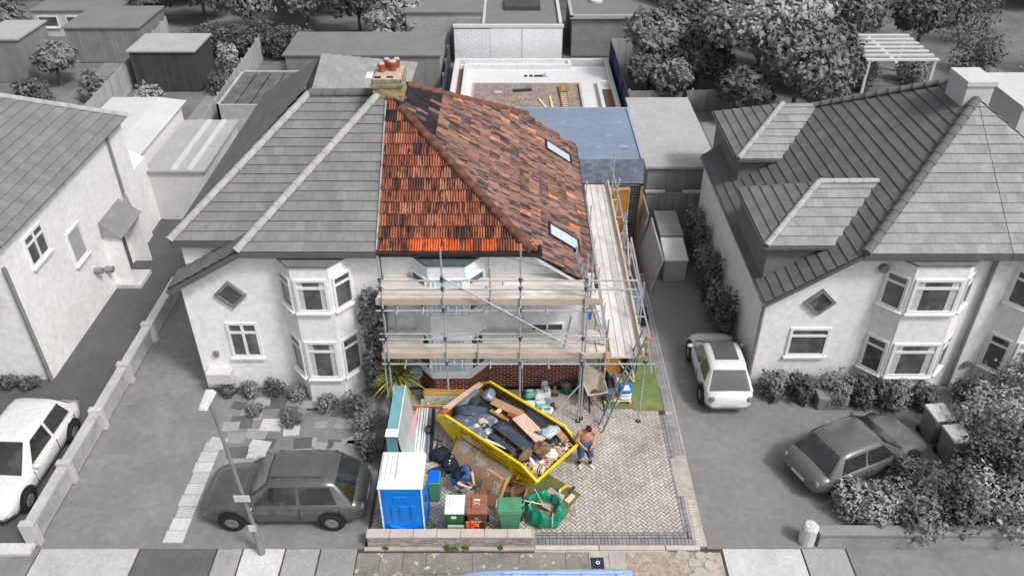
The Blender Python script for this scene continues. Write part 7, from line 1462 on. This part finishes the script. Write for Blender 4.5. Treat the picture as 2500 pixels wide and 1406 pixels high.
single('osb_sheet', MB().obox((3.55, 21.4, 0.85), (1, 0, 0), (0, 0.15, 1), (0, 1, -0.15), 0.42, 0.80, 0.012), 'osb', 'orange chipboard sheet standing under the side scaffold', 'board')
single('dark_crate', MB().box(3.75, 4.25, 21.2, 21.7, 0.07, 0.8), 'gutter', 'dark crate under the side scaffold deck', 'crate', bevel=0.02)
single('step_frame', MB().bar((3.55, 20.9, 0.9), (4.1, 20.75, 0.1), 0.04, 0.03).bar((3.95, 20.95, 0.9), (4.12, 20.8, 0.1), 0.04, 0.03), 'timber_pale', 'pale trestle frame standing on the turf', 'trestle')
single('rubble_pile', MB().blob((4.35, 27.5, 0.05), (0.5, 1.0, 0.18), 4, 0.4, 1.6, 12, 7), 'mud', 'earthy pile in the side passage beyond the scaffold', 'rubble'); single('terracotta_pot', MB().lathe([(0.0, 0), (0.10, 0), (0.14, 0.24), (0.15, 0.25), (0.12, 0.25), (0.10, 0.2), (0, 0.2)], (4.72, 29.6, 0.02), 14), 'pot_clay', 'terracotta pot by the dark brick wall', 'pot')
single('timber_prop', MB().bar((4.5, 29.6, 0.05), (4.9, 30.1, 0.9), 0.05, 0.05), 'timber_new', 'yellow timber prop leaning at the dark brick wall', 'timber')
single('passage_rail', MB().bar((4.92, 25.2, 0.35), (4.98, 29.2, 0.35), 0.06, 0.6), 'coping', 'low pale edging board along the side passage', 'board')
t = thing('blue_bag', 'blue tarpaulin bundle beside the side scaffold', 'bundle', (4.75, 24.6, 0)); obj('bundle', MB().blob((4.72, 24.9, 0.3), (0.25, 0.7, 0.35), 9, 0.5, 1.8, 12, 8, flat=0.02), 'lead', t); obj('dark_part', MB().blob((4.85, 24.2, 0.3), (0.2, 0.4, 0.34), 12, 0.5, 1.8, 12, 8, flat=0.02), 'navy', t)
# bags and case on the paving
def backpack(label, x, y, rz, s_):
    t = thing('backpack', label, 'backpack', (x, y, 0.042), rz); obj('bag', MB().blob((0, 0, 0.17), (0.30 * s_, 0.25 * s_, 0.19), 5, 0.3, 1.8, 16, 10, flat=0.0), 'navy', t, world=False, smooth=True); obj('pocket', MB().blob((0.02, -0.2 * s_, 0.14), (0.18, 0.10, 0.11), 6, 0.2, 1.8, 12, 8, flat=0.0), 'navy', t, world=False, smooth=True)
    obj('strap', MB().path([(-0.15, 0.1, 0.34), (-0.05, 0.16, 0.46), (0.08, 0.14, 0.44), (0.14, 0.06, 0.33)], 0.018, 6), 'black_plastic', t, world=False); obj('strap', MB().path([(0.2, -0.15, 0.2), (0.36, -0.22, 0.08), (0.46, -0.20, 0.03)], 0.015, 6), 'black_plastic', t, world=False); return t
backpack('dark navy rucksack lying near the black stand', -2.16, 17.36, 0.3, 1.0)
t = backpack('dark navy tool bag with white tags beside the crouching person', -1.84, 16.95, -0.2, 0.9); obj('tag', MB().box(-0.02, 0.02, -0.05, 0.01, 0.355, 0.362), 'paint_white', t, world=False); obj('tag', MB().box(0.0, 0.035, -0.14, -0.11, 0.34, 0.352), 'paint_white', t, world=False)
t = thing('tool_case', 'dark grey plastic tool case lying on the block paving', 'case', (-2.22, 16.72, 0.042), R(25)); obj('lid', MB().box(-0.22, 0.22, -0.17, 0.17, 0.10, 0.15), 'rubber_dark', t, world=False, bevel=0.015); obj('base', MB().box(-0.21, 0.21, -0.16, 0.16, 0.0, 0.10), 'black_plastic', t, world=False, bevel=0.01); obj('handle', MB().path([(-0.07, -0.17, 0.08), (-0.06, -0.22, 0.08), (0.06, -0.22, 0.08), (0.07, -0.17, 0.08)], 0.012, 6), 'black_plastic', t, world=False); obj('catch', MB().box(0.10, 0.14, -0.18, -0.16, 0.06, 0.12), 'timber_new', t, world=False)

# ------------------------------------------------------------------ people
def skin_mesh(pts, edges, root=None, sub=2, name='body'):
    """tapered limbs with rounded joints, laid out along a skeleton; fuse() turns them into one surface"""
    b = MB(); rad = lambda k: pts[k][1] if isinstance(pts[k][1], tuple) else (pts[k][1], pts[k][1])
    for k in pts:
        r = rad(k); b.blob(pts[k][0], (r[0], r[1], min(r)), 1, 0.0, 1, 14, 9)
    for p, q in edges:
        P0 = Vector(pts[p][0]); Q0 = Vector(pts[q][0]); d = (Q0 - P0).normalized(); ax = Vector((1, 0, 0)); ax = ax - d * ax.dot(d)
        ax = d.orthogonal().normalized() if ax.length < 0.25 else ax.normalized(); ay = d.cross(ax); r0 = rad(p); r1 = rad(q); rows = []
        if r0[0] / max(1e-6, r1[0]) > 1.7: r0 = (r1[0] * 1.35, r1[1] * 1.35)
        if r1[0] / max(1e-6, r0[0]) > 1.7: r1 = (r0[0] * 1.35, r0[1] * 1.35)
        for i in range(5):
            u = i / 4; c = P0.lerp(Q0, u); ra = r0[0] + (r1[0] - r0[0]) * u; rb = r0[1] + (r1[1] - r0[1]) * u; sw = 1 + 0.07 * math.sin(PI * u)
            rows.append([c + ax * (ra * sw * math.cos(t)) + ay * (rb * sw * math.sin(t)) for t in [2 * PI * j / 12 for j in range(12)]])
        b.grid(rows, True).poly(rows[0][::-1]).poly(rows[-1])
    me = b.mesh(name); fixn(me); return me
def fuse(meshes, voxel=0.011, name='body'):
    bm = bmesh.new()
    for m in meshes: bm.from_mesh(m)
    bmesh.ops.remove_doubles(bm, verts=bm.verts, dist=1e-6); bmesh.ops.recalc_face_normals(bm, faces=bm.faces); me = bpy.data.meshes.new(name); bm.to_mesh(me); bm.free()
    o = bpy.data.objects.new(name, me); COL.objects.link(o); r = o.modifiers.new('remesh', 'REMESH'); r.mode = 'VOXEL'; r.voxel_size = voxel; r.use_smooth_shade = True
    s_ = o.modifiers.new('smooth', 'SMOOTH'); s_.factor = 0.5; s_.iterations = 6
    bpy.context.view_layer.update(); out = bpy.data.meshes.new_from_object(o.evaluated_get(bpy.context.evaluated_depsgraph_get())); bpy.data.objects.remove(o)
    for p in out.polygons: p.use_smooth = True
    return out
def hand(wrist, palm, fdir, thumb_side):
    """palm with five unequal, bent fingers"""
    w = Vector(wrist); p = Vector(palm); f = Vector(fdir).normalized(); d = (p - w).normalized(); s = Vector(thumb_side).normalized(); b = MB()
    b.tube(w, p, 0.030, 8, 0.036); b.blob(tuple(p), (0.040, 0.040, 0.034), 1, 0.1, 1, 10, 7)
    for k, ln in enumerate((0.070, 0.082, 0.076, 0.060)):
        o_ = p + s * (0.030 - 0.020 * k) + d * 0.02; m_ = o_ + (d * 0.7 + f * 0.3) * ln * 0.55; e = m_ + (d * 0.3 + f * 0.7) * ln * 0.5; b.tube(o_, m_, 0.010, 6, 0.009); b.tube(m_, e, 0.009, 6, 0.007)
    o_ = p + s * 0.030 - d * 0.02; m_ = o_ + (s * 0.8 + d * 0.5) * 0.045; e = m_ + (d * 0.7 + f * 0.4) * 0.035; b.tube(o_, m_, 0.012, 6, 0.010); b.tube(m_, e, 0.010, 6, 0.008)
    return b.mesh('hand')
def head(c, fwd, up, skin_nose=True):
    c = Vector(c); f = Vector(fwd).normalized(); u = Vector(up); u = (u - f * u.dot(f)).normalized(); r_ = f.cross(u); b = MB()
    P = []
    for a in range(11):
        ph = PI * a / 10 - PI / 2; row = []
        for k in range(14):
            t = 2 * PI * k / 14; x = math.cos(ph) * math.cos(t); y = math.cos(ph) * math.sin(t); z = math.sin(ph)
            jaw = 1 - 0.28 * max(0, -z) * (1 if x > 0 else 0.6); q = c + f * (x * 0.098 * jaw + 0.012 * max(0, -z)) + r_ * (y * 0.078 * jaw) + u * (z * 0.122); row.append(q)
        P.append(row)
    b.grid(P, True)
    b.tube(c + f * 0.085 + u * 0.02, c + f * 0.118 - u * 0.022, 0.008, 6, 0.016)              # nose
    b.tube(c + f * 0.088 - u * 0.062 - r_ * 0.022, c + f * 0.088 - u * 0.062 + r_ * 0.022, 0.010, 6)   # mouth
    for s_ in (-1, 1): b.tube(c + r_ * s_ * 0.072 - u * 0.03, c + r_ * s_ * 0.084 + u * 0.025, 0.016, 6)   # ears
    return b.mesh('head'), f, u, r_
def eyes(t, c, f, u, r_, M):
    c = Vector(c)
    for s_ in (-1, 1): obj('eye', MB().blob(tuple(c + f * 0.088 + r_ * s_ * 0.031 + u * 0.012), (0.012, 0.012, 0.009), 1, 0.0, 1, 8, 6), 'hair', t, M)
def hair(t, c, f, u, r_, M, m='hair', k=1.07, front=0.25, name='hair'):
    c = Vector(c); P = []
    for a in range(8):
        ph = R(-18) + (PI / 2 - R(-18)) * a / 7; row = []
        for q in range(18):
            tt = 2 * PI * q / 18; x = math.cos(ph) * math.cos(tt); y = math.cos(ph) * math.sin(tt); z = math.sin(ph)
            if x > 0: z = max(z, front + 0.0) if a == 0 else max(z, front)
            row.append(c + f * (x * 0.100 * k) + r_ * (y * 0.081 * k) + u * (z * 0.124 * k))
        P.append(row)
    return obj(name, MB().grid(P, True), m, t, M, smooth=True)
def shoe(t, M, p, rz, m, ln=0.27):
    b = MB(); P = []
    for x, w, h in ((-0.09, 0.028, 0.07), (-0.07, 0.040, 0.085), (0.0, 0.043, 0.09), (0.06, 0.046, 0.07), (0.13, 0.046, 0.055), (0.165, 0.034, 0.045), (0.18, 0.015, 0.03)): P.append([(x, w * math.cos(a), h * (0.5 + 0.5 * math.sin(a))) for a in [2 * PI * k / 12 for k in range(12)]])
    b.grid(P, True).poly(P[0]).poly(P[-1][::-1]); return obj('shoe', b, m, t, M @ TR(p[0], p[1], p[2], rz), smooth=True)
# standing man
man = thing('person', 'shirtless person in denim shorts standing beside the skip looking down', 'person', (2.15, 17.10, 0.045), R(14)); MM = WM[man.name]
J = {'pel': ((0, 0, 0.93), (0.155, 0.12)), 'spi': ((0, -0.01, 1.10), (0.145, 0.11)), 'che': ((0, -0.02, 1.30), (0.17, 0.12)), 'upc': ((0, -0.02, 1.41), (0.13, 0.09)), 'nek': ((0.01, -0.06, 1.50), 0.058), 'hd': ((0.02, -0.10, 1.57), 0.05),
     'sl': ((-0.185, -0.01, 1.40), 0.068), 'el': ((-0.285, 0.02, 1.14), 0.047), 'wl': ((-0.13, -0.22, 0.99), 0.032), 'sr': ((0.185, -0.01, 1.40), 0.068), 'er': ((0.31, 0.02, 1.15), 0.047), 'wr': ((0.17, -0.22, 1.00), 0.032),
     'hl': ((-0.10, 0, 0.86), 0.10), 'kl': ((-0.12, -0.05, 0.48), 0.060), 'cl': ((-0.12, 0.0, 0.32), 0.052), 'al': ((-0.13, 0.02, 0.09), 0.038), 'hr': ((0.10, 0, 0.86), 0.10), 'kr': ((0.14, -0.12, 0.49), 0.060), 'cr': ((0.16, -0.07, 0.32), 0.052), 'ar': ((0.18, -0.06, 0.09), 0.038)}
E_ = [('pel', 'spi'), ('spi', 'che'), ('che', 'upc'), ('upc', 'nek'), ('nek', 'hd'), ('upc', 'sl'), ('sl', 'el'), ('el', 'wl'), ('upc', 'sr'), ('sr', 'er'), ('er', 'wr'), ('pel', 'hl'), ('hl', 'kl'), ('kl', 'cl'), ('cl', 'al'), ('pel', 'hr'), ('hr', 'kr'), ('kr', 'cr'), ('cr', 'ar')]
hc = (0.03, -0.15, 1.63); hm, f_, u_, r_ = head(hc, (0.05, -0.8, -0.6), (0, -0.6, 0.8))
body = fuse([skin_mesh(J, E_, 'pel'), hm, hand((-0.13, -0.22, 0.99), (-0.07, -0.27, 0.96), (0.3, -0.2, -1), (0, 0.4, 1)), hand((0.17, -0.22, 1.00), (0.10, -0.27, 0.96), (-0.3, -0.2, -1), (0, 0.4, 1))])
obj('body', body, 'skin', man, MM); eyes(man, hc, f_, u_, r_, MM); hair(man, hc, f_, u_, r_, MM)
SH = {'w': ((0, 0, 1.00), (0.175, 0.145)), 'p': ((0, 0, 0.90), (0.195, 0.155)), 'hl': ((-0.105, 0, 0.82), 0.128), 'kl': ((-0.125, -0.045, 0.50), 0.108), 'hr': ((0.105, -0.01, 0.82), 0.128), 'kr': ((0.145, -0.105, 0.50), 0.108)}
sm1 = fuse([skin_mesh(SH, [('w', 'p'), ('p', 'hl'), ('hl', 'kl'), ('p', 'hr'), ('hr', 'kr')], 'p')], 0.013, 'shorts'); obj('shorts', sm1, 'denim', man, MM)
obj('shirt_in_pocket', MB().blob((0.15, -0.17, 0.78), (0.07, 0.05, 0.20), 3, 0.35, 2, 12, 9), 'purple_cloth', man, MM, smooth=True)
for x, y in ((-0.13, 0.02), (0.18, -0.06)): obj('sock', MB().lathe([(0.052, 0.0), (0.060, 0.10), (0.066, 0.16), (0.05, 0.165)], (x, y, 0.06), 12), 'sock', man, MM, smooth=True)
shoe(man, MM, (-0.13, 0.0, 0.0), R(-100), 'shoe_white'); shoe(man, MM, (0.18, -0.09, 0.0), R(-65), 'shoe_white')
# crouching man
cm = thing('person', 'crouching person in dark T-shirt and blue cap before the plywood', 'person', (-1.52, 16.22, 0.045), R(48)); MC = WM[cm.name]
J = {'pel': ((0, 0.14, 0.34), (0.15, 0.13)), 'spi': ((0, 0.07, 0.52), (0.145, 0.12)), 'che': ((0, -0.05, 0.70), (0.165, 0.12)), 'upc': ((0, -0.10, 0.79), (0.13, 0.09)), 'nek': ((0, -0.17, 0.86), 0.058), 'hd': ((0, -0.22, 0.92), 0.05),
     'sl': ((-0.185, -0.10, 0.77), 0.068), 'el': ((-0.27, -0.24, 0.56), 0.047), 'wl': ((-0.13, -0.47, 0.47), 0.032), 'sr': ((0.185, -0.10, 0.77), 0.068), 'er': ((0.26, -0.26, 0.57), 0.047), 'wr': ((0.10, -0.48, 0.47), 0.032),
     'hl': ((-0.11, 0.10, 0.32), 0.10), 'kl': ((-0.19, -0.28, 0.46), 0.064), 'cl': ((-0.17, -0.20, 0.27), 0.054), 'al': ((-0.16, -0.12, 0.09), 0.040), 'hr': ((0.11, 0.10, 0.32), 0.10), 'kr': ((0.20, -0.26, 0.44), 0.064), 'cr': ((0.18, -0.14, 0.26), 0.054), 'ar': ((0.17, -0.04, 0.09), 0.040)}
hc = (0.0, -0.28, 0.98); hm, f_, u_, r_ = head(hc, (0.0, -0.75, -0.66), (0, -0.66, 0.75))
body = fuse([skin_mesh(J, E_, 'pel'), hm, hand((-0.13, -0.47, 0.47), (-0.07, -0.54, 0.45), (0.5, -0.1, -0.6), (0, 0.2, 1)), hand((0.10, -0.48, 0.47), (0.05, -0.54, 0.45), (-0.5, -0.1, -0.6), (0, 0.2, 1))])
obj('body', body, 'skin_pale', cm, MC); eyes(cm, hc, f_, u_, r_, MC)
TS = {'b': ((0, 0.10, 0.44), (0.17, 0.15)), 'm': ((0, 0.05, 0.56), (0.165, 0.14)), 'c': ((0, -0.05, 0.70), (0.185, 0.14)), 'u': ((0, -0.10, 0.78), (0.15, 0.105)), 'n': ((0, -0.13, 0.82), 0.08), 'sl': ((-0.19, -0.10, 0.76), 0.085), 'al': ((-0.235, -0.18, 0.65), 0.075), 'sr': ((0.19, -0.10, 0.76), 0.085), 'ar': ((0.23, -0.19, 0.65), 0.075)}
obj('t_shirt', fuse([skin_mesh(TS, [('b', 'm'), ('m', 'c'), ('c', 'u'), ('u', 'n'), ('u', 'sl'), ('sl', 'al'), ('u', 'sr'), ('sr', 'ar')], 'c')], 0.013, 't_shirt'), 'navy', cm, MC)
SH = {'w': ((0, 0.13, 0.42), (0.17, 0.155)), 'p': ((0, 0.15, 0.33), (0.185, 0.165)), 'hl': ((-0.12, 0.07, 0.33), 0.128), 'kl': ((-0.19, -0.26, 0.45), 0.085), 'l2': ((-0.185, -0.27, 0.37), 0.075), 'hr': ((0.12, 0.07, 0.33), 0.128), 'kr': ((0.20, -0.24, 0.43), 0.085), 'r2': ((0.195, -0.24, 0.35), 0.075)}
obj('shorts', fuse([skin_mesh(SH, [('w', 'p'), ('p', 'hl'), ('hl', 'kl'), ('kl', 'l2'), ('p', 'hr'), ('hr', 'kr'), ('kr', 'r2')], 'p')], 0.013, 'shorts'), 'denim_blue', cm, MC)
cp = hair(cm, hc, f_, u_, r_, MC, 'cap_blue', 1.16, 0.22, 'cap')
c = Vector(hc); obj('cap_peak', MB().prism([c + f_ * 0.09 + u_ * 0.045 - r_ * 0.075, c + f_ * 0.19 + u_ * 0.03 - r_ * 0.05, c + f_ * 0.21 + u_ * 0.028, c + f_ * 0.19 + u_ * 0.03 + r_ * 0.05, c + f_ * 0.09 + u_ * 0.045 + r_ * 0.075], u_ * 0.012), 'cap_blue', cp, MC)
shoe(cm, MC, (-0.16, -0.14, 0.0), R(-95), 'navy'); shoe(cm, MC, (0.17, -0.06, 0.0), R(-85), 'navy')
t = thing('hand_tool', 'black cordless tool held by the crouching person', 'tool', MC @ Vector((0, -0.58, 0.42)), R(48)); obj('body', MB().tube((-0.10, 0, 0.02), (0.08, 0, 0.04), 0.028, 8), 'black_plastic', t, world=False); obj('grip', MB().bar((0.02, 0, 0.02), (0.04, -0.01, -0.09), 0.035, 0.04, (0, 1, 0)), 'black_plastic', t, world=False)
